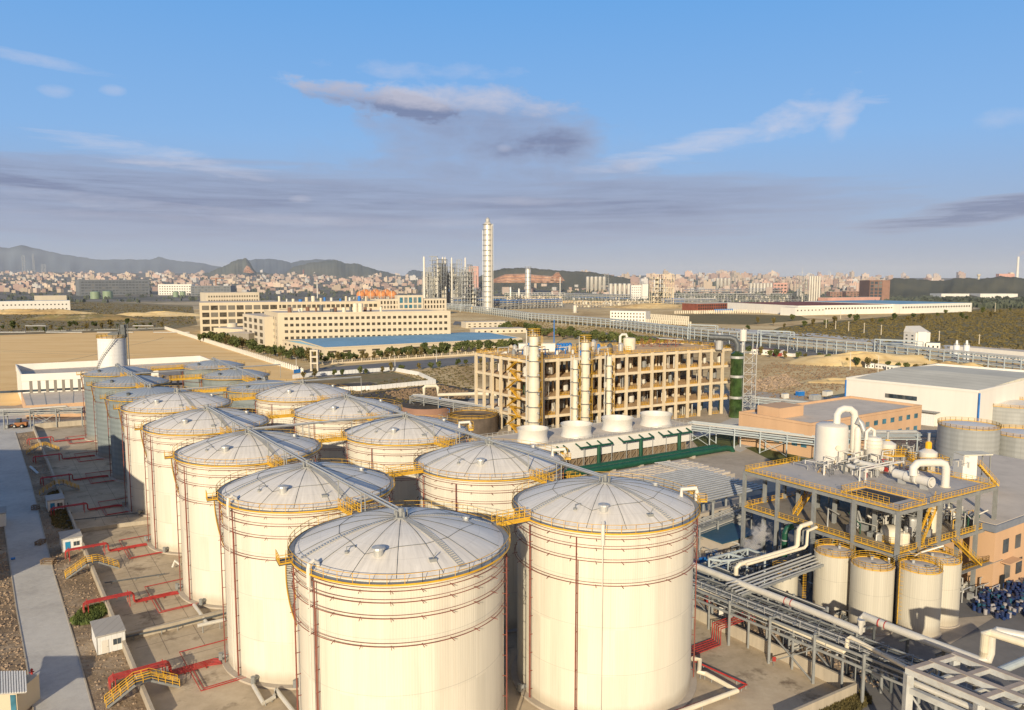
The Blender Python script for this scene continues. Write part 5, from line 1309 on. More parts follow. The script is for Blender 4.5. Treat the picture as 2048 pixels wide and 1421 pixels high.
# ---------------------------------------------------------------- right side: platform building, its tanks, racks
HP = 19.0
qN, qR, qL = P(1798, 1023, HP), P(1992, 973, HP), P(1490, 942, HP)
LV = hypot(qR[0]-qN[0], qR[1]-qN[1]); LU = hypot(qL[0]-qN[0], qL[1]-qN[1])
def dp(a, b, z): return (qN[0]+(qR[0]-qN[0])*a/LV+(qL[0]-qN[0])*b/LU, qN[1]+(qR[1]-qN[1])*a/LV+(qL[1]-qN[1])*b/LU, z)
z2 = zat(qL, 1014)
t = thing('steel_platform_building', 'two deck open steel structure with yellow railings carrying white evaporator vessels', 'steel platform', (qN[0], qN[1], 0))
def deck(z, nm):
    o = MB().hexa([dp(.2,.2,z-.12), dp(LV-.2,.2,z-.12), dp(LV-.2,LU-.2,z-.12), dp(.2,LU-.2,z-.12)], [dp(.2,.2,z), dp(LV-.2,.2,z), dp(LV-.2,LU-.2,z), dp(.2,LU-.2,z)]).build('deck', nm, t)
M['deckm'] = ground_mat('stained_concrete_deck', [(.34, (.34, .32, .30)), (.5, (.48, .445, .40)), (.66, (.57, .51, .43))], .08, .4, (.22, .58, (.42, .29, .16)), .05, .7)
M['deckw'] = ground_mat('brown_stained_deck', [(.34, (.17, .14, .10)), (.5, (.30, .25, .18)), (.66, (.38, .32, .23))], .08, .5, (.2, .6, (.17, .12, .08)), .05, .6)  # darker, browner stained tone for the lower deck
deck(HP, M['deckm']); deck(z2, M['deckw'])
nu, nv = 4, 5
cme = MB()
cme.box((-.16, 0, 0), .06, .42, HP+.02); cme.box((.16, 0, 0), .06, .42, HP+.02); cme.box((0, 0, 0), .26, .1, HP+.01); cmm = cme.mesh('column', mat=M['steel'])
w0 = wloc(t)
for i in range(nv+1):
    for j in range(nu+1):
        p = dp(LV*i/nv, LU*j/nu, 0); inst('column', cmm, t, (p[0]-w0[0], p[1]-w0[1], 0), VA if (i+j) % 1 == 0 else 0, (1.5, 1.5, 1))
for z in (HP, z2):
    for j in range(nu+1):
        MB().bar(dp(0, LU*j/nu, z-.42), dp(LV, LU*j/nu, z-.42), .3, .58).build('beam', M['steel'], t)
    for i in range(nv+1):
        MB().bar(dp(LV*i/nv, 0, z-.43), dp(LV*i/nv, LU, z-.43), .3, .58).build('beam', M['steel'], t)
    m = MB()
    for k in range(16): m.bar(dp(LV*(k+.5)/16, .2, z-.3), dp(LV*(k+.5)/16, LU-.2, z-.3), .12, .25)
    m.build('joist', M['steeld'], t)
for z, mm in ((HP, 1), (z2, 2)):
    for a, b in ((dp(0,0,z), dp(0,LU,z)), (dp(0,LU,z), dp(LV*.55,LU,z)), (dp(LV,LU,z), dp(LV,0,z)), (dp(LV*.30,0,z), dp(LV,0,z)), (dp(0,0,z), dp(LV*.26,0,z))):
        MB().rail([a, b], 1.05, 1.05, .055, 3).build('railing', M['yellow'], t)
m = MB()
for a in (.0, .3): m.bar(dp(LV*a, 0, 3), dp(LV*(a+.2), 0, z2-1), .2)
# rails round the deck well, a dark sheet for its shaded opening, stairs
for a, b in (((2, 3), (2, 12)), ((2, 12), (9, 12)), ((9, 12), (9, 1))): MB().rail([dp(*a, HP), dp(*b, HP)], 1.3, 1.0, .055, 3).build('railing', M['yellow'], t)
MB().hexa([dp(2.6,3.4,HP+.01), dp(8.4,3.4,HP+.01), dp(8.4,11.4,HP+.01), dp(2.6,11.4,HP+.01)], [dp(2.6,3.4,HP+.03), dp(8.4,3.4,HP+.03), dp(8.4,11.4,HP+.03), dp(2.6,11.4,HP+.03)]).build('deck_opening_shade', M['dark'], t)  # dark sheet on the unbroken deck imitates the shade inside an opening
def stair(t, a, b, w_=1.0, n=14, name='stair'):
    m = MB(); d = hypot(b[0]-a[0], b[1]-a[1]); sx, sy = -(b[1]-a[1])/d*w_/2, (b[0]-a[0])/d*w_/2
    for i in range(n): q = lerp(a, b, (i+.5)/n); m.bar((q[0]-sx, q[1]-sy, q[2]), (q[0]+sx, q[1]+sy, q[2]), .28, .05)
    for k in (1, -1): m.bar((a[0]+sx*k, a[1]+sy*k, a[2]), (b[0]+sx*k, b[1]+sy*k, b[2]), .07, .28)
    for k in (1, -1): m.rail([(a[0]+sx*k, a[1]+sy*k, a[2]), (b[0]+sx*k, b[1]+sy*k, b[2])], 1.05, 1.1, .05, 2, toe=False)
    return m.build(name, M['yellow'], t)
stair(t, dp(LV*.45, 1.2, HP), dp(LV*.28, 1.2, z2)); stair(t, dp(4, LU*.72, z2), dp(4+8, LU*.72, HP)); stair(t, dp(LV*.5, -1.2, z2), dp(LV*.78, -1.2, z2-6))
# equipment of the lower deck
rr = random.Random(9)
for i in range(34):
    a, b = rr.uniform(3, LV-3), rr.uniform(1.5, LU*.5); q = dp(a, b, z2+.01); k = rr.random()
    if k < .45: vessel(rr.uniform(.6, 1.1), rr.uniform(2.2, 3.8), q, .5, 14).build('process_vessel', M[rr.choice(['creampipe', 'galv', 'insul'])], t)
    elif k < .8: MB().tube([q, add(q, (0,0,rr.uniform(1.5, 3.5))), add(q, (rr.uniform(-3, 3), rr.uniform(-2, 2), rr.uniform(1.5, 3.5)))], rr.uniform(.1, .25), 8).build('process_pipe', M[rr.choice(['white', 'galv', 'insul', 'green'])], t)
    else: MB().box(q, 1.5, 1.1, 1.2, VA).build('pump_unit', M['steel'], t)
q = dp(6.5, 5, z2-2.0); vessel(1.9, 4.6, q, .6).build('round_vessel', M['creampipe'], t, smooth=True)
MB().rail([pol(2.6, a, z2, q) [:2]+(z2,) for a in range(0, 360, 30)], 1.1, 1.4, .055, 3, closed=True).build('railing', M['yellow'], t)
for i in range(3): q = dp(LV*.55+i*2.2, 4+i, z2+.01); vessel(1.0, 3.6, q, .5, 16).build('process_vessel', M['creampipe'], t)
for i in range(12): a = dp(LV*.1+i*2.3, 2.2, z2-.9); MB().tube([a, dp(LV*.1+i*2.3, LU*.9, z2-.9)], .13, 6).build('hung_pipe', M[rr.choice(['galv', 'insul', 'steel'])], t)
m = MB(); 
for i in range(4): m.rail([dp(LV*.35, -1.2+0*i, z2-6+i*.0), dp(LV, -1.2, z2-6)], 1.05, 1.1, .055, 3)
m.build('low_gallery_railing', M['yellow'], t); MB().hexa([dp(LV*.35,-2,z2-6.1), dp(LV,-2,z2-6.1), dp(LV,0,z2-6.1), dp(LV*.35,0,z2-6.1)], [dp(LV*.35,-2,z2-6), dp(LV,-2,z2-6), dp(LV,0,z2-6), dp(LV*.35,0,z2-6)]).build('low_gallery', M['steel'], t)
# vessels standing on the top deck
def onroof(px, py): return P(px, py, HP)
def pipe_px(pts, r_, n=12): return MB().tube(pts, r_, n)
c = onroof(1661, 921); R_ = 31/FPX*c[1]; h_ = zat(c, 846)-HP; c = (c[0], c[1], HP+.01)
t = thing('evaporator_tank', 'largest white evaporator tank with an arched vapour pipe on the top deck', 'tank', c)
MB().lathe([(R_, 0), (R_, h_-1.0), (R_*.97, h_-.5), (R_*.8, h_-.15), (.05, h_)], c, 40).build('shell', M['white'], t, smooth=True)
for (dx, z) in ((.0, 3.4), (.0, 1.2)): MB().tube([(c[0]+dx, c[1]-R_+.2, c[2]+z), (c[0]+dx+.05, c[1]-R_-.25, c[2]+z)], .55, 14).build('manhole', M['creampipe' if z > 2 else 'galv'], t)
a = (c[0]+1.0, c[1], c[2]+h_-.4); e = onroof(1706, 925)
MB().tube([a, (a[0], a[1], a[2]+2.2), (a[0]+.5, a[1], a[2]+3.0), (a[0]+1.4, a[1]+.1, a[2]+3.4), (a[0]+2.8, a[1]+.2, a[2]+3.3), (a[0]+3.7, a[1]+.3, a[2]+2.6), (a[0]+3.9, a[1]+.3, a[2]+1.8), (a[0]+3.9, a[1]+.3, c[2]+2.6), (a[0]+4.2, a[1]+.2, c[2]+1.7), (a[0]+5.6, a[1]+.2, c[2]+1.5)], .75, 14).build('vapour_pipe', M['white'], t, smooth=True)
c = onroof(1717, 924); c = (c[0], c[1]+1, HP+.01)
t = thing('slim_column', 'slim white column with a slanting pale grey pipe, between the two largest deck vessels', 'column', c)
vessel(.75, zat(c, 853)-HP, c, .8, 16).build('shell', M['white'], t, smooth=True)
z_ = zat(c, 838)
MB().tube([(c[0]-.4, c[1]-.6, z_-1), (c[0]-.2, c[1]-.7, z_), (c[0]+.3, c[1]-.9, z_-.8), (c[0]+1.4, c[1]-1.4, HP+5), (c[0]+1.5, c[1]-1.4, HP+.1)], .55, 12).build('slanting_pipe', M['galv'], t, smooth=True)
c = onroof(1752, 930); c = (c[0], c[1]+1.4, HP+.01); R_ = 16.5/FPX*c[1]
t = thing('domed_vessel', 'white domed vessel with stepped neck and small arched pipe on the top deck', 'vessel', c); hh = zat(c, 871)-HP
MB().lathe([(R_*.95, 0), (R_*.95, hh*.5), (R_*1.03, hh*.56), (R_*1.03, hh*.82), (R_*.8, hh*.93), (.05, hh)], c, 28).build('shell', M['white'], t, smooth=True)
MB().tube([(c[0], c[1], HP+hh-.2), (c[0], c[1], HP+hh+1.0), (c[0]-.8, c[1], HP+hh+1.5), (c[0]-1.6, c[1], HP+hh+.8), (c[0]-1.7, c[1], HP+3)], .35, 10).build('arched_pipe', M['white'], t, smooth=True)
for z in (.58, .70, .82): MB().lathe([(R_*1.02, hh*z), (R_*1.08, hh*z), (R_*1.08, hh*z+.15), (R_*1.02, hh*z+.15)], c, 24, False, False).build('band', M['creampipe'], t)
for px, py, top, lab in ((1802, 935, 868, 'white column with a yellow cap and round railed gallery, left of its twin'), (1888, 950, 872, 'white column with a yellow cap, right of its twin near the grey cabin')):
    c = onroof(px, py); c = (c[0], c[1]+6, 0); R_ = 1.5; zt = zat(c, top+14); zp = zat(c, 908 if px < 1850 else 925)
    t = thing('capped_column', lab, 'column', c, 'white columns with yellow caps')
    MB().lathe([(R_, 0), (R_, zp), (R_*1.15, zp+.3), (R_*1.15, zp+2.2), (R_*.4, zp+2.9)], c, 24).build('shell', M['white'], t, smooth=True)
    MB().lathe([(.62, zp+2.9), (.62, zt), (.35, zt+.3)], c, 14).build('yellow_cap', pm('cap_yellow', (.85, .45, .02), .4), t)
    MB().lathe([(.25, zt+.3), (.25, zt+2), (.4, zt+2.1)], c, 10).build('vent_tip', M['galv'], t)
    MB().hexa([add(c, (-3, -2.4, zp-.1)), add(c, (3, -2.4, zp-.1)), add(c, (3, 2.4, zp-.1)), add(c, (-3, 2.4, zp-.1))], [add(c, (-3, -2.4, zp)), add(c, (3, -2.4, zp)), add(c, (3, 2.4, zp)), add(c, (-3, 2.4, zp))]).build('gallery', M['yellow'], t)
    MB().rail([add(c, (-3, -2.4, zp)), add(c, (3, -2.4, zp)), add(c, (3, 2.4, zp)), add(c, (-3, 2.4, zp))], 1.5, 1.1, .09, 3, closed=True).build('railing', M['yellow'], t)
    for x_ in (-2.5, 2.5): MB().bar(add(c, (x_, -2, HP)), add(c, (x_, -2, zp-.1)), .2).build('gallery_leg', M['galv'], t)
# horizontal exchangers
def drum(name, label, a, b, r_, mat, legs=True, flange=()):
    t = thing(name, label, 'heat exchanger', (a[0], a[1], HP), 'white horizontal exchangers on the top deck'); d = dist(a, b)
    MB().tube([a, b], r_, 20).build('shell', mat, t, smooth=False)
    for f, k in flange:
        q = lerp(a, b, f); q2 = lerp(a, b, min(1, f+k)); MB().tube([q, q2], r_*1.18, 20).build('flange', mat, t)
    for f in (.2, .8):
        q = lerp(a, b, f); MB().box((q[0], q[1], HP+.01), .5, r_*1.6, q[2]-r_*.8-HP, VA).build('saddle', M['galv'], t)
    for s_, e in ((a, -1), (b, 1)):
        dx, dy = (b[0]-a[0])/d*e, (b[1]-a[1])/d*e; MB().tube([s_, (s_[0]+dx*.25, s_[1]+dy*.25, s_[2])], r_*.8, 16).build('end_cap', mat, t)
    return t
def dk(px, py, z): q = P(px, py, HP+z); return q
drum('heat_exchanger', 'white horizontal exchanger drum with thick middle flange, nearest the arched pipe', dk(1790, 947, 1.6), dk(1864, 966, 1.6), .85, M['white'], flange=((.32, .26), (.5, .12), (.98, .05)))
drum('heat_exchanger', 'white horizontal exchanger beside the domed vessel', dk(1712, 925, 1.7), dk(1763, 937, 1.7), .62, M['white'], flange=((.0, .06), (.8, .1)))
drum('heat_exchanger', 'thin white horizontal exchanger in front of the largest deck tank', dk(1698, 932, 1.4), dk(1732, 942, 1.4), .42, M['white'])
a = dk(1826, 952, 2.2); b = dk(1890, 974, 0)
t = thing('arched_duct', 'big white arched duct rising from the exchanger and dropping to the deck', 'duct', (b[0], b[1], HP))
zz = HP+4.6; 
MB().tube([a, (a[0]+.1, a[1]+.2, zz-.9), (a[0]+.8, a[1]+.2, zz-.1), (a[0]+1.6, a[1]+.2, zz), (b[0]-1.2, b[1], zz), (b[0]-.3, b[1], zz-.3), (b[0], b[1], zz-1.2), (b[0], b[1], HP+.05)], .72, 16).build('duct', M['white'], t, smooth=True)
MB().lathe([(.95, 0), (.95, .15)], (b[0], b[1], HP+.01), 16).build('flange', M['creampipe'], t)
rr = random.Random(14)
for i, (px, py) in enumerate(((1775, 935), (1765, 915), (1780, 925), (1740, 945), (1730, 948), (1850, 935), (1925, 935), (1840, 925), (1900, 935), (1860, 940))):
    q = dk(px, py, 0); lab = ['red handled valve manifold in front of the domed vessel', 'small white drum by the domed vessel', 'grey pump by the domed vessel', 'bundle of thin grey pipes on the open deck', 'thin pipe stand on the open deck', 'white bent pipe behind the arched duct', 'grey pump near the far deck rail', 'grey pipework behind the arched duct', 'grey frame by the yellow capped column', 'low grey valve set behind the long exchanger'][i]
    t = thing('deck_pipework', lab, 'pipework', q)
    if i == 1: vessel(.9, 2.2, q, .2, 16).build('drum', M['white'], t)
    m = MB()
    for k in range(5):
        e = add(q, (rr.uniform(-1.6, 1.6), rr.uniform(-1, 1), 0)); hz = rr.uniform(.8, 2.0); m.tube([e, add(e, (0,0,hz)), add(e, (rr.uniform(-1.5, 1.5), rr.uniform(-1, 1), hz))], rr.uniform(.06, .16), 6)
    m.build('pipes', M['redb' if i == 0 else rr.choice(['galv', 'insul', 'steel', 'white'])], t)
# grey cabin on legs behind the deck
c = P(1951, 972, 14.5); c = (c[0], c[1]+4, 0)
t = thing('sampling_cabin', 'pale grey tall cabin with a yellow stair behind the right end of the deck', 'cabin', c)
zb, zt = zat(c, 955), zat(c, 908); MB().box((c[0], c[1], zb), 3.2, 3, zt-zb, .1).build('wall', M['whitewall'], t); MB().box((c[0]+1.6, c[1], zt+.003), 6.5, 3.4, .2, .1).build('roof', M['greyroof'], t)
m = MB()
for x_ in (-1.4, 1.4, 4.5):
    for y_ in (-1.3, 1.3): m.bar((c[0]+x_, c[1]+y_, 0), (c[0]+x_, c[1]+y_, zt if x_ > 2 else zb), .2)
m.build('leg', M['steel'], t); stair(t, (c[0]+2.2, c[1]-1, zt-2), (c[0]+6.5, c[1]-1, zb-1.5), 1.2, 10)
# ---------------------------------------------------------------- four ribbed tanks in front
sm = [((1642, 1720), 1240, 1093, 'pale ribbed tank with yellow rail, leftmost of the four under the steel platform'), ((1718, 1799), 1272, 1127, 'pale ribbed tank left of the yellow ladder, second of the four'),
      ((1811, 1899), 1280, 1126, 'pale ribbed tank right of the yellow ladder, with a pipe shade on it'), ((1886, 1945), 1266, 1108, 'pale ribbed tank partly hidden behind its neighbour, beside the blue barrels')]
proto = None
for (l_, r_), fb, tp, lab in sm:
    c = P((l_+r_)/2, fb); R_ = 3.3; c = (c[0], c[1]+R_, 0)
    if l_ == 1886: c = (c[0]-.9, c[1]+1.5, 0)
    h_ = 10.6
    if proto is None:
        t = proto = thing('ribbed_tank', lab, 'tank', (0,0,0), 'four pale ribbed tanks under the platform')
        MB().lathe([(R_, 0), (R_, h_)], n=64, cap0=False, cap1=False).build('shell', M['tanksmall'], t, smooth=True)
        MB().lathe([(R_+.08, h_+.01), (R_*.5, h_+.35), (.1, h_+.5)], n=48, cap0=False).build('roof', M['flatroof'], t, smooth=True)
        MB().rail([pol(R_-.05, a, h_) for a in range(0, 360, 20)], 1.15, 1.3, .06, 3, closed=True).build('railing', M['yellow'], t)
        m = MB(); m.cyl((1, .5, h_+.3), .25, .6, 10); m.build('nozzle', M['galv'], t); m = MB(); m.cyl((-1, -.6, h_+.3), .35, .35, 12); m.build('manhole', M['steel'], t)
        m = MB(); m.tube([pol(R_-.1, 262, 1.2), pol(R_+.2, 262, 1.2)], .5, 14); m.build('side_manhole', M['steeld'], t)
        MB().cyl((0,0,-.0), R_+.3, .2, 40).build('foundation', M['concrete'], t)
    else: t = dup(proto, (0,0,0))
    t.location = (c[0], c[1], .1); t['label'] = lab; t.rotation_euler = (0, 0, l_*.01-16.4)
c = P(1806, 1270); c = (c[0], c[1]+1.5, 0); t = thing('caged_ladder', 'tall yellow caged ladder between the two middle ribbed tanks', 'ladder', c)
m = MB()
for x_ in (-.3, .3): m.bar(add(c, (x_, 0, 0)), add(c, (x_, 0, 11.8)), .08)
for i in range(38): m.bar(add(c, (-.3, 0, .3+i*.3)), add(c, (.3, 0, .3+i*.3)), .04)
m.build('rungs', M['yellow'], t); m = MB()
for i in range(14): m.tube([pol(.55, a, 2.4+i*.7, (c[0], c[1]-.35)) for a in range(150, 400, 25)], .03, 4)
for a in (200, 270, 340): m.bar(pol(.55, a, 2.4, (c[0], c[1]-.35)), pol(.55, a, 11.6, (c[0], c[1]-.35)), .04)
m.build('cage', M['yellow'], t)
line('tank_top_pipe', 'thin white pipe stepping over the ribbed tank roofs under the deck corner', 'pipe', [P(1815, 1100, 11.5), P(1830, 1112, 11.5), P(1840, 1106, 11.5), P(1887, 1092, 13), P(1888, 1100, 12)], .14, M['white'], 8)
line('tank_top_pipe', 'short white pipe standing on the roof of the left ribbed tank', 'pipe', [P(1778, 1130, 10.5), P(1778, 1118, 12.5)], .16, M['white'], 8)
# small dark tank with yellow cage further left
c = P(1580, 1225); c = (c[0], c[1]+3, 0); t = thing('dark_tank', 'small dark shaded tank with yellow railing under the inclined pipe rack', 'tank', c)
MB().lathe([(2.2, 0), (2.2, 6.2), (.1, 6.6)], c, 32, False).build('shell', M['tanksmall'], t, smooth=True); MB().rail([pol(2.2, a, 6.2, c) for a in range(0, 360, 24)], 1.1, 1, .06, 3, closed=True).build('railing', M['yellow'], t)
m = MB(); m.rail([add(c, (2.7, -1.5, 0)), add(c, (2.7, -1.5, 7.4))], .7, 1, .06, 2)
for i in range(24): m.bar(add(c, (2.5, -1.6, .3*i)), add(c, (3.2, -1.6, .3*i)), .05)
m.build('ladder', M['yellow'], t)
# blue barrels
bl = MB().lathe([(.29, 0), (.31, .03), (.29, .3), (.31, .32), (.29, .34), (.29, .58), (.31, .6), (.29, .62), (.31, .88), (.29, .9)], n=10); 
bcols = [pm('blue_barrel', (.012, .035, .13), .55, 0, .2, 1), pm('dark_blue_barrel', (.02, .035, .10), .45, 0, .2, 1), pm('faded_barrel', (.35, .33, .33), .6, 0, .2, 1), pm('teal_barrel', (.02, .09, .15), .5, 0, .2, 1)]
bms = []
for m_ in bcols: bms.append(bl.mesh('barrel', mat=m_))
rr = random.Random(3); region = pp((1948, 1200), (1990, 1175), (2060, 1165), (2100, 1180), (2100, 1262), (2030, 1228), (2015, 1240), (1985, 1238), (1945, 1222))
cnt = 0; xs = [p[0] for p in region]; ys = [p[1] for p in region]; used = []
def pin(x, y, poly):
    k = False; j = len(poly)-1
    for i in range(len(poly)):
        a, b = poly[i], poly[j]
        if (a[1] > y) != (b[1] > y) and x < (b[0]-a[0])*(y-a[1])/(b[1]-a[1])+a[0]: k = not k
        j = i
    return k
tries = 0
while cnt < 190 and tries < 9000:
    tries += 1; x, y = rr.uniform(min(xs), max(xs)), rr.uniform(min(ys), max(ys))
    if not pin(x, y, region) or any((x-a)**2+(y-b)**2 < .42 for a, b in used): continue
    used.append((x, y)); ci = rr.choice([0, 0, 0, 1, 1, 2, 3]); o = bpy.data.objects.new('barrel', bms[ci]); COL.objects.link(o); o.location = (x, y, .1)
    if rr.random() < .12: o.rotation_euler = (pi/2, 0, rr.uniform(0, 3)); o.location[2] = .4
    tag(o, ['blue barrel standing among the crowded barrels by the orange building', 'dark navy barrel standing among the crowded barrels by the orange building', 'faded grey white barrel standing among the crowded blue barrels', 'teal barrel standing among the crowded barrels by the orange building'][ci], 'barrel', 'barrels crowded beside the orange building'); cnt += 1
# ---------------------------------------------------------------- orange office at the right edge
hO = 12.6; zo = 12.6
oa = P(1985, 1178); oa = (oa[0], oa[1], hO)
e1 = P(1995, 1050, hO); 
q0 = P(1992, 1051, hO); q1 = (q0[0]+V[0]*60, q0[1]+V[1]*60, hO); q3 = P(1860, 985, hO); q3 = (q0[0]+U[0]*30, q0[1]+U[1]*30, hO); q2 = (q3[0]+V[0]*60, q3[1]+V[1]*60, hO)
t = thing('orange_office', 'two storey orange office with grey roof slab at the right edge, behind the barrels', 'office building', (q0[0], q0[1], 0))
shell_box(t, [q0, q1, q2, q3], 0, hO-1.3, M['orangew'])
cx, cy = (q0[0]+q2[0])/2, (q0[1]+q2[1])/2
MB().prism([(cx+(p[0]-cx)*1.02, cy+(p[1]-cy)*1.02) for p in (q0, q1, q2, q3)], hO-1.297, hO).build('roof_fascia', pm('blue_grey_fascia', (.2, .22, .26), .7), t)
MB().prism([(cx+(p[0]-cx)*1.0, cy+(p[1]-cy)*1.0) for p in (q0, q1, q2, q3)], hO+.003, hO+.1).build('roof', M['flatroof'], t)
windows(t, q0, q1, 6.6, 1, 1, 12, 2.0, 2.6, M['glass'], .03, .99, 'window'); windows(t, q0, q1, 1.4, 1, 1, 12, 2.2, 3.0, M['glass'], .05, .99, 'window')
MB().box((q0[0]+V[0]*3-U[0]*.4, q0[1]+V[1]*3-U[1]*.4, 0), 1.3, .2, 2.6, VA).build('door', M['dark'], t); MB().box((q0[0]+V[0]*5-U[0]*.9, q0[1]+V[1]*5-U[1]*.9, 5.0), 5, 1.6, .2, VA).build('canopy', M['orangew'], t)
# ---------------------------------------------------------------- grey tanks at the right edge
def simple_tank(label, c, R_, h_, mat, dome=.1, rail=True, group=None, name='round_tank', roofm=None, cat='tank'):
    t = thing(name, label, cat, c, group)
    MB().lathe([(R_, 0), (R_, h_)], c, 64, False, False).build('shell', mat, t, smooth=True)
    MB().lathe([(R_, h_), (R_*.6, h_+R_*dome*.6), (R_*.2, h_+R_*dome*.95), (.05, h_+R_*dome)], c, 48, False).build('roof', roofm or M['dome'], t, smooth=True)
    if rail: MB().rail([pol(R_+.1, a, h_, c) for a in range(0, 360, 12)], 1.1, 2, .09, 3, closed=True).build('railing', M['yellow'], t)
    return t
c = P(1966, 945); R_ = 57/FPX*c[1]
def wc(mat):  # tanks whose cladding uses object space need their empty at the centre
    return mat
for px, fy, hw, top, lab in ((1966, 948, 57, 862, 'grey round tank with yellow rail behind the right end of the steel deck'), (2085, 952, 60, 880, 'grey round tank cut by the right edge'), (2060, 860, 72, 818, 'large pale grey tank behind the other two at the right edge')):
    c = P(px, fy); R_ = hw/FPX*c[1]; h_ = HT(px, fy, top); c = (c[0], c[1]+R_, 0)
    simple_tank(lab, c, R_, h_, M['tankgrey2'], .06, group='grey round tanks at the right edge')
# basins between
t = thing('open_basin', 'dark open water basin with concrete walls beyond the deck', 'basin', P(1990, 1000))
bq = [P(1995, 985, 6), P(2120, 1040, 6), P(2200, 985, 6), P(1990, 950, 6)]
MB().prism(bq, 0, 5.6).build('water', M['dark'], t)
m = MB()
for i in range(4): m.bar((bq[i][0], bq[i][1], 3), (bq[(i+1) % 4][0], bq[(i+1) % 4][1], 3), .8, 6)
a, b = lerp(bq[3], bq[2], .2), lerp(bq[0], bq[1], .25); m.bar((a[0], a[1], 5.7), (b[0], b[1], 5.7), 1.4, .5)
m.build('basin_wall', M['concrete'], t); MB().rail([(bq[3][0], bq[3][1], 6.0), (bq[2][0], bq[2][1], 6.0)], 1.1, 2, .09, 2).build('railing', M['yellow'], t)
# ---------------------------------------------------------------- slatted tray racks left of the platform
t = thing('tray_rack_roof', 'wide raised bed of parallel grey pipes on tall posts behind the steel platform', 'pipe rack', P(1470, 1010))
zr = 9.0; a0, a1, b0, b1 = P(1365, 1005, zr), P(1500, 962, zr), P(1360, 955, zr), P(1475, 920, zr)
e = (V[0], V[1]); f = (U[0], U[1]); base = P(1368, 1012, zr)
def rp(a, b, z): return (base[0]+V[0]*a+U[0]*b, base[1]+V[1]*a+U[1]*b, z)
for i in range(17): MB().tube([rp(-2, i*1.35, zr), rp(27, i*1.35, zr)], .26, 8).build('pipe', M['galv'], t)
m = MB()
for a in (0, 9, 18, 26): m.bar(rp(a, -.5, zr-.5), rp(a, 23, zr-.5), .4, .5)
m.build('beam', M['steel'], t)
for a in (0, 9, 18, 26):
    for b in (0, 11, 22): MB().bar(rp(a, b, 0), rp(a, b, zr-.7), .5).build('post', M['steel'], t)
t = thing('cooling_bed', 'flat bed of small grey blocks in shade between the green mains and the pipe bed', 'yard bed', P(1300, 970))
m = MB(); rr = random.Random(2)
k0 = P(1215, 992, 3.5)
for i in range(24):
    for j in range(9):
        q = (k0[0]+V[0]*i*1.9+U[0]*j*2.0, k0[1]+V[1]*i*1.9+U[1]*j*2.0, 3.0); m.box(q, 1.6, 1.3, .5+rr.random()*.25, VA)
m.build('block', M['flatroof'], t)
MB().hexa([(k0[0]-U[0]-V[0], k0[1]-U[1]-V[1], 0), (k0[0]-U[0]+V[0]*46, k0[1]-U[1]+V[1]*46, 0), (k0[0]+U[0]*19+V[0]*46, k0[1]+U[1]*19+V[1]*46, 0), (k0[0]+U[0]*19-V[0], k0[1]+U[1]*19-V[1], 0)], [(k0[0]-U[0]-V[0], k0[1]-U[1]-V[1], 2.98), (k0[0]-U[0]+V[0]*46, k0[1]-U[1]+V[1]*46, 2.98), (k0[0]+U[0]*19+V[0]*46, k0[1]+U[1]*19+V[1]*46, 2.98), (k0[0]+U[0]*19-V[0], k0[1]+U[1]*19-V[1], 2.98)]).build('base', M['concrete'], t)
m = MB()
for i in range(12): q = (k0[0]+V[0]*(38+0*i)+U[0]*i*1.5, k0[1]+V[1]*38+U[1]*i*1.5, 3.9); m.bar(q, (q[0]-V[0]*6, q[1]-V[1]*6, 4.2), .5, .15)
m.build('slats', M['white'], t)
# low shed with steam by the platform
c = P(1450, 1095); t = thing('pump_shed', 'low shed with dark blue sheet roof beside the steam, left of the platform', 'shed', c)
MB().box(c, 11, 8, 3.2, VA).build('wall', M['concrete'], t); MB().box((c[0], c[1], 3.203), 12, 9, .25, VA).build('roof', pm('dark_teal_roof', (.03, .09, .14), .5), t)
c = P(1440, 1050); t = thing('grey_low_wall', 'long pale concrete tank wall in shade left of the steel platform', 'wall', c); MB().box(c, 20, 1, 4, VA).build('wall', M['concrete'], t)
# ---------------------------------------------------------------- foreground pipe racks at the right
def W(px, py, z): return P(px, py, z)
def mrack(name, label, a, b, levels, width, bays, mat, colw=.34, brace=True, foot=0):
    """a,b: centre line at ground"""
    return rack(name, label, [a, b], levels, width, dist(a, b)/bays, 0, mat, ['galv'], None, foot, (.1, .2), 1, brace, colw)
# rack running from behind the inner tank towards the lower right
za = 7.0
ra, rb = W(1395, 1165, za), W(1960, 1385, za)
ra, rb = (ra[0], ra[1], 0), (rb[0], rb[1], 0)
dx, dy = rb[0]-ra[0], rb[1]-ra[1]; Lr = hypot(dx, dy); dx, dy = dx/Lr, dy/Lr
t = rack('pipe_rack', 'long two level steel pipe rack running past the ribbed tanks to the lower right', [(ra[0]-dx*6, ra[1]-dy*6, 0), (rb[0]-dx*6, rb[1]-dy*6, 0)], [5.4, 7.0], 5.2, 6.6, 6, M['steel'], ['steel', 'galv', 'steel', 'steeld'], seed=12, pr=(.07, .15))
def rk(u, v, z): return (ra[0]+dx*u-dy*v, ra[1]+dy*u+dx*v, z)   # v positive = away from the camera
m = MB()
for i in range(14):
    u = i*3.3-4; m.bar(rk(u, -2.4, 7.4), rk(u+1.6, 2.4, 7.4), .12); m.bar(rk(u+1.6, 2.4, 7.4), rk(u+3.3, -2.4, 7.4), .12)
m.build('plan_brace', M['steel'], t)
m = MB().rail([rk(-6, -2.6, 7.45), rk(Lr-8, -2.6, 7.45)], 1.1, 3.0, .06, 2, toe=False); m.build('hand_rail', M['galv'], t)
t = thing('steam_main', 'thick white insulated main with red bands running behind the long rack', 'pipe', rk(0, 2.8, 0))
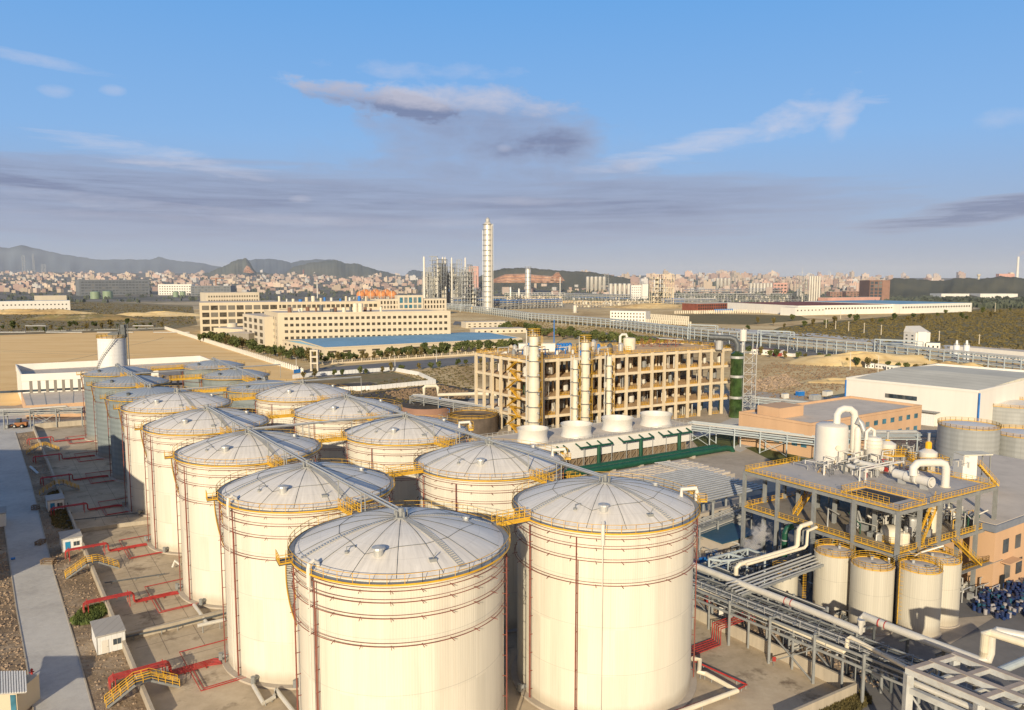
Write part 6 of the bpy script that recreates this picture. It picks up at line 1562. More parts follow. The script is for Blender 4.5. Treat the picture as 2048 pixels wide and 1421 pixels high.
pts = [W(1385, 1130, 8.4), W(1470, 1163, 8.4), W(1598, 1212, 8.4), W(1720, 1256, 8.4)]
pts = pts[:3]+[W(1722, 1263, 8.4)]
MB().tube(pts+[W(1722, 1240, 8.4+1.6), ], .52, 14).build('pipe', M['insul'], t, smooth=False)
for f in (.0, 1):
    q = lerp(pts[1], pts[2], .80+.09*f); q2 = lerp(pts[1], pts[2], .81+.09*f); MB().tube([q, q2], .56, 14).build('red_band', M['redb'], t)
for f in (.02, .5, .98): q = lerp(pts[0], pts[3], f); MB().bar((q[0], q[1], 0), (q[0], q[1], q[2]-.5), .25).build('post', M['steel'], t)
t = thing('steam_main', 'thick pale main with red bands crossing in front of the ribbed tanks', 'pipe', W(1722, 1240, 0))
zz = 9.2; p0 = W(1722, 1262, zz-2.2); q0_ = W(1722, 1238, zz); e0 = W(1960, 1322, zz); u0 = (e0[0]+.2, e0[1]+.1)
rise = [p0, (p0[0], p0[1], zz-.5), (p0[0]+.4, p0[1]+.1, zz), lerp((p0[0], p0[1], zz), e0, .2), e0, (e0[0]+.8, e0[1]-.3, zz+.3), (e0[0]+1.0, e0[1]-.3, zz+1.2), (e0[0]+1.0, e0[1]-.3, zz+3.6), (e0[0]+1.5, e0[1]-.5, zz+4.2), (e0[0]+9, e0[1]-4.5, zz+4.2)]
MB().tube(rise, .55, 16).build('pipe', M['insul'], t, smooth=False)
for f in (.16, .22): q = lerp(p0[:2]+(zz,), e0, f); q2 = lerp(p0[:2]+(zz,), e0, f+.008); MB().tube([q, q2], .585, 16).build('red_band', M['redb'], t)
m = MB()
for f in (.12, .42, .72, .97): q = lerp(p0[:2]+(zz,), e0, f); m.bar((q[0], q[1], 0), (q[0], q[1], zz-.6), .3); m.bar((q[0]-1.4, q[1]-.7, zz-.75), (q[0]+1.4, q[1]+.7, zz-.75), .25)
m.build('post', M['steeld'], t)
t = thing('condensate_pipe', 'long thin cream pipe with a raised step in front of the long rack', 'pipe', W(1600, 1270, 0))
c1, c2, c3 = W(1395, 1178, 6.2), W(1688, 1304, 6.2), W(1840, 1350, 8.0)
MB().tube([c1, c2, (c2[0]+.35, c2[1], 6.6), (c2[0]+.4, c2[1], 8.0), (c2[0]+.8, c2[1]+.0, 8.3), c3, W(1980, 1400, 8.0)], .30, 12).build('pipe', M['creampipe'], t, smooth=False)
m = MB()
for f in (.1, .4, .7, 1.0): q = lerp(c1, c2, f); m.bar((q[0], q[1]+.3, 0), (q[0], q[1]+.3, 6.0), .28)
m.build('post', M['steel'], t)
# inclined branch rack going up to the platform
t = thing('branch_rack', 'pipe rack branching up to the steel platform, with a cream bent pipe', 'pipe rack', W(1540, 1150, 0))
b0, b1 = W(1452, 1168, 8.6), W(1622, 1108, 10.0)
m = MB()
for i in range(5):
    o_ = (0, 0, -.25*i); s_ = (i*.55*dx, i*.55*dy-.1*i, -.2*i); m.tube([add(b0, s_), add(b1, s_)], .13+.03*(i % 2), 8)
m.build('pipe', M['galv'], t)
m = MB()
for i in (0, 5): s_ = (i*.6*dx, i*.6*dy, -.9); m.bar(add(b0, s_), add(b1, s_), .18, .4)
for i in range(12): q = lerp(b0, b1, i/11); m.bar(add(q, (0, 0, -1.1)), add(q, (3.2*dx, 3.2*dy, -1.1)), .16)
m.bar(add(b1, (1, 0, -1)), (b1[0]+1, b1[1], 0), .35); m.bar(add(b1, (3.2*dx, 3.2*dy, -1)), (b1[0]+3.2*dx, b1[1]+3.2*dy, 0), .35); m.bar(add(b0, (1, 0, -1)), (b0[0]+1, b0[1], 0), .35)
m.build('frame', M['steel'], t)
for k in range(2):
    o_ = (k*.8, -.3*k, 0); g0 = add(W(1472, 1150, 8.0), o_); g1 = add(W(1474, 1130, 9.6), o_); g2 = add(W(1590, 1096, 11.0), o_)
    if k == 0: MB().tube([g0, add(g0, (0, 0, 1.2)), add(g0, (.6, .1, 1.8)), g2, add(g2, (.4, 0, .5)), add(g2, (.5, 0, 3.2)), add(g2, (1.0, .2, 3.8)), add(g2, (3.2, 1.4, 4.0))], .38, 12).build('bent_pipe', M['creampipe'], t)
    else: MB().tube([add(g0, (.8, .2, 1.8)), add(g2, (.8, .3, 0)), add(g2, (1.2, .3, .5)), add(g2, (1.3, .3, 3.0)), add(g2, (3.2, 1.2, 3.4))], .26, 10).build('bent_pipe', M['creampipe'], t)
# green downpipe with white bands
c = W(1569, 1120, 0); q = W(1569, 1092, 8); t = thing('green_downpipe', 'short green pipe with pale bands hanging under the platform beside the steam', 'pipe', (q[0], q[1], 0))
MB().tube([(q[0], q[1], 6.0), (q[0], q[1], 10.4), (q[0]+.5, q[1]+.3, 11.2), (q[0]+1.6, q[1]+1, 11.4)], .55, 14).build('pipe', M['green'], t)
for z in (7.2, 9.0): MB().cyl((q[0], q[1], z), .59, .22, 14).build('band', M['galv'], t)
# open steel frame left of the branch
t = thing('open_steel_structure', 'low open grey steel frame with triangular braces left of the cream bent pipe', 'steel frame', W(1420, 1125, 0))
m = MB(); f0, f1, f2 = W(1418, 1118, 8.0), W(1495, 1098, 8.0), W(1530, 1110, 8.0)
for a, b in ((f0, f1), (f1, f2), (add(f0, (2, -1, 0)), add(f2, (0, -1, 0))), (f0, add(f0, (2, -1, 0))), (lerp(f0, f1, .5), lerp(add(f0, (2, -1, 0)), f2, .5))): m.bar(a, b, .3, .35)
for q in (f0, f1, f2, lerp(f0, f1, .5)): m.bar(q, (q[0], q[1], 0), .3)
for i in range(4): a, b = lerp(f0, f1, i/4), lerp(f0, f1, (i+1)/4); m.bar(add(a, (0,0,-1.6)), b, .14); m.bar(a, add(b, (0,0,-1.6)), .14)
m.bar(add(f0, (0,0,-1.6)), add(f1, (0,0,-1.6)), .2); m.build('frame', M['steelb'], t)
# big weathered gantry in the bottom right corner
zg = 12.5
gA = W(1818, 1342, zg)
dG = W(2080, 1452, zg); gx, gy = dG[0]-gA[0], dG[1]-gA[1]; l2 = hypot(gx, gy); gx, gy = gx/l2, gy/l2
dH = W(1905, 1315, zg); hx, hy = dH[0]-gA[0], dH[1]-gA[1]; l3 = hypot(hx, hy); hx, hy = hx/l3, hy/l3
def gp(a, b, z): return (gA[0]+gx*a+hx*b, gA[1]+gy*a+hy*b, z)
t = thing('steel_gantry', 'large weathered pale steel gantry in the bottom right corner', 'gantry', (gA[0], gA[1], 0))
M['gant'] = pm('weathered_pale_steel', (.46, .47, .46), .6, .05, .18, .5, .45, (.30, .22, .16)); M['gantt'] = pm('rust_stained_top', (.42, .34, .27), .8, 0, .2, .5, .4, (.3, .2, .14))
GW = l3+.5
for a in (0, 7.5, 15):
    for b in (0, GW): MB().bar(gp(a, b, 0), gp(a, b, zg-.36), .8).build('column', M['gant'], t)
for z in (zg, zg-2.2):
    for b in (0, GW*.5, GW): MB().bar(gp(-.3, b, z), gp(18, b, z), .6, .7).build('long_beam', M['gant'], t)
for b in (0, GW*.5, GW): MB().bar(gp(-.3, b, zg+.375), gp(18, b, zg+.375), .75, .04).build('beam_top', M['gantt'], t)
for a in (0, 3.7, 7.5, 11.2, 15):
    MB().bar(gp(a, .25, zg-.02), gp(a, GW-.25, zg-.02), .5, .55).build('cross_beam', M['gant'], t); MB().bar(gp(a, .42, zg+.28), gp(a, GW-.42, zg+.28), .62, .04).build('beam_top', M['gantt'], t)
    MB().bar(gp(a, .25, zg-2.25), gp(a, GW-.25, zg-2.25), .3, .36).build('cross_beam', M['gant'], t)
m = MB()
for a in (0, 7.5): m.bar(gp(a, .2, 2), gp(a+7.5, .2, zg-2.6), .16); m.bar(gp(a+7.5, .2, 2), gp(a, .2, zg-2.6), .16)
m.bar(gp(9, 0, zg-2), gp(13, GW, zg-.3), .14); m.bar(gp(13, 0, zg-2), gp(9, GW, zg-.3), .14); m.build('brace', M['gant'], t)
for b, r_, mt in ((1.0, .35, 'insul'), (2.4, .2, 'galv'), (3.4, .4, 'steelb'), (4.6, .18, 'galv')): MB().tube([gp(-.5, b, zg-1.7), gp(20, b, zg-1.7)], r_, 10).build('pipe', M[mt], t)
line('blue_grey_pipe', 'blue grey pipe slanting away behind the gantry at the right edge', 'pipe', [W(1985, 1348, 8), W(2100, 1300, 8)], .5, M['steelb'], 12)
line('raised_pipe', 'cream insulated pipe with an upright bend at the right edge', 'pipe', [W(1966, 1325, 8.5), W(1968, 1300, 11), W(1970, 1268, 13.4), W(1982, 1266, 13.4), W(2090, 1300, 13.4)], .5, M['creampipe'], 14)
# steam
m_, nt_, b_ = nodes('steam'); nt_.nodes.remove(b_)
out = nt_.nodes['Material Output']; vs = nt_.nodes.new('ShaderNodeVolumePrincipled'); vs.inputs['Color'].default_value = (.95, .93, .92, 1)
oc = coord(nt_); n1 = noise(nt_, oc, .55, 5, .65, 1.0)
ln = nt_.nodes.new('ShaderNodeVectorMath'); ln.operation = 'LENGTH'; L(nt_, mapping(nt_, oc, (1/2.6, 1/2.0, 1/4.0)), ln.inputs[0])
fo = mth(nt_, 'SUBTRACT', 1.0, ln.outputs['Value']); d_ = mth(nt_, 'MULTIPLY', mth(nt_, 'MAXIMUM', mth(nt_, 'ADD', mth(nt_, 'MULTIPLY', fo, 1.0), mth(nt_, 'MULTIPLY_ADD', n1, 3.6, -2.35)), 0.0), mth(nt_, 'MAXIMUM', fo, 0.0))
L(nt_, mth(nt_, 'MULTIPLY', d_, 7.0), vs.inputs['Density']); L(nt_, vs.outputs[0], out.inputs['Volume'])
for px, py, z, s_ in ((1524, 1062, 9, 1.15), (1508, 1088, 5, 1.25)):
    c = P(px, py, z); o = MB().lathe([(.1, -4), (1.9, -3), (2.6, 0), (1.9, 3), (.1, 4)], (0,0,0), 14).build('steam_plume', m_); o.location = c; o.scale = (s_, s_, s_)
    tag(o, 'thin white steam drifting up left of the platform' if z == 8 else 'low white steam puff over the pipes left of the platform', 'steam', None, 'stuff')
# lamp posts, poles in the works
def pole(label, px, py, top, r_=.09, lamp=True, mat='galv', name='lamp_post', group='lamp posts of the works', cat='lamp post'):
    c = P(px, py); h_ = HT(px, py, top); t = thing(name, label, cat, c, group); MB().cyl(c, r_, h_, 8, r_*.6).build('pole', M[mat], t)
    if lamp: MB().tube([(c[0], c[1], h_-.05), (c[0]-1.2, c[1], h_+.3)], .05, 5).build('arm', M[mat], t); MB().box((c[0]-1.5, c[1], h_+.22), .8, .3, .12).build('lamp', M['white'], t)
    return t
# orange building beyond, white warehouse
hq = 11.0
oq0 = P(1480, 826, hq); oq1 = P(1844, 815, hq); oq3 = P(1745, 796, hq)
b0 = P(1478, 827, hq); cN = P(1630, 842, hq)
# near corner at (1625,850) hidden: left wing front, right wing front
fA = P(1478, 828, 8.5); fB = P(1640, 846, 8.5)
t = thing('orange_hall', 'long two storey orange hall with blue windows and stepped flat roof, behind the white vessels', 'building', (fB[0], fB[1], 0))
q0 = P(1622, 850, hq); q1 = P(1844, 813, hq); d_ = (q1[0]-q0[0], q1[1]-q0[1])
q3 = P(1478, 826, hq); q2 = (q3[0]+d_[0], q3[1]+d_[1], hq)
shell_box(t, [q0, q1, q2, q3], 0, hq-.4, M['orangew'], M['flatroof'], .9, .5)
windows(t, q0, q1, 7.0, 1, 1, 12, 2.2, 1.7, M['glassb'], .05, .98); windows(t, q0, q1, 2.4, 1, 1, 12, 2.2, 1.7, M['glassb'], .05, .98); windows(t, q3, q0, 3.2, 1, 1, 6, 2.0, 1.8, M['glassb'], .25, .98)
rb_ = lerp(q3, q2, .2); MB().box((q3[0]*.62+q0[0]*.38+7, q3[1]*.62+q0[1]*.38+5, hq-.3), 13, 9, 3.6, VA).build('stair_head', M['orangew'], t)
hw = 15.5
w0_ = P(1956, 783, hw); w1_ = P(1693, 757, hw); w2_ = P(1875, 729, hw); w3_ = (w0_[0]+(w2_[0]-w1_[0]), w0_[1]+(w2_[1]-w1_[1]), hw)
t = thing('white_warehouse', 'huge white warehouse with pale grey sheet roof at the right edge', 'warehouse', (w0_[0], w0_[1], 0))
shell_box(t, [w0_, w3_, w2_, w1_], 0, hw-.6, M['whitewall'])
k1 = lerp(w0_, w3_, .5); k2 = lerp(w1_, w2_, .5)
def ins(a, b, f=.02): return (a[0]+(b[0]-a[0])*f, a[1]+(b[1]-a[1])*f)
MB().hexa([(*ins(w1_, w3_), hw-.597), (*ins(w0_, w2_), hw-.597), (*k1[:2], hw-.597), (*k2[:2], hw-.597)], [(*ins(w1_, w3_), hw-.4), (*ins(w0_, w2_), hw-.4), (*k1[:2], hw+1.5), (*k2[:2], hw+1.5)]).build('roof', M['greyroof'], t)
MB().hexa([(*k2[:2], hw-.597), (*k1[:2], hw-.597), (*ins(w3_, w1_), hw-.597), (*ins(w2_, w0_), hw-.597)], [(*k2[:2], hw+1.5), (*k1[:2], hw+1.5), (*ins(w3_, w1_), hw-.4), (*ins(w2_, w0_), hw-.4)]).build('roof', M['greyroof'], t)
m = MB()
for a, b in ((w0_, w3_), (w2_, w1_), (w1_, w0_), (w3_, w2_)): m.bar((a[0], a[1], hw-.1), (b[0], b[1], hw-.1), .5, .98)
m.build('parapet', M['whitewall'], t)
for i in range(9):
    f = .34+i*.0265; q = lerp(w1_, w0_, f); l_ = hypot(w0_[0]-w1_[0], w0_[1]-w1_[1]); ux, uy = (w0_[0]-w1_[0])/l_, (w0_[1]-w1_[1])/l_
    MB().box((q[0]-uy*-.0+uy*-.15, q[1]-ux*.15*1, 9.2), 1.7, .35, 1.7, atan2(uy, ux)).build('window', M['glass'], t)
MB().box((w0_[0]+.4, w0_[1]-.4, 0), .5, .5, hw-.7).build('corner_trim', M['bluept'], t); MB().box((lerp(w1_, w0_, 0)[0]-.4, w1_[1]-.4, 0), .5, .5, hw-.7).build('corner_trim', M['bluept'], t)
q = lerp(w1_, w0_, .62); MB().box((q[0]-.5, q[1]-.8, 0), 9, .5, 5.2, atan2(uy, ux)).build('gate', M['sheetw'], t); MB().box((q[0]-1, q[1]-1.6, 5.6), 12, 3, .3, atan2(uy, ux)).build('canopy', M['steel'], t)
# works rack between cooling block and platform, and behind the process building
a, b = P(1378, 885), P(1690, 925)
rack('pipe_rack', 'pipe rack running past the lawn in front of the orange hall', [a, b], [5.2, 6.8], 6.5, 9, 7, M['steelb'], ['galv', 'galv', 'steelb', 'insul'], seed=4, pr=(.12, .25))
a, b = P(1650, 905), P(1880, 905)
rack('pipe_rack', 'pipe rack behind the white vessels towards the grey tanks', [a, b], [5.2, 6.6], 6.5, 9, 6, M['steelb'], ['galv', 'steelb', 'insul'], seed=5, pr=(.12, .25))
a, b = P(1480, 818), P(1700, 842)
rack('pipe_rack', 'pipe rack running behind the orange hall towards the white warehouse', [a, b], [4.2, 5.4], 5.5, 9, 6, M['steelb'], ['galv', 'insul', 'steelb'], seed=6, pr=(.12, .25))
a, b = P(830, 822), P(1050, 862)
rack('pipe_rack', 'shaded pipe rack between the domed tanks and the concrete frame', [a, b], [5.2, 6.6], 5.5, 9, 6, M['steel'], ['galv', 'insul', 'steel'], seed=7, pr=(.15, .3))
# dark yard objects behind inner tanks
c = P(862, 812); t = thing('expansion_loop', 'white square pipe loop behind the inner cream tanks', 'pipe', c)
MB().tube([add(c, (-8, -2, 5)), add(c, (-3, -1, 5)), add(c, (-3, -1, 8.4)), add(c, (-2.2, -1, 9.2)), add(c, (2.4, 0, 9.2)), add(c, (3.2, 0, 8.4)), add(c, (3.2, 0, 5)), add(c, (22, 4, 5)), add(c, (36, -1, 5))], .8, 12).build('pipe', M['creampipe'], t)
MB().bar(add(c, (-5, -1, 0)), add(c, (-5, -1, 4.2)), .4).build('post', M['steel'], t); MB().bar(add(c, (8, 1, 0)), add(c, (8, 1, 4.2)), .4).build('post', M['steel'], t)
c = P(880, 832); t = thing('blue_agitator', 'bright blue motor on a post in the dark yard behind the inner tanks', 'machine', c)
MB().cyl(add(c, (0,0,2)), 1.0, 1.5, 12).build('base', M['bluept'], t); MB().cyl(add(c, (0,0,3.5)), .35, 4.2, 8).build('motor', M['bluept'], t); MB().rail([add(c, (-4, 0, 0)), add(c, (4, 0, 0))], 3.2, 1.6, .2, 2).build('frame', M['bluept'], t)
simple_tank('low brown vat with dark top behind the third inner tank', (c[0]-6, c[1]+6, 0), 11, 3.6, M['brick'], .0, False, roofm=M['darkdirt'])
c = P(960, 872); t = thing('rusty_round_vat', 'brown banded round vat in the shaded yard left of the cooling block', 'vat', c)
MB().lathe([(9.5, 0), (9.5, 6.5), (9.0, 6.5), (9.0, 5.5)], (c[0]-3, c[1]+8, 0), 40, False).build('shell', pm('shade_brown_plate', (.11, .085, .065), .8, 0, .3, .3), t)  # brown plate colour darkened to paint in the shade of the yard
MB().rail([pol(9.3, a, 6.5, (c[0]-3, c[1]+8)) for a in range(0, 360, 15)], 1.2, 2, .1, 2, closed=True).build('railing', M['yellow'], t)
# ---------------------------------------------------------------- middle distance: cream factory buildings, sheds, walls
def blk(name, label, cat, a, b, top, depth, wm, rm=None, rows=0, cols=0, wf=.55, hf=.55, gm='glass', group=None, par=.0, side=0, z0f=.25, dirn=None, base=0.0, limit=100):
    """building whose front foot runs from photo point a to b; top = row of the roof edge above a"""
    p, q = P(*a), P(*b); h = HT(a[0], a[1], top); l = hypot(q[0]-p[0], q[1]-p[1]); ux, uy = (q[0]-p[0])/l, (q[1]-p[1])/l
    nx, ny = (-uy, ux) if dirn is None else dirn
    if name not in ('x',): t = thing(name, label, cat, (p[0], p[1], 0), group)
    c = [(p[0], p[1]), (q[0], q[1]), (q[0]+nx*depth, q[1]+ny*depth), (p[0]+nx*depth, p[1]+ny*depth)]
    shell_box(t, c, 0, h-par, wm, rm or M['flatroof'], par, .4)
    if rows:
        fh = h/(rows+.25); windows(t, c[0], c[1], fh*z0f+fh*.1, rows, fh*.96, cols, l/cols*wf, fh*hf, M[gm], .02, .98, limit=limit)
        if side: windows(t, c[3], c[0], fh*z0f+fh*.1, rows, fh*.96, side, depth/side*wf, fh*hf, M[gm], .04, .96, limit=limit, name='side_window')
    return t, c, h
# long five storey building: near corner, right end, back left corner
Hc = HT(555, 697, 626); n_, r_, l_ = P(555, 626, Hc), P(901, 622, Hc), P(528, 620, Hc)
t = thing('long_factory_building', 'long cream factory building with rows of small square windows behind the blue roofed shed', 'factory building', (n_[0], n_[1], 0))
b_ = (r_[0]+l_[0]-n_[0], r_[1]+l_[1]-n_[1]); shell_box(t, [n_, r_, b_, l_], 0, Hc-1.2, M['cream'], M['flatroof'], 1.2, .6)
fh = Hc/5.4; windows(t, n_, r_, fh*.35, 5, fh*.98, 31, 2.7, fh*.42, M['glassw'], .03, .985); windows(t, l_, n_, fh*.35, 5, fh*.98, 6, 3.0, fh*.42, M['glassw'], .05, .95, name='side_window')
rr = random.Random(21)
for i in range(16):
    q = lerp(lerp(n_, r_, .1+.035*i), lerp(l_, b_, .1+.035*i), rr.uniform(.3, .8)); MB().cyl((q[0], q[1], Hc-1.1), rr.uniform(1, 2.2), rr.uniform(2.5, 6), 10).build('roof_tank', M[rr.choice(['steeld', 'creampipe', 'galv', 'brown'])], t)
for i in range(2): q = lerp(lerp(n_, r_, .46+.03*i), lerp(l_, b_, .46+.03*i), .2); MB().cyl((q[0], q[1], Hc-1.1), 2.2, 8, 14).build('roof_silo', M['creampipe'], t)
t, c, h = blk('end_block', 'lower cream end block with tall openings at the left of the long factory building', 'building', (487, 683), (530, 694), 628, 26, M['creamd'], None, 4, 4, .5, .6, 'glassw')
# left four storey building with wide windows
t, c, h = blk('office_factory', 'cream four storey factory with wide paired dark windows at the end of the white fence', 'factory building', (401, 668), (560, 664), 606, 60, M['cream'], None, 4, 9, .78, .62, 'glassw', side=3)
t, c, h = blk('rear_factory', 'long cream factory with two rows of windows showing over the long building', 'factory building', (540, 655), (760, 650), 605, 50, M['cream'], None, 4, 22, .7, .55, 'glassw')
for i in range(14): q = lerp(lerp(c[0]+(0,), c[1]+(0,), .1+.06*i), lerp(c[3]+(0,), c[2]+(0,), .1+.06*i), rr.uniform(.1, .6)); MB().cyl((q[0], q[1], h+.06), rr.uniform(1, 2.4), rr.uniform(2, 7), 10).build('roof_tank', M[rr.choice(['creampipe', 'cream', 'galv', 'bluept', 'creampipe'])], t)
t, c, h = blk('civic_building', 'cream office with raised glazed centre and narrow columns, left of the tall silver tower', 'office building', (751, 632), (893, 629), 599, 30, M['creamd'], None, 3, 22, .5, .62, 'glassw')
m_, n1_ = lerp(c[0]+(0,), c[1]+(0,), .3), lerp(c[0]+(0,), c[1]+(0,), .66); l2_ = hypot(c[1][0]-c[0][0], c[1][1]-c[0][1]); ux, uy = (c[1][0]-c[0][0])/l2_, (c[1][1]-c[0][1])/l2_
MB().hexa([(m_[0]+uy*2, m_[1]-ux*2, 0), (n1_[0]+uy*2, n1_[1]-ux*2, 0), (n1_[0]-uy*14, n1_[1]+ux*14, 0), (m_[0]-uy*14, m_[1]+ux*14, 0)], [(m_[0]+uy*2, m_[1]-ux*2, h+6), (n1_[0]+uy*2, n1_[1]-ux*2, h+6), (n1_[0]-uy*14, n1_[1]+ux*14, h+6), (m_[0]-uy*14, m_[1]+ux*14, h+6)]).build('centre_block', M['creamd'], t)
windows(t, (m_[0]+uy*2, m_[1]-ux*2), (n1_[0]+uy*2, n1_[1]-ux*2), 8, 2, 12, 5, 5.5, 9, M['glassb'], .05, .95, 'tall_window')
blk('cream_block', 'cream building with small windows standing behind the four storey factory', 'building', (415, 640), (520, 637), 586, 40, M['creamd'], None, 6, 20, .5, .4, 'glassw')
t, c, h = blk('annex', 'low cream annex with a round roof drum beside the four storey factory', 'building', (428, 676), (486, 680), 656, 22, M['cream'], None, 1, 6, .4, .4, 'glassw'); MB().cyl((c[0][0]+14, c[0][1]+12, h), 5, 4, 20).build('roof_drum', M['creamd'], t)
blk('grey_annex', 'plain grey brown shed with a dark opening between the cream buildings', 'shed', (451, 688), (498, 690), 666, 20, pm('grey_brown_wall', (.3, .27, .22), .9), None, 1, 1, .25, .4, 'dark')
# blue roofed shed
hs = HT(649, 718, 696); n_, r_, l_ = P(649, 696, hs), P(1044, 677, hs), P(565, 680, hs); b_ = (r_[0]+l_[0]-n_[0], r_[1]+l_[1]-n_[1])
t = thing('blue_roof_shed', 'wide cream shed with a bright blue sheet roof behind the row of trees', 'shed', (n_[0], n_[1], 0))
shell_box(t, [n_, r_, b_, l_], 0, hs-.3, M['cream'])
kL, kR = lerp(n_, l_, .55), lerp(r_, b_, .55)
MB().hexa([(*ins(n_, b_, .004), hs-.297), (*ins(r_, l_, .004), hs-.297), (*kR[:2], hs-.297), (*kL[:2], hs-.297)], [(*ins(n_, b_, .004), hs), (*ins(r_, l_, .004), hs), (*kR[:2], hs+2.0), (*kL[:2], hs+2.0)]).build('roof', M['blueroof'], t)
MB().hexa([(*kL[:2], hs-.297), (*kR[:2], hs-.297), (*ins(b_, n_, .004), hs-.297), (*ins(l_, r_, .004), hs-.297)], [(*kL[:2], hs+2.0), (*kR[:2], hs+2.0), (*ins(b_, n_, .004), hs), (*ins(l_, r_, .004), hs)]).build('roof', M['blueroof'], t)
m = MB(); m.bar((n_[0], n_[1], hs-.2), (r_[0], r_[1], hs-.2), .5, 1.0); m.bar((l_[0], l_[1], hs-.1), (kL[0], kL[1], hs+2), .5, .8); m.bar((kL[0], kL[1], hs+2), (n_[0], n_[1], hs-.1), .5, .8); m.bar((r_[0], r_[1], hs-.1), (kR[0], kR[1], hs+2), .5, .8)
m.build('parapet', M['cream'], t)
windows(t, n_, r_, 4.2, 1, 1, 15, 6.2, 1.3, M['glassw'], .0, .995); windows(t, l_, n_, 4.2, 1, 1, 9, 3.2, 1.6, M['glassw'], .03, .97, name='side_window'); windows(t, l_, n_, .3, 1, 1, 1, 4, 5, M['dark'], .30, .36, 'door')
q = P(690, 672, 8); t = thing('blue_tarpaulin_stack', 'bright blue covered stack beside the long building at the shed roof', 'covered goods', (q[0], q[1]+30, 0)); MB().hexa([(q[0]-14, q[1]+26, 0), (q[0]+14, q[1]+26, 0), (q[0]+14, q[1]+34, 0), (q[0]-14, q[1]+34, 0)], [(q[0]-14, q[1]+27, 11), (q[0]+14, q[1]+27, 12), (q[0]+13, q[1]+33, 12), (q[0]-13, q[1]+33, 11)]).build('cover', M['bluept'], t)
m = MB()
for i in range(14): m.bar((q[0]+12+i*1.6, q[1]+28, 9), (q[0]+10+i*1.8, q[1]+30, 12+(i*5 % 7)), .7)
m.build('timber_heap', M['wood'], t)
blk('white_shed', 'pale low office right of the long cream building', 'building', (932, 657), (1018, 655), 645, 20, M['creamd'], None, 2, 8, .4, .4, 'glassw'); blk('flat_shed', 'low cream shed with flat roof in front of the pale office', 'shed', (950, 668), (1052, 666), 659, 26, M['creamd'], None, 1, 8, .3, .4, 'glassw')
blk('brown_hall', 'low dark brown hall behind the process building roof', 'hall', (1085, 672), (1145, 671), 662, 20, M['brown'], M['redroof'])
# perimeter wall with white posts and panels
def picket(name, label, pts, h, step, mat, pw=.7, ph=.4, limit=96):
    t = thing(name, label, 'fence', (pts[0][0], pts[0][1], 0)); w0 = wloc(t); k = 0; pm_ = MB().box((0,0,0), pw, pw, h+ph, 0); pm_.box((0,0,h+ph+.001), pw*1.3, pw*1.3, .15); pmm = pm_.mesh('post', mat=mat); rest = MB(); panel = MB()
    for a, b in zip(pts[:-1], pts[1:]):
        n = max(1, round(hypot(b[0]-a[0], b[1]-a[1])/step))
        for i in range(n+1):
            q = lerp(a, b, i/n)
            if k < limit: inst('post', pmm, t, (q[0]-w0[0], q[1]-w0[1], 0), atan2(b[1]-a[1], b[0]-a[0])); k += 1
            else: rest.box((q[0], q[1], 0), pw, pw, h+ph)
            if i < n:
                e = lerp(a, b, (i+1)/n); panel.bar((q[0], q[1], h*.22), (e[0], e[1], h*.22), .25, h*.44); panel.bar((q[0], q[1], h*.9), (e[0], e[1], h*.9), .15, .15)
                for j in range(1, 4): s_ = lerp(q, e, j/4); panel.bar((s_[0], s_[1], h*.44), (s_[0], s_[1], h*.88), .16)
    if rest.v: rest.build('post_row', mat, t)['kind'] = 'stuff'
    panel.build('panel', mat, t)
    return t
picket('white_fence', 'long white railing fence with square posts along the sand yard', [P(330, 659), P(600, 745), P(606, 748)], 3.0, 4.6, M['white'])
picket('cream_fence', 'cream fence with rail panels between avenue and blue roofed shed', [P(645, 730), P(900, 713), P(1062, 703)], 2.4, 7, M['cream'])
picket('low_yard_rail', 'thin white rail along the far edge of the sand yard', [P(-60, 668), P(330, 657)], 1.2, 7, M['galv'], .4, .2)
t = thing('gate_tower', 'cream gate tower with openings at the avenue entrance', 'gate', P(630, 742))
q = P(630, 742); m = MB()
for x_ in (-2, 2):
    for y_ in (-1.5, 1.5): m.bar((q[0]+x_, q[1]+y_, 0), (q[0]+x_, q[1]+y_, 13), .9)
for z in (.5, 5, 9, 13): m.box((q[0], q[1], z-.5), 5.2, 4, .9)
m.build('tower', M['creamd'], t)
for i, (a, b) in enumerate(((P(612, 744), P(618, 741)), (P(700, 741), P(706, 738)))): pass
t = thing('blue_gate', 'bright blue sheet gate by the avenue beside the fence end', 'gate', P(600, 749)); MB().bar(v3(P(588, 748), 1.3), v3(P(603, 746), 1.3), .3, 2.4).build('leaf', M['bluept'], t)
def hoarding(label, pts, h=2.4, mat='sheetw'):
    t = thing('hoarding', label, 'hoarding', (pts[0][0], pts[0][1], 0), None); m = MB(); p_ = MB()
    for a, b in zip(pts[:-1], pts[1:]):
        n = max(1, round(hypot(b[0]-a[0], b[1]-a[1])/2.2))
        for i in range(n):
            s_, e = lerp(a, b, (i+.03)/n), lerp(a, b, (i+.97)/n); m.bar((s_[0], s_[1], h/2), (e[0], e[1], h/2), .1, h)
            p_.bar((s_[0], s_[1]+.15, 0), (s_[0], s_[1]+.15, h*1.03), .1)
    m.build('sheets', M[mat], t); p_.build('posts', M['galv'], t)
hoarding('pale sheet hoarding round the empty plot with brown earth behind the grey domes', [P(585, 758), P(640, 752), P(786, 742), P(838, 752), P(872, 768), P(740, 781), P(560, 788)])
patch('empty_plot', [(590, 760), (786, 744), (868, 768), (650, 786)], M['scrubl'], .07); patch('dark_plot_patch', [(650, 770), (740, 765), (760, 770), (690, 776)], M['darkdirt'], .09)
scatter('debris', 'heap of timber and broken stone outside the hoarding', 'debris', pp((770, 786), (880, 772), (960, 790), (900, 805), (800, 800)), 700, .9, M['wood'], 8, .05, h=0)
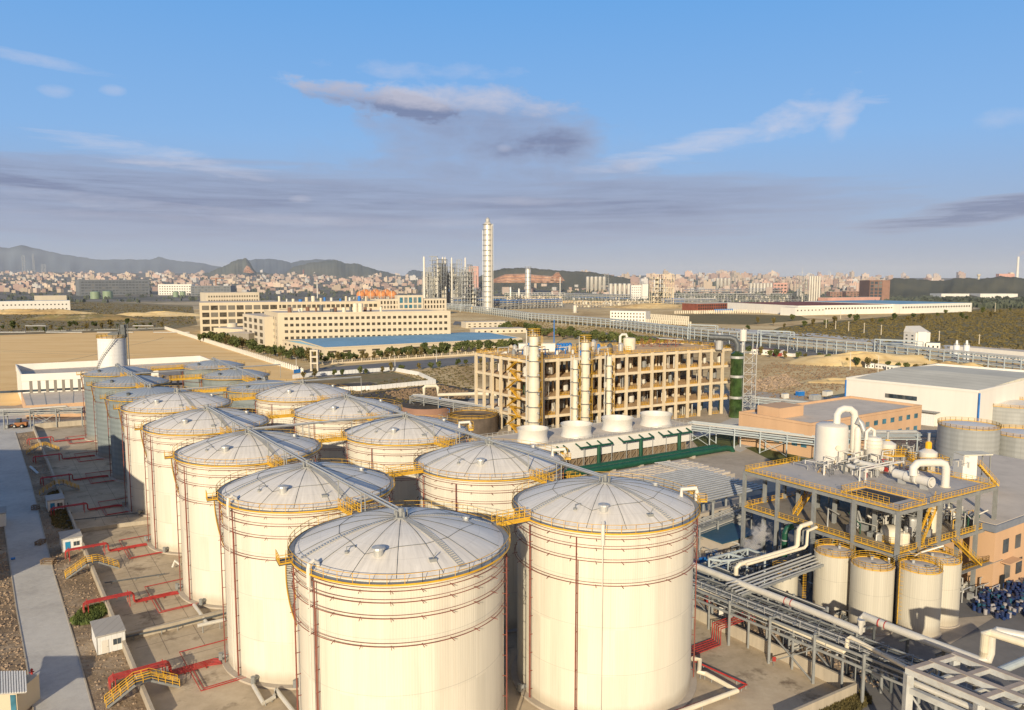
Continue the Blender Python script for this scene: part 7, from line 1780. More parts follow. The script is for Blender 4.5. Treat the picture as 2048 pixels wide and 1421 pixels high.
patch('debris_ground', [(700, 790), (880, 768), (950, 780), (930, 812), (720, 808)], M['darkdirt'], .06)
scatter('rubble', 'pale rubble heap on the cleared ground right of the green tower', 'rubble', pp((1490, 765), (1570, 750), (1600, 770), (1520, 785)), 260, 1.2, M['rock'], 9, .05, h=0)
# ---------------------------------------------------------------- trees
def crown_mesh(name, seed, n, rx, rz, leaf, mat, z0=0.0, col=False):
    r = random.Random(seed); m = MB(); cl = []
    for _ in range(9 if not col else 6):
        a = r.uniform(0, 6.28); d = r.uniform(.1, .62)*(1 if not col else .3); cl.append((cos(a)*d*rx, sin(a)*d*rx, r.uniform(-.55, .65)*rz, r.uniform(.35, .6)))
    for _ in range(n):
        c = r.choice(cl); u = r.random()**.4; a = r.uniform(0, 6.28); b = math.acos(r.uniform(-1, 1))
        x = c[0]+u*c[3]*rx*sin(b)*cos(a); y = c[1]+u*c[3]*rx*sin(b)*sin(a); z = z0+rz+c[2]+u*c[3]*rz*cos(b); s_ = leaf*r.uniform(.5, 1.3)
        a2, b2 = r.uniform(0, 6.28), r.uniform(-1, 1); e1 = (cos(a2)*s_, sin(a2)*s_, b2*s_*.5); e2 = (-sin(a2)*s_*b2, cos(a2)*s_*b2, s_*.9)
        m.quad(add((x, y, z), (-e1[0], -e1[1], -e1[2])), add((x, y, z), (-e2[0], -e2[1], -e2[2])), add((x, y, z), e1), add((x, y, z), e2))
    return m.mesh(name, mat=mat)
def trunk_mesh(h, r_):
    m = MB(); m.tube([(0,0,-.1), (.05,0,h*.5), (0,.05,h)], r_, 7)
    for k in range(4): a = k*1.6+.4; m.tube([(0,0,h*.55), (cos(a)*h*.35, sin(a)*h*.35, h*1.05)], r_*.45, 5)
    return m.mesh('trunk', mat=M['trunk'])
CR = [crown_mesh('crown', s, 420, 2.2, 2.0, .42, M['leaf'], 1.2) for s in (1, 2, 3)]+[crown_mesh('crown', s, 300, 1.8, 2.2, .4, M['leafy'], 1.0) for s in (4, 5)]
CF_ = [crown_mesh('crown', s, 150, 3.2, 2.8, 1.1, M['leaff'], 1.0) for s in (6, 7, 8)]
TK = trunk_mesh(2.8, .16)
def tree(c, s_, k, label, group, far=False, name='tree'):
    t = thing(name, label, 'tree', c, group); rz = R0.uniform(0, 6); t.scale = (s_, s_, s_*R0.uniform(.85, 1.2)); t.rotation_euler = (0, 0, rz)
    inst('trunk', TK, t); inst('crown', (CF_ if far else CR)[k % (3 if far else 5)], t)
    return t
def row_of(n, a, b, jit, s0, s1, label, group, seed, far=False, kinds=(0, 1, 2, 3, 4)):
    r = random.Random(seed)
    for i in range(n):
        f = (i+r.uniform(.1, .9))/n; px = a[0]+(b[0]-a[0])*f; py = a[1]+(b[1]-a[1])*f; q = P(px, py+r.uniform(-jit, jit)); k = r.choice(kinds)
        tree(q, r.uniform(s0, s1), k, label % ('dry yellowish' if k > 2 and not far else 'dark green'), group, far)
row_of(46, (400, 681), (640, 733), 4.5, 1.2, 2.0, '%s tree in the dense strip between the white fence and cream buildings', 'trees between the white fence and cream buildings', 1, kinds=(0, 1, 2, 0, 1, 3))
row_of(26, (640, 726), (900, 711), 1.5, .8, 1.3, '%s small tree along the cream fence in front of the blue roofed shed', 'small trees in front of the blue roofed shed', 2)
row_of(22, (775, 716), (1050, 700), 2, 1.2, 1.9, '%s tree standing thick behind the cream fence at the blue roofed shed', 'trees thick behind the cream fence', 3, kinds=(0, 1, 2))
row_of(16, (600, 760), (1000, 728), 1, .7, 1.0, '%s young street tree at the edge of the avenue', 'young street trees of the avenue', 4)
row_of(44, (1060, 668), (1320, 702), 4, 1.3, 2.1, '%s tree between the long grey pipe rack and the process building', 'trees before the long grey pipe rack', 5, kinds=(0, 1, 2, 2))
row_of(30, (1310, 690), (1900, 752), 2, .9, 1.4, '%s bush at the foot of the long grey pipe rack', 'bushes under the long grey pipe rack', 6)
row_of(20, (0, 664), (330, 655), 5, 1.0, 2.0, '%s bush in the stony scrub beyond the sand yard', 'bushes beyond the sand yard', 7)
row_of(26, (1490, 655), (2060, 628), 8, 1.2, 2.2, '%s bush scattered over the brown scrub field', 'bushes on the scrub field', 8)
row_of(10, (1580, 885), (1660, 905), 6, .4, .7, '%s shrub in the garden before the orange hall', 'shrubs before the orange hall', 9)
# scrub texture on the fields
scatter('scrub', 'low brown green scrub covering the field at the right', 'scrub', pp((1500, 690), (1560, 658), (1640, 648), (1950, 622), (2120, 615), (2150, 700), (1850, 700), (1640, 672)), 5200, 3.0, M['leafy'], 11, 0, h=1.1)
scatter('scrub', 'low dry scrub and tufts covering the ground beyond the sand yard', 'scrub', pp((-80, 612), (150, 604), (385, 615), (390, 648), (330, 655), (-80, 668)), 3200, 3.0, M['leafy'], 12, 0, h=1.0)
# ---------------------------------------------------------------- long grey pipe rack through the middle distance
pts = [P(890, 618), P(998, 632), P(1061, 642), P(1226, 657), P(1382, 679), P(1496, 691), P(1660, 708), P(1760, 718), P(1867, 731), P(2120, 760)]
for i, (a, b) in enumerate(zip(pts[:-1], pts[1:])):
    lab = ['far end of the long pale grey pipe rack, right of the silver tower', 'second stretch of the pale grey pipe rack from its far end', 'stretch of the grey pipe rack before the trees', 'stretch of grey pipe rack seen over the process building roof, far half', 'stretch of grey pipe rack behind the rooftop shed with red trusses', 'stretch of grey pipe rack above the red roofed huts', 'stretch of grey pipe rack behind the sand heap', 'stretch of grey pipe rack in front of the white villa', 'nearest stretch of the grey pipe rack, running behind the white warehouse'][i]
    rack('long_pipe_rack', lab, [a, b], [5.0, 7.8, 10.6], 8, 9.5, 3, M['steelb'], ['galv', 'steelb', 'insul'], 'stretches of the long grey pipe rack', 0, (.25, .45), 30+i, False, .55)
for (px, py, lab) in ((1405, 681, 'raised portal of the grey pipe rack behind the rooftop shed'), (1550, 697, 'raised portal of the grey pipe rack with a yellow sign, above the red roofed huts'), (1795, 722, 'raised portal of the grey pipe rack in front of the white villa'), (932, 625, 'raised portal of the grey pipe rack at its far end')):
    q = P(px, py); t = thing('raised_portal', lab, 'portal', q); m = MB(); e = 11
    for s_ in (-1, 1):
        for k in (-1, 1): m.bar((q[0]+s_*e, q[1]-s_*e*.75+k*4, 0), (q[0]+s_*e, q[1]-s_*e*.75+k*4, 14.5), .6)
    for k in (-1, 1): m.bar((q[0]-e, q[1]+e*.75+k*4, 14.5), (q[0]+e, q[1]-e*.75+k*4, 14.5), .6); m.bar((q[0]-e, q[1]+e*.75+k*4, 12.5), (q[0]+e, q[1]-e*.75+k*4, 12.5), .4)
    m.build('frame', M['steelb'], t); MB().box((q[0]+e, q[1]-e*.75-4.6, 6.5), 1.6, .3, 3, 0).build('sign', M['yellow'], t)
for (px, lab) in ((72, 'white square pipe loop at the far left edge of the sand yard'), (287, 'white square pipe loop near the end of the white fence')):
    q = P(px, 667); t = thing('pipe_loop', lab, 'pipe', q, 'square pipe loops at the sand yard'); w_ = 11; MB().tube([add(q, (-50, 0, 1)), add(q, (-w_, 0, 1)), add(q, (-w_, 0, 8)), add(q, (w_, 0, 8)), add(q, (w_, 0, 1)), add(q, (50, 0, 1))], .55, 8).build('pipe', M['galv'], t)
# villa, huts, silos, cabins to the right
t, c, h = blk('white_villa', 'white four storey villa with gabled roof standing in the scrub field', 'house', (1806, 695), (1830, 698), 664, 14, M['whitewall'], None, 4, 2, .3, .35)
MB().hexa([(c[0][0]-.5, c[0][1]-.5, h), (c[1][0]+.5, c[1][1]-.5, h), (c[2][0]+.5, c[2][1]+.5, h), (c[3][0]-.5, c[3][1]+.5, h)], [(lerp(c[0]+(0,), c[1]+(0,), .5)[0]-.1, c[0][1]-.5, h+5), (lerp(c[0]+(0,), c[1]+(0,), .5)[0]+.1, c[0][1]-.5, h+5), (lerp(c[3]+(0,), c[2]+(0,), .5)[0]+.1, c[3][1]+.5, h+5), (lerp(c[3]+(0,), c[2]+(0,), .5)[0]-.1, c[3][1]+.5, h+5)]).build('gable_roof', M['white'], t)
MB().box((c[1][0]+5, c[1][1]+3, 0), 7, 8, h+1, 0).build('stair_tower', M['whitewall'], t)
blk('small_white_house', 'small white house with dark gabled roof beside the villa', 'house', (1852, 699), (1880, 700), 686, 10, M['whitewall'], M['steeld'], 1, 3, .35, .4)
blk('long_white_house', 'long low white building with a row of dark windows behind the twin silos', 'building', (1899, 712), (2080, 730), 692, 12, M['whitewall'], M['flatroof'], 1, 26, .45, .4)
for px, lab in ((1911, 'left one of two pale slim silos before the white warehouse'), (1931, 'right one of two pale slim silos before the white warehouse')):
    c = P(px, 731); h_ = HT(px, 731, 687); t = thing('slim_silo', lab, 'silo', c, 'two slim silos'); r_ = 5.8/FPX*c[1]
    MB().lathe([(r_*.6, 0), (r_, 3), (r_, h_-1.5), (r_*.4, h_), (r_*.3, h_+2)], c, 20).build('shell', M['silowhite'], t, smooth=True); MB().rail([pol(r_, a, h_-1.2, c) for a in range(0, 360, 45)], 1, 2, .12, 2, closed=True).build('railing', M['galv'], t)
for a, b, tp, lab in (((1730, 736), (1748, 737), 727, 'left white site cabin before the sand heap'), ((1750, 737), (1770, 739), 728, 'middle white blue site cabin before the sand heap'), ((1772, 741), (1795, 743), 731, 'right white site cabin before the sand heap')):
    blk('portable_cabin', lab, 'cabin', a, b, tp, 4, M['whitewall'], M['greyroof'], 1, 3, .4, .45, group='white site cabins at the sand heap')
t, c, h = blk('red_roofed_hut', 'long white hut with a dull red roof right of the flue stack', 'hut', (1497, 708), (1560, 712), 698, 9, M['whitewall'], M['redroof'], 1, 8, .3, .4)
blk('red_container', 'dark red container beside the red roofed hut', 'container', (1545, 712), (1560, 713), 706, 4, pm('dark_red_paint', (.35, .05, .04), .6), None); blk('white_container', 'white container beside the dark red one', 'container', (1562, 712), (1585, 714), 706, 4, M['whitewall'], None)
blk('yellow_skip', 'yellow plant parked on the cleared ground beyond the pipe rack', 'plant', (1622, 721), (1655, 723), 716, 5, M['yellow'], None)
for i, (px, py, l_, w_) in enumerate(((1570, 797, 3, 2), (1600, 792, 4, 2), (1630, 800, 5, 3), (1655, 792, 4, 3), (1672, 805, 4, 3))):
    q = P(px, py); t = thing('packing_case', 'pale case %s in the yard by the white warehouse' % ['lying leftmost', 'painted blue', 'of grey sheet in the middle', 'standing fourth', 'nearest the warehouse corner'][i], 'case', q); MB().box(q, l_, w_, 2.2, .4).build('case', M[['white', 'bluept', 'galv', 'white', 'steelb'][i]], t); MB().box((q[0], q[1], 2.203), l_*.9, w_*.9, .3, .4).build('lid', M['galv'], t)
blk('red_steel_hall', 'long unfinished dark red steel hall beyond the scrub field', 'hall', (1393, 622), (1510, 619), 608, 40, M['redroof'], M['greyroof'], 2, 26, .5, .6, 'dark')
blk('blue_hoarding', 'long low blue fence in front of the dark red hall', 'fence', (1430, 624), (1580, 619), 619, 2, M['bluept'], None)
# low warehouses across the field
t, c, h = blk('long_white_depot', 'long low white depot with brown roof behind the scrub field', 'warehouse', (1596, 631), (1800, 627), 612, 190, M['whitewall'], M['redroof'], 1, 34, .5, .22, 'glassw', z0f=.6)
t, c, h = blk('long_white_depot', 'long low white depot with bright blue roof behind the scrub field', 'warehouse', (1800, 628), (1943, 624), 609, 210, M['whitewall'], M['blueroof'], 1, 26, .5, .22, 'glassw', z0f=.6)
blk('gabled_white_hall', 'white hall at the left end of the brown roofed depot', 'hall', (1590, 632), (1650, 630), 616, 30, M['whitewall'], M['greyroof'], 1, 8, .3, .2, 'glassw', z0f=.6)
t, c, h = blk('brown_tower_block', 'tall brown tower block with dark glazing above the depots', 'tower block', (1738, 604), (1764, 604), 561, 60, M['brown'], None, 6, 3, .7, .72, 'glass', side=0)
q = P(1762, 604); MB().hexa([(c[1][0], c[1][1], 0), (c[1][0]+22, c[1][1]+6, 0), (c[1][0]+20, c[1][1]+50, 0), (c[1][0], c[1][1]+50, 0)], [(c[1][0], c[1][1], h), (c[1][0]+22, c[1][1]+6, h), (c[1][0]+20, c[1][1]+50, h), (c[1][0], c[1][1]+50, h)]).build('side_block', M['brick'], t)
blk('pink_wall_building', 'long low pink building left of the brown tower block', 'building', (1655, 607), (1760, 605), 596, 30, M['pink'], None)
for i, (x0, x1, y, tp) in enumerate(((1660, 1684, 598, 584), (1692, 1720, 598, 583), (1546, 1574, 594, 566))): blk('brown_block', ['brown block left of its twin under the distant town', 'brown block left of the brown tower block', 'pink block beside the row of pale silos'][i], 'building', (x0, y), (x1, y), tp, 30, M['pink' if i == 2 else 'brick'], None, 4, 4, .6, .5, 'glassw')
for i, (x0, x1, y, tp) in enumerate(((1806, 1852, 597, 588), (1882, 1938, 600, 588), (1960, 2035, 600, 588))): blk('distant_warehouse', ['leftmost white distant warehouse below the wooded hill', 'middle white distant warehouse below the wooded hill', 'rightmost cream distant warehouse with blue grey roof below the wooded hill'][i], 'warehouse', (x0, y), (x1, y), tp, 60, M['whitewall'], M['greyroof'])
for i, (px, py, tp) in enumerate(((1652, 657, 638), (1671, 659, 642), (1697, 663, 643), (1728, 667, 646), (1762, 672, 650), (1878, 682, 662), (1958, 689, 669), (1681, 638, 622), (1710, 637, 620), (1990, 625, 606))):
    c = P(px, py); h_ = HT(px, py, tp); t = thing('utility_pole', 'pale concrete pole standing in the scrub field', 'pole', c, 'concrete poles in the scrub field'); MB().cyl(c, .45, h_, 6, .3).build('pole', M['creamd'], t); MB().box((c[0], c[1], h_-1.2), 2.4, .2, .2).build('cross_arm', M['creamd'], t)
for i, (px, py, tp, lab) in enumerate(((593, 745, 716, 'thin white lamp post near the avenue gate'), (790, 733, 712, 'thin white lamp post by the cream fence'), (873, 725, 700, 'thin white lamp post right along the cream fence'), (1700, 740, 705, 'thin lamp post beside the sand heap'), (1756, 745, 712, 'thin lamp post behind the white site cabins'), (1575, 708, 688, 'lamp post by the red roofed hut'))): pole(lab, px, py, tp, .2, True, 'white')
c = P(1108, 690); t = thing('blue_mast', 'thin bright blue mast behind the process building roof', 'mast', c); MB().cyl(c, .5, HT(1108, 690, 640), 6).build('mast', M['bluept'], t)
c = P(1110, 690); 
# graveyard like rows of posts
ps = MB()
for (x0, y0, x1, y1, n) in ((1292, 634, 1380, 640, 26), (1292, 640, 1380, 646, 24), (1292, 646, 1385, 652, 22), (1350, 628, 1600, 622, 60), (1390, 628, 1580, 626, 40)):
    for i in range(n): q = P(x0+(x1-x0)*i/n, y0+(y1-y0)*i/n); ps.box(q, 2.0, .8, 5.0)
tag(ps.build('fence_panels', M['creamd']), 'rows of small pale concrete slabs standing on the ground left of the scrub field', 'slabs', None, 'stuff')
blk('white_office', 'white three storey office with regular windows standing by the grey pipe rack', 'office building', (1220, 643), (1291, 645), 622, 20, M['whitewall'], M['flatroof'], 3, 11, .4, .45, 'glassw')
# ---------------------------------------------------------------- refinery and silos
def tower(name, label, px, base, top, hw, mat='galv', steps=None, Y=None, plats=0, cat='tower', group=None, smooth=True):
    c = P(px, base); h = HT(px, base, top); r_ = hw/FPX*c[1]; t = thing(name, label, cat, c, group)
    MB().lathe([(r_*1.15, 0), (r_*1.15, h*.04), (r_, h*.05), (r_, h*.955), (r_*.85, h*.98), (r_*.3, h)], c, 24).build('shell', M[mat], t, smooth=smooth)
    for k in range(plats): z = h*(.1+.86*k/max(1, plats-1)); MB().lathe([(r_, z), (r_*1.22, z), (r_*1.22, z+h*.004+.25), (r_, z+h*.004+.25)], c, 18, False, False).build('platform', M['steel'], t)
    return t, c, h, r_
M['silver'] = pm('silver_insulation', (.62, .585, .51), .38, .3, .1, .05)
t, c, h, r_ = tower('silver_tower', 'tallest silver distillation tower rising over the plant', 976, 622, 443, 8.6, 'silver', plats=16)
m = MB(); m.bar((c[0]+r_*1.15, c[1]-r_*.3, 4), (c[0]+r_*1.15, c[1]-r_*.3, h*.97), 1.3); m.bar((c[0]-r_*1.15, c[1]-r_*.3, 4), (c[0]-r_*1.15, c[1]-r_*.3, h*.9), .8); m.build('ladder', M['galv'], t)
m = MB(); m.lathe([(r_*.5, h-1), (r_*.5, h+4), (r_*.15, h+7)], c, 12); m.build('tip', M['galv'], t)
MB().tube([(c[0]+r_*.9, c[1]-r_*.9, 3), (c[0]+r_*.9, c[1]-r_*.9, h*.96)], 1.2, 8).build('side_pipe', M['silver'], t)
t, c, h, r_ = tower('silver_tower', 'shorter silver tower with a railed top right of the tallest one', 1056, 603, 536, 5.6, 'silver', plats=8)
MB().rail([pol(r_*1.15, a, h*.98, c) for a in range(0, 360, 45)], 5, 5, .4, 2, closed=True).build('railing', M['galv'], t)
for i, (px, b, tp, hw) in enumerate(((1021, 600, 574, 2.2), (1038, 598, 577, 2), (949, 584, 560, 2.5), (1150, 626, 610, 4.2))): tower('small_tower', ['small pale tower between the two silver ones', 'thinner small pale tower left of the shorter silver one', 'short silver tower beside the lattice frames', 'short pale round tank by the pipe rack beyond the office'][i], px, b, tp, hw, 'silver', plats=2)
def lattice(name, label, px0, px1, base, top, depth, bays, mat='steel', seed=0, fill=.5, cat='steel frame', colw=.9, group=None, lvl=9.0, vess=True):
    p, q = P(px0, base), P(px1, base); h = HT(px0, base, top); n = max(2, int(h/lvl)); r = random.Random(seed); t = thing(name, label, cat, p, group); l = q[0]-p[0]
    m = MB()
    for i in range(bays+1):
        for d in (0, depth): m.bar((p[0]+l*i/bays, p[1]+d, 0), (p[0]+l*i/bays, p[1]+d, h*(1 if r.random() < .8 else .8)), colw)
    for k in range(1, n+1):
        z = h*k/n
        for d in (0, depth): m.bar((p[0], p[1]+d, z), (q[0], p[1]+d, z), colw*.8)
        for i in range(bays+1): m.bar((p[0]+l*i/bays, p[1], z), (p[0]+l*i/bays, p[1]+depth, z), colw*.6)
        for i in range(bays):
            if r.random() < .6: m.bar((p[0]+l*i/bays, p[1], z-h/n), (p[0]+l*(i+1)/bays, p[1], z), colw*.5)
    m.build('frame', M[mat], t)
    if vess:
        for i in range(int(bays*fill*3)):
            x = p[0]+l*r.random(); z0_ = h*r.choice([0, .25, .5]); MB().cyl((x, p[1]+depth*r.uniform(.1, .6), z0_), r.uniform(1.2, 3.0), h*r.uniform(.2, .45), 10).build('vessel', M[r.choice(['silver', 'galv', 'creampipe', 'silver'])], t)
        m = MB()
        for k in range(1, n): m.hexa([(p[0], p[1]+1, h*k/n-.2), (q[0], p[1]+1, h*k/n-.2), (q[0], p[1]+depth, h*k/n-.2), (p[0], p[1]+depth, h*k/n-.2)], [(p[0], p[1]+1, h*k/n), (q[0], p[1]+1, h*k/n), (q[0], p[1]+depth, h*k/n), (p[0], p[1]+depth, h*k/n)])
        m.build('grating', M['steeld'], t)
    return t, p, q, h
lattice('refinery_structure', 'lattice steel frame with pipes, leftmost in the refinery cluster', 845, 866, 612, 545, 30, 4, seed=1)
lattice('refinery_structure', 'tallest lattice steel frame in the refinery cluster', 859, 874, 612, 513, 22, 3, seed=2); lattice('refinery_structure', 'lattice frame behind blue chutes in the refinery cluster', 874, 893, 613, 519, 26, 4, seed=3, mat='steeld')
lattice('refinery_structure', 'low wide frame over the blue roof in the refinery cluster', 895, 922, 612, 545, 30, 5, seed=4); lattice('refinery_structure', 'narrow lattice mast frame between white stacks in the refinery cluster', 914, 924, 612, 520, 16, 2, seed=5); lattice('refinery_structure', 'rightmost lattice frame of the refinery cluster left of the silver tower', 924, 952, 614, 535, 30, 5, seed=6)
for i, (px, tp) in enumerate(((849, 513), (886, 514), (891, 514), (904, 515), (931, 515), (876, 516))): tower('thin_stack', 'thin pale stack rising from the refinery frames', px, 612, tp, 1.5 if i else 2.1, 'white', group='thin stacks of the refinery', cat='stack')
for i, (px, hw) in enumerate(((917, 6), (926, 5), (940, 4), (905, 4), (883, 4))): tower('refinery_vessel', 'silver vessel among the lattice frames of the refinery', px, 606, 560+(i*7) % 15, hw*.8, 'silver', plats=3, group='silver vessels of the refinery', cat='vessel')
blk('blue_roof_hall', 'bright blue cladded hall at the foot of the refinery frames', 'hall', (906, 592), (956, 591), 578, 40, M['bluept'], M['bluept'])
blk('blue_roof_hall', 'bright blue hall between the two silver towers, left one', 'hall', (1005, 585), (1022, 585), 576, 30, M['bluept'], M['bluept']); blk('blue_roof_hall', 'bright blue hall between the two silver towers, right one', 'hall', (1024, 586), (1048, 586), 573, 30, M['bluept'], M['bluept'])
blk('blue_roof_hall', 'bright blue hall in front of the brown lattice frames', 'hall', (1341, 607), (1370, 606), 598, 30, M['bluept'], M['bluept'])
blk('brick_block', 'pale red block behind the refinery frames', 'building', (938, 590), (957, 590), 533, 30, M['pink'], None)
for i, (x0, x1, tp, dm) in enumerate(((851, 862, 536, 'steel'), (868, 882, 527, 'steeld'), (884, 899, 534, 'steel'), (900, 912, 528, 'steeld'), (916, 932, 540, 'steel'), (934, 944, 530, 'steeld'), (846, 900, 572, 'steel'), (900, 960, 576, 'steel'))):
    lattice('refinery_structure', 'dark pipe filled lattice behind the front frames of the refinery', x0, x1, 609, tp, 26, max(3, int((x1-x0)/5)), dm, 100+i, 1.0, group='rear lattices of the refinery')
def pgrid(label, x0, x1, y0, y1, top, seed, n=5):
    a, b = P(x0, y0), P(x1, y1); h = HT(x0, y0, top); rack('process_rack', label, [a, b], [h*.45, h*.75, h], 14, hypot(b[0]-a[0], b[1]-a[1])/max(3, n), 4, M['steel'], ['galv', 'silver', 'insul', 'bluept'], 'process racks of the refinery', 0, (.5, 1.1), seed, True, 1.0)
M['silver'].name = 'silver_insulation'
pgrid('process rack at the foot of the tallest silver tower', 905, 1010, 614, 612, 598, 41, 14); pgrid('process rack with blue drums between the silver towers', 985, 1120, 620, 615, 603, 42, 18); pgrid('process rack in front of the silver silos', 1130, 1260, 600, 604, 588, 43, 16); pgrid('process rack under the right end silos', 1370, 1560, 597, 594, 580, 44, 24); pgrid('low brown rack before the lattice frames', 1330, 1430, 612, 610, 600, 45, 12)
for i, (x0, x1, y, tp) in enumerate(((1130, 1330, 608, 594), (1150, 1300, 615, 603), (1340, 1600, 605, 588), (1480, 1600, 612, 600), (985, 1125, 612, 594), (1010, 1130, 606, 586), (700, 850, 604, 594))):
    lattice('pipe_structure', 'low wide lattice of pipes on the plain around the silver towers', x0, x1, y, tp, 14, (x1-x0)//6, ['steel', 'framec', 'galv'][i % 3], 200+i, .35, colw=.6, lvl=5, group='low pipe lattices of the plain')
# silo rows
def silos(label, x0, x1, n, base, top, foot, group):
    for i in range(n):
        px = x0+(x1-x0)*(i+.5)/n; c = P(px, base); h = HT(px, base, top); z0_ = HT(px, base, foot); r_ = (x1-x0)/n/2*.86/FPX*c[1]
        t = thing('storage_silo', label, 'silo', c, group); MB().lathe([(r_*.3, z0_*.7), (r_, z0_), (r_, h), (r_*.3, h+1.5)], c, 16).build('shell', M['silver'], t, smooth=True)
        m = MB()
        for a in (45, 135, 225, 315): q = pol(r_*.8, a, 0, c); m.bar((q[0], q[1], 0), (q[0], q[1], z0_+1), 1.2)
        m.build('leg', M['framec'], t)
silos('silver silo in the five wide row right of the quarried hill', 1171, 1212, 5, 592, 554, 579, 'five silver silos right of the quarried hill'); silos('slimmer silver silo in the row left of the white tower block', 1217, 1262, 5, 600, 568, 590, 'silos left of the white tower block')
silos('distant silver silo in the tall row of four beside a lattice mast', 1431, 1461, 4, 590, 557, 580, 'four tall distant silos'); silos('distant silver silo in the long low row beside the pink block', 1498, 1545, 7, 594, 567, 588, 'low row of distant silos'); silos('slim silver silo in the tight row at the right lattice tower', 1616, 1640, 5, 606, 553, 603, 'tight row of slim silos')
lattice('head_house', 'lattice head house beside the five wide silos', 1209, 1217, 592, 547, 10, 1, seed=11, vess=False); lattice('head_house', 'lattice mast beside the four tall distant silos', 1462, 1470, 590, 550, 10, 1, seed=12, vess=False)
lattice('brown_structure', 'brown lattice tower left of the open framed structure', 1303, 1322, 612, 549, 24, 3, 'framec', 13); lattice('brown_structure', 'wide open brown lattice structure with five bays of pipes', 1322, 1347, 612, 549, 24, 5, 'framec', 14); lattice('grey_lattice_tower', 'dark lattice tower left of the tight row of slim silos', 1597, 1614, 607, 552, 18, 3, 'steel', 15)
blk('white_tower_block', 'white six storey block beside the slimmer silos', 'building', (1262, 603), (1283, 603), 571, 20, M['whitewall'], None, 6, 5, .4, .35); blk('white_tower_block', 'plain white windowless block right of the six storey one', 'building', (1284, 603), (1296, 603), 569, 22, M['whitewall'], None)
for i in range(7):
    px = 722+(i % 4)*21+(9 if i > 3 else 0); py = 601 if i < 4 else 598; c = P(px, py); r_ = 9.0/FPX*c[1]; t = thing('gas_sphere', 'orange gas sphere with pale ladder in the cluster behind the cream factories', 'gas sphere', c, 'orange gas spheres behind the cream factories')
    MB().lathe([(r_*sin(pi*k/12)+.01, r_*1.15-r_*cos(pi*k/12)) for k in range(13)], c, 24).build('sphere', M['orangetank'], t, smooth=True); m = MB()
    for a in range(0, 360, 45): q = pol(r_*.98, a, 0, c); m.bar((q[0], q[1], 0), (q[0], q[1], r_*1.15), .7)
    m.build('leg', M['creamd'], t); MB().bar((c[0], c[1]-r_*1.05, 0), (c[0], c[1]-r_*1.05, r_*2.2), 1.2).build('stair', M['creamd'], t)
# ---------------------------------------------------------------- left distance
M['scaf'] = pm('grey_scaffold_net', (.17, .185, .20), .8, 0, .15, .03); M['scafg'] = glass_mat('scaffold_gap', (.10, .11, .12))
blk('netted_building', 'big grey unfinished block wrapped in scaffolding net below the left hills', 'building', (160, 597), (300, 595), 560, 50, M['scaf'], None, 6, 20, .75, .5, 'scafg', limit=100)
blk('netted_building', 'smaller grey netted block right of the white one', 'building', (382, 597), (462, 597), 572, 40, M['scaf'], None, 5, 12, .7, .5, 'scafg')
blk('white_dormitory', 'white five storey block with dark windows between two grey netted blocks', 'building', (317, 596), (384, 596), 569, 30, M['whitewall'], None, 5, 13, .45, .4, 'glassw')
blk('cream_dormitory', 'cream block on the far left with rows of small windows', 'building', (16, 583), (62, 583), 565, 40, M['cream'], None, 4, 10, .4, .4, 'glassw'); blk('cream_dormitory', 'taller cream block with stepped top right of another cream block', 'building', (74, 583), (94, 583), 561, 30, M['cream'], None, 5, 4, .5, .4, 'glassw'); blk('brown_dormitory', 'brownish block joined to the stepped cream block', 'building', (94, 583), (110, 583), 564, 40, M['brick'], None, 4, 4, .5, .4, 'glassw')
t, c, h = blk('low_white_hall', 'low white hall with blue roof line and small windows at the left edge', 'hall', (-60, 626), (141, 622), 604, 30, M['whitewall'], M['blueroof'], 2, 24, .35, .25, 'dark'); blk('grey_hall', 'pale grey brown hall behind the low white one', 'hall', (70, 610), (134, 609), 592, 20, M['creamd'], M['flatroof'])
for i, (px, hw, tp, b) in enumerate(((191, 9, 584, 600), (216, 9, 583, 600), (352, 5.5, 584, 598), (366, 5.5, 584, 598))): 
    c = P(px, b); r_ = hw/FPX*c[1]; t = thing('green_tank', ['left green tank in front of the big netted block', 'right green tank in front of the big netted block', 'left of two small green tanks before the white block', 'right of two small green tanks before the white block'][i], 'tank', c); h = HT(px, b, tp); MB().lathe([(r_, 0), (r_, h), (r_*.1, h+2)], c, 24).build('shell', pm('pale_green_tank', (.24, .32, .2), .5), t, smooth=True)
for i, (px, b, tp, w_) in enumerate(((50, 575, 512, 5), (70, 575, 508, 3), (86, 575, 529, 3), (92, 575, 529, 3), (57, 575, 540, 2))): lattice('distant_mast', ['widest distant lattice stack before the left hills', 'tallest distant mast with a flare arm before the left hills', 'left of a pair of distant stacks', 'right of a pair of distant stacks', 'short thin mast between the distant stacks'][i], px-w_/2, px+w_/2, b, tp, 6, 1, 'steel', 50+i, vess=False, lvl=18, colw=2.0, cat='mast')
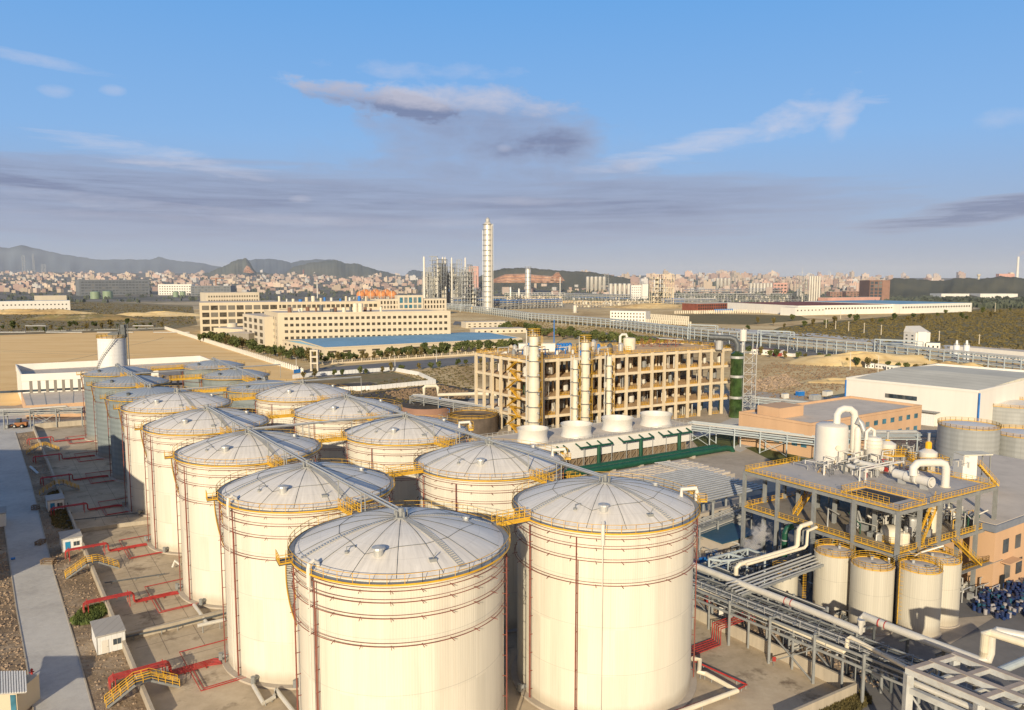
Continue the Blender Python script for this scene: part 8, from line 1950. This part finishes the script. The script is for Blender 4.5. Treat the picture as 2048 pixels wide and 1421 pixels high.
for i, (px, b, tp) in enumerate(((120, 560, 533), (433, 588, 556), (608, 580, 540), (183, 575, 548), (265, 575, 548), (498, 560, 538), (1120, 600, 555), (635, 600, 560), (585, 570, 545), (730, 560, 540), (640, 560, 543), (870, 560, 533), (1660, 570, 545), (1863, 585, 556))):
    c = P(px, max(b, 572)); h = HT(px, max(b, 572), tp); t = thing('tower_crane' if px in (433, 608, 183, 265, 498) else 'tall_mast', ['thin white mast at far left in the town', 'orange tower crane over the netted block', 'red tower crane mast over the town', 'orange crane over the left end of the big netted block', 'orange crane over the right end of the big netted block', 'pale crane beneath the rocky peak', 'thin mast before the quarried hill', 'thin pale mast behind the rear factory', 'thin mast in the middle of the town', 'thin mast below the middle hill', 'thin mast right of the rocky peak', 'thin mast at the refinery', 'thin mast in the right part of the town', 'thin mast in front of the wooded hill at right'][i], 'crane' if px in (433, 608, 183, 265, 498) else 'mast', c)
    w_ = 2.2*c[1]/3000; MB().bar(c, (c[0], c[1], h), w_*2 if px in (433, 608) else w_*1.3).build('mast', M[{433: 'orange', 608: 'redroof', 183: 'orange', 265: 'orange'}.get(px, 'white')], t)
    if px in (433, 183, 265, 498): MB().bar((c[0]-h*.3, c[1], h*.95), (c[0]+h*.6, c[1], h*.97), w_*1.3).build('jib', M['orange'], t)
# chimney with smoke, water tower, wind turbines
c = P(2034, 570); c = YP(2034, 556, 3300); t = thing('striped_chimney', 'tall pale chimney with pinkish smoke at the right edge', 'chimney', (c[0], c[1], 0)); h = zat(c, 514)
MB().lathe([(7, 0), (5.5, h*.6), (5, h*.6+.1), (4.6, h)], (c[0], c[1], 0), 16).build('shaft', M['whitewall'], t)
m_, nt_, b_ = nodes('chimney_smoke'); nt_.nodes.remove(b_); vs = nt_.nodes.new('ShaderNodeVolumePrincipled'); vs.inputs['Color'].default_value = (.95, .9, .9, 1); vs.inputs['Density'].default_value = .03; L(nt_, vs.outputs[0], nt_.nodes['Material Output'].inputs['Volume'])
m = MB(); m.tube([(c[0], c[1], h+1), (c[0]+2, c[1], h+8), (c[0]+10, c[1], h+14)], 5, 10); m.tube([(c[0]+9, c[1], h+13), (c[0]+40, c[1], h+24), (c[0]+90, c[1], h+30)], 8, 10)
tag(m.build('chimney_smoke', m_), 'pale smoke blowing right from the tall chimney', 'smoke', None, 'stuff')
c = YP(1957, 562, 2700); t = thing('water_tower', 'small pale green water tower on the wooded hill', 'water tower', (c[0], c[1], 0)); h = zat(c, 549); MB().lathe([(3, 0), (3, h-8), (6, h-5), (6, h)], (c[0], c[1], 0), 12).build('tower', M['creamd'], t)
c = YP(2010, 560, 3000); t = thing('hill_building', 'flat pale building on top of the wooded hill by the chimney', 'building', (c[0], c[1], 0)); h = zat(c, 548); MB().box((c[0], c[1], 0), 62, 20, h).build('wall', M['pink'], t); MB().box((c[0]+22, c[1], h+.01), 14, 14, 5).build('roof_house', M['creamd'], t)
for px, tp, lab in ((1604, 541, 'white wind turbine on the horizon behind the dark lattice tower'), (1657, 545, 'white wind turbine on the horizon left of the brown tower block')):
    Y_ = 6000; c = YP(px, 560, Y_); t = thing('wind_turbine', lab, 'wind turbine', (c[0], c[1], 0)); h = zat(c, tp+4); MB().lathe([(2.4, 0), (1.5, h)], (c[0], c[1], 0), 8).build('tower', M['white'], t)
    for a in (90, 210, 330): MB().hexa([(c[0]-1.5, c[1]-3, h-1.5), (c[0]+1.5, c[1]-3, h-1.5), (c[0]+1.5, c[1]-2, h-1.5), (c[0]-1.5, c[1]-2, h-1.5)], [(c[0]+36*cos(rad(a))-.6, c[1]-3, h+36*sin(rad(a))), (c[0]+36*cos(rad(a))+.6, c[1]-3, h+36*sin(rad(a))), (c[0]+36*cos(rad(a))+.6, c[1]-2, h+36*sin(rad(a))+.5), (c[0]+36*cos(rad(a))-.6, c[1]-2, h+36*sin(rad(a))+.5)]).build('blade', M['white'], t)
# ---------------------------------------------------------------- the town: gently rising land covered with blocks
def crest_row(px):
    pts_ = [(-300, 545), (0, 548), (200, 550), (420, 551), (800, 555), (1000, 557), (1250, 556), (1330, 553), (1500, 556), (1620, 558), (1750, 559), (2400, 561)]
    for (a, ya), (b, yb) in zip(pts_[:-1], pts_[1:]):
        if a <= px <= b: return ya+(yb-ya)*(px-a)/(b-a)
    return 558
def land(x, y):
    if y < 2000: return 0.0
    px = 1024+FPX*x/y; Yc = 4600; zc = ZC+(560.4-crest_row(px))/FPX*Yc; f = min(1.2, (y-2000)/2600)
    return max(0, zc*f**1.3)
m = MB(); nx_, ny_ = 90, 26
for j in range(ny_+1):
    y = 1990+(4900-1990)*j/ny_
    for i in range(nx_+1):
        px = -700+3500*i/nx_; x = (px-1024)/FPX*y; m.v.append((x, y, land(x, y)-.3))
for j in range(ny_):
    for i in range(nx_): a = j*(nx_+1)+i; m.f.append((a, a+1, a+nx_+2, a+nx_+1))
townm = ground_mat('town_ground_with_trees', [(.36, (.055, .065, .045)), (.5, (.12, .11, .085)), (.62, (.26, .23, .19))], .006, .05); o = m.build('town_slope', townm); o.data.polygons.foreach_set('use_smooth', [True]*len(o.data.polygons)); tag(o, kind='structure')
def town_mat(name, col):
    m, nt, b = nodes(name); pos = geo(nt); sp = nt.nodes.new('ShaderNodeSeparateXYZ'); L(nt, pos, sp.inputs[0])
    fx = mth(nt, 'FRACT', mth(nt, 'MULTIPLY', mth(nt, 'ADD', sp.outputs[0], mth(nt, 'MULTIPLY', sp.outputs[1], .7)), .22)); fz = mth(nt, 'FRACT', mth(nt, 'MULTIPLY', sp.outputs[2], .28))
    nrm = nt.nodes.new('ShaderNodeSeparateXYZ'); L(nt, geo(nt, 'Normal'), nrm.inputs[0])
    wmask = mth(nt, 'MULTIPLY', mth(nt, 'MULTIPLY', mth(nt, 'GREATER_THAN', fx, .5), mth(nt, 'GREATER_THAN', fz, .45)), mth(nt, 'LESS_THAN', nrm.outputs[2], .5))
    oi = nt.nodes.new('ShaderNodeObjectInfo').outputs['Random']; hs = nt.nodes.new('ShaderNodeHueSaturation'); hs.inputs['Color'].default_value = (*col, 1); L(nt, mth(nt, 'MULTIPLY_ADD', oi, .5, .72), hs.inputs['Value'])
    c = mixc(nt, mth(nt, 'MULTIPLY', wmask, .55), hs.outputs[0], (.12, .12, .13)); c = mixc(nt, mth(nt, 'MULTIPLY', mth(nt, 'GREATER_THAN', nrm.outputs[2], .5), .5), c, (.3, .27, .26))
    L(nt, c, b.inputs['Base Color']); b.inputs['Roughness'].default_value = .9; return m
TM = [('cream', town_mat('town_cream', (.62, .50, .38))), ('pale pink', town_mat('town_pink', (.60, .42, .33))), ('white', town_mat('town_white', (.66, .63, .59))), ('reddish', town_mat('town_reddish', (.40, .28, .24))), ('beige', town_mat('town_beige', (.55, .44, .36)))]
TB = []
for k, (cn, mt) in enumerate(TM):
    vs_ = []
    for v_ in range(3):
        r = random.Random(k*10+v_); m = MB(); m.box((0,0,-.5), 1, 1, 1.5)
        m.box((r.uniform(-.25, .25), .0, 1.001), .3, .4, r.uniform(.12, .25)); 
        if v_: m.box((.5+.2, .05, -.5), .4, .8, 1.2+r.uniform(-.2, .1)) 
        vs_.append(m.mesh('town_block', mat=mt))
    TB.append((cn, vs_))
rr = random.Random(77); cnt = 0
zones = [(-20, 800, 1.0, 560, 573), (150, 470, .5, 573, 590), (1150, 1320, .9, 563, 590), (1310, 1760, 1.6, 561, 592), (990, 1180, .5, 566, 592), (1770, 1930, .8, 573, 592), (500, 860, .7, 570, 592)]
wts = [z[2]*(z[1]-z[0]) for z in zones]
for i in range(300):
    z_ = rr.choices(zones, wts)[0]; px = rr.uniform(z_[0], z_[1]); pyb = rr.uniform(z_[3], z_[4]); y = P(px, max(pyb, 568))[1]
    if pyb < 573: y = rr.uniform(2600, 4700)
    x = (px-1024)/FPX*y; zl = land(x, y); k = rr.choices(range(5), (4, 4, 2, 2, 3))[0]; cn, ms = TB[k]
    w_ = rr.uniform(18, 44)*(.8 if px < 1000 else 1); h = rr.uniform(12, 34)*(.72 if px < 1000 else 1.2)
    o = bpy.data.objects.new('town_block', rr.choice(ms)); COL.objects.link(o); o.location = (x, y, zl); o.scale = (w_, rr.uniform(14, 26), h); o.rotation_euler = (0, 0, rr.uniform(-.5, .5))
    side = 'left' if px < 820 else ('middle' if px < 1310 else 'right')
    tag(o, '%s town block among many in the dense distant town, %s part' % (cn, side), 'town building', '%s blocks of the distant town, %s part' % (cn, side))
# the town beyond the nearest three hundred reads as one mass
m = MB()
rr = random.Random(5); rest = {k: MB() for k in range(5)}
for i in range(1500):
    px = rr.choice([rr.uniform(-60, 860), rr.uniform(-60, 860), rr.uniform(980, 1780), rr.uniform(1200, 1780)]); y = rr.uniform(2500, 4800); x = (px-1024)/FPX*y; k = rr.choices(range(5), (4, 4, 2, 2, 3))[0]
    rest[k].box((x, y, land(x, y)-1), rr.uniform(9, 24), rr.uniform(8, 16), rr.uniform(6, 17 if px < 1000 else 26), rr.uniform(-.5, .5))
for k in range(5): tag(rest[k].build('town_mass', TM[k][1]), 'far %s houses of the town packed together along the horizon' % TM[k][0], 'town', None, 'stuff')
# far trees in the town and below the hill
r = random.Random(31); m = MB()
for i in range(3400):
    px = r.choice([r.uniform(-60, 900), r.uniform(980, 1800), r.uniform(1770, 2100), r.uniform(1100, 1800)]); y = r.uniform(1900, 4300) if px < 1770 else r.uniform(1500, 2600); x = (px-1024)/FPX*y; z = land(x, y); s_ = r.uniform(3.5, 8)
    for _ in range(3):
        a = r.uniform(0, 6.3); dx, dy = r.uniform(-s_, s_), r.uniform(-s_, s_)
        m.poly([(x+dx-s_*cos(a)*.6, y+dy-s_*sin(a)*.6, z), (x+dx+s_*cos(a)*.6, y+dy+s_*sin(a)*.6, z), (x+dx+s_*cos(a)*.5, y+dy+s_*sin(a)*.5, z+s_*.8), (x+dx, y+dy, z+s_*1.3), (x+dx-s_*cos(a)*.6, y+dy-s_*sin(a)*.6, z+s_*.7)])
tag(m.build('far_woods', M['leaff']), 'dark tree belts between the blocks of the distant town', 'woods', None, 'stuff')
row_of(30, (1840, 607), (2060, 606), 3, 1.6, 2.4, '%s tree of the belt below the wooded hill at the right', 'trees of the belt below the wooded hill', 12, True)
row_of(24, (1000, 660), (1080, 664), 3, 1.2, 1.8, '%s tree by the low sheds right of the long cream building', 'trees by the low sheds', 13)
# unseen hall added outside the frame to cast long shade over road and far pad
t = thing('added_shade_hall', 'plain unseen hall added beyond the picture edge to shade road and pad', 'added hall', (-170, 120, 0))
shell_box(t, [(-235, 118, 0), (-102, 118, 0), (-123, 166, 0), (-235, 166, 0)], 0, 29, M['whitewall'], M['greyroof'])
windows(t, (-235, 118), (-102, 118), 3, 3, 7, 9, 3, 2.5, M['glass'])

# haze lying over the far plain and the town
m_, nt_, b_ = nodes('haze'); nt_.nodes.remove(b_); vs = nt_.nodes.new('ShaderNodeVolumePrincipled'); vs.inputs['Color'].default_value = (.86, .92, 1, 1); vs.inputs['Density'].default_value = .00010; vs.inputs['Anisotropy'].default_value = .0; L(nt_, vs.outputs[0], nt_.nodes['Material Output'].inputs['Volume'])
m = MB().hexa([(-9000, 1300, -20), (9000, 1300, -20), (12000, 16000, -20), (-12000, 16000, -20)], [(-9000, 1300, 330), (9000, 1300, 330), (12000, 16000, 330), (-12000, 16000, 330)])
tag(m.build('haze', m_), 'thin pale haze over the far plain, town and hills', 'haze', None, 'stuff')
# ---------------------------------------------------------------- smaller pipework and clutter
rr = random.Random(71)
def clutter(name, label, cat, area, z, n, seed, mats=('galv', 'insul', 'steel', 'white', 'steeld'), hmax=2.0, group=None):
    """one skid of small pipes and valves"""
    r = random.Random(seed); c = area[0]; t = thing(name, label, cat, (c[0], c[1], z)); du, dv = area[1], area[2]
    m = {k: MB() for k in mats}
    for _ in range(n):
        a, b = r.uniform(0, du), r.uniform(0, dv); q = (c[0]+V[0]*a+U[0]*b, c[1]+V[1]*a+U[1]*b, z); k = m[r.choice(mats)]; h = r.uniform(.5, hmax); e = r.choice([(V[0], V[1]), (U[0], U[1])]); l_ = r.uniform(1, 4)
        if r.random() < .75: k.tube([q, (q[0], q[1], z+h), (q[0]+e[0]*l_, q[1]+e[1]*l_, z+h), (q[0]+e[0]*l_, q[1]+e[1]*l_, z+h*r.uniform(.2, 1))], r.uniform(.05, .17), 6)
        else: k.box(q, r.uniform(.4, 1.4), r.uniform(.4, 1.0), r.uniform(.4, 1.4), VA)
    for k, x in m.items():
        if x.v: x.build({'galv': 'grey_pipes', 'insul': 'lagged_pipes', 'steel': 'pipe_frame', 'white': 'white_pipes', 'steeld': 'pump_skid', 'redb': 'red_valves', 'green': 'green_pipes', 'yellow': 'yellow_guard', 'bluept': 'blue_valves'}[k], M[k], t)
    return t
def on(a, b, z): return dp(a, b, z)
clutter('pipe_skid', 'grey pipes and valves between the exchangers and the domed vessel', 'pipework', (on(10, 20, 0), 9, 7), HP+.02, 26, 1)
clutter('pipe_skid', 'tangle of white and grey pipes behind the long exchanger', 'pipework', (on(15, 12, 0), 12, 10), HP+.02, 34, 2, ('white', 'galv', 'insul', 'steel', 'redb'), 2.6)
clutter('pipe_skid', 'pipes and valves at the foot of the capped columns', 'pipework', (on(20, 20, 0), 10, 10), HP+.02, 30, 3, ('white', 'galv', 'steel', 'steeld', 'yellow'), 3.0)
clutter('pipe_skid', 'dark pumps and pipes on the lower deck near its corner column', 'pipework', (on(3, 2, 0), 12, 10), z2+.02, 40, 4, hmax=3.0)
clutter('pipe_skid', 'pipes and valves on the right half of the lower deck', 'pipework', (on(16, 1, 0), 13, 12), z2+.02, 46, 5, ('white', 'galv', 'insul', 'steel', 'yellow', 'green'), 3.4)
clutter('pipe_skid', 'pumps and pipes in shade on the ground below the steel platform', 'pipework', (on(0, -4, 0), 28, 9), .08, 60, 6, ('galv', 'steel', 'steeld', 'insul'), 3.0)
clutter('pipe_skid', 'small pipes in shade under the long rack beside the pale wall', 'pipework', (P(1410, 1205), 6, -18), .08, 40, 7, ('galv', 'steel', 'redb', 'insul'), 2.4)
clutter('pipe_skid', 'low pipes and valves beside the steam, left of the platform', 'pipework', (P(1440, 1150), 20, 8), .08, 60, 8, ('galv', 'steel', 'bluept', 'insul'), 3.0)
clutter('pipe_skid', 'shaded pipes and boxes behind the grey cabin and open basin', 'pipework', (P(1850, 930), 26, 16), .08, 60, 9, ('galv', 'steel', 'insul', 'steeld'), 4.0)
clutter('pipe_skid', 'dark pipework in the shaded yard left of the fan stacks', 'pipework', (P(900, 850), 50, 14), .08, 90, 10, ('galv', 'steel', 'steeld', 'insul'), 5.0)
clutter('pipe_skid', 'pipes between the lawn rack and the orange hall', 'pipework', (P(1590, 900), 40, 8), .08, 60, 11, ('galv', 'steelb', 'insul') if False else ('galv', 'steel', 'insul'), 3.0)
clutter('pipe_skid', 'pipes and valves in front of the ribbed tanks', 'pipework', (P(1640, 1270), 22, 3), .08, 40, 12, ('galv', 'steel', 'insul', 'steeld'), 1.6)
for i, (a, b, l_, z) in enumerate(((4, 8, 20, HP+2.6), (4, 9.2, 18, HP+2.6), (12, 17, 14, HP+1.8))):
    t = thing('overhead_pipe', ['long thin white pipe bridging the open deck in front of the vessels', 'thin pale pipe beside the long thin white one on the deck', 'white pipe on low stands between the exchangers'][i], 'pipe', dp(a, b, HP))
    MB().tube([dp(a+8, b+6, HP), dp(a+8, b+6, z), dp(a+l_, b+6, z), dp(a+l_, b+6, HP+1)], .16, 8).build('pipe', M['white'], t)
# flanges and clamps along the foreground mains
for nm_, p0_, p1_, r_, n_, lab in (('pipe_flanges', pts and W(1395, 1178, 6.2), W(1688, 1304, 6.2), .38, 5, 'x'),):
    t = [o for o in bpy.data.objects if o.name.startswith('condensate_pipe') and o.parent is None][0]
    for i in range(n_): q = lerp(p0_, p1_, (i+.5)/n_); q2 = lerp(p0_, p1_, (i+.5)/n_+.004); MB().tube([q, q2], r_, 14).build('flange', M['galv'], t)
# signs
def sign(px, py, z, w_, h_, mat, label):
    c = P(px, py, z); t = thing('safety_sign', label, 'sign', c); MB().box((c[0], c[1]-.1, z-h_/2), w_, .06, h_).build('plate', mat, t); MB().bar((c[0], c[1], 0), (c[0], c[1], z), .07).build('post', M['steel'], t)
sign(1443, 1222, 1.8, .9, 1.6, M['white'], 'white notice board standing under the long rack by the red pipes'); sign(1548, 1318, 1.3, .5, .7, M['redb'], 'small red box on the pale concrete wall')
for px, py in ((1538, 1252), (1548, 1258)):
    c = P(px, py); t = thing('fire_hydrant', 'red hydrant on the gravel under the long rack, %s' % ('left of its twin' if px == 1538 else 'right of its twin'), 'hydrant', c, 'two hydrants under the long rack'); MB().lathe([(.2, 0), (.13, .15), (.13, .8), (.2, .9), (.05, 1.1)], c, 10).build('body', M['redb'], t); MB().tube([add(c, (-.3, 0, .6)), add(c, (.3, 0, .6))], .08, 6).build('outlet', M['redb'], t)
# second rack beside the first, risers and kerbs
a, b = W(1400, 1128, 5.5), W(1640, 1222, 5.5)
rack('pipe_rack', 'low dark pipe rack between the long rack and the shaded ground before the ribbed tanks', [(a[0], a[1], 0), (b[0], b[1], 0)], [3.6, 5.2], 4.0, 6, 6, M['steel'], ['steel', 'galv', 'steeld', 'insul'], seed=61, pr=(.07, .18))
a, b = W(1560, 1128, 4.5), W(1660, 1090, 4.5)
rack('pipe_rack', 'short pipe rack leading under the steel platform beside the green pipe', [(a[0], a[1], 0), (b[0], b[1], 0)], [3.0, 4.4], 3.0, 5, 5, M['steel'], ['steel', 'galv', 'insul'], seed=62, pr=(.07, .16))
a, b = W(1385, 1050, 5.5), W(1490, 1012, 5.5)
rack('pipe_rack', 'pipe rack in shade between the inner tank and the pump shed', [(a[0], a[1], 0), (b[0], b[1], 0)], [3.2, 5.0], 3.6, 6, 5, M['steel'], ['steel', 'galv', 'insul'], seed=63, pr=(.08, .18))
a, b = W(1740, 1300, 5), W(1930, 1368, 5)
rack('pipe_rack', 'dark lower pipe rack under the thick pale main beside the gantry', [(a[0]-1, a[1]+3, 0), (b[0]-1, b[1]+3, 0)], [3.4, 4.8], 3.2, 5, 5, M['steeld'], ['steeld', 'galv', 'steel'], seed=64, pr=(.07, .18))
t = thing('riser_bundle', 'bundle of upright pipes rising through both decks of the steel platform', 'pipework', dp(6, 14, 0)); r = random.Random(4)
for i in range(22):
    a_, b_ = r.uniform(2, LV-2), r.uniform(3, LU-4); z0, z1 = r.choice([(0, z2-.6), (z2, HP-.7), (0, z2-.6), (z2, HP-.7)]); MB().tube([dp(a_, b_, z0), dp(a_, b_, z1-.8), dp(a_+.6, b_, z1-.3), dp(a_+4, b_, z1-.3)], r.uniform(.08, .22), 7).build('pipe', M[r.choice(['galv', 'insul', 'steel', 'white', 'creampipe', 'green'])], t)
m = MB()
for k in range(12):
    e = .5+k*1.3; m.tube([dp(.6, e*1.6+1, z2-1.2), dp(LV*.6, e*1.6+1, z2-1.2)], .06+.05*(k % 3), 6)
m.build('hung_pipes', M['galv'], t)
for side, z_ in ((roadr, 1), (roadl, -1)):
    m = MB()
    for p, q in zip(side[:-1], side[1:]): m.bar((p[0]+.1*z_, p[1], .10), (q[0]+.1*z_, q[1], .10), .18, .14)
    struct('road_kerb', m, M['concwall'])
clutter('pipe_skid', 'valves and dark pipes between the pale wall and the long rack', 'pipework', (P(1560, 1290), 10, -8), .08, 50, 21, ('galv', 'steel', 'steeld', 'insul'), 2.2)
clutter('pipe_skid', 'pipes and boxes in shade below the branch rack', 'pipework', (P(1470, 1180), 14, 8), .08, 60, 22, ('galv', 'steel', 'steeld', 'insul'), 2.6)
clutter('pipe_skid', 'dense pipework between the ribbed tanks and the platform columns', 'pipework', (P(1690, 1225), 20, 5), .08, 60, 23, ('galv', 'steel', 'steeld', 'insul', 'white'), 4.5)
scatter('rubble', 'clods, debris and stones strewn over the open ground beyond the concrete frame', 'rubble', pp((1490, 800), (1480, 745), (1560, 722), (1760, 742), (1700, 770), (1640, 800)), 1300, .7, M['wood'], 41, .03, h=0)
scatter('weeds', 'dry tufts over the open ground between the tanks and the avenue', 'weeds', pp((620, 800), (880, 735), (1060, 718), (950, 760), (940, 810)), 1100, 1.0, M['leafy'], 42, .05, h=.5)
scatter('weeds', 'dry tufts on the plain between the refinery and the long grey pipe rack', 'weeds', pp((910, 650), (1000, 640), (1240, 640), (1480, 660), (1400, 690), (1100, 662)), 1500, 1.8, M['leafy'], 43, .05, h=.9)
trk = MB()
for (x0, y0, x1, y1) in ((1495, 790, 1700, 735), (1500, 798, 1715, 738), (1560, 725, 1690, 775), (640, 800, 900, 745), (655, 806, 910, 748), (0, 700, 520, 716), (0, 704, 520, 720), (60, 740, 330, 675)):
    a, b = P(x0, y0), P(x1, y1); n = 14; pr = None
    for i in range(n+1):
        q = lerp(a, b, i/n); q = (q[0]+sin(i*.9+x0)*2.2, q[1]+cos(i*.7+y0)*2.2, .075)
        if pr: trk.bar(pr, q, .7, .01)
        pr = q
struct('wheel_tracks', trk, pm('packed_track_earth', (.36, .26, .15), .95, 0, .3, .2))
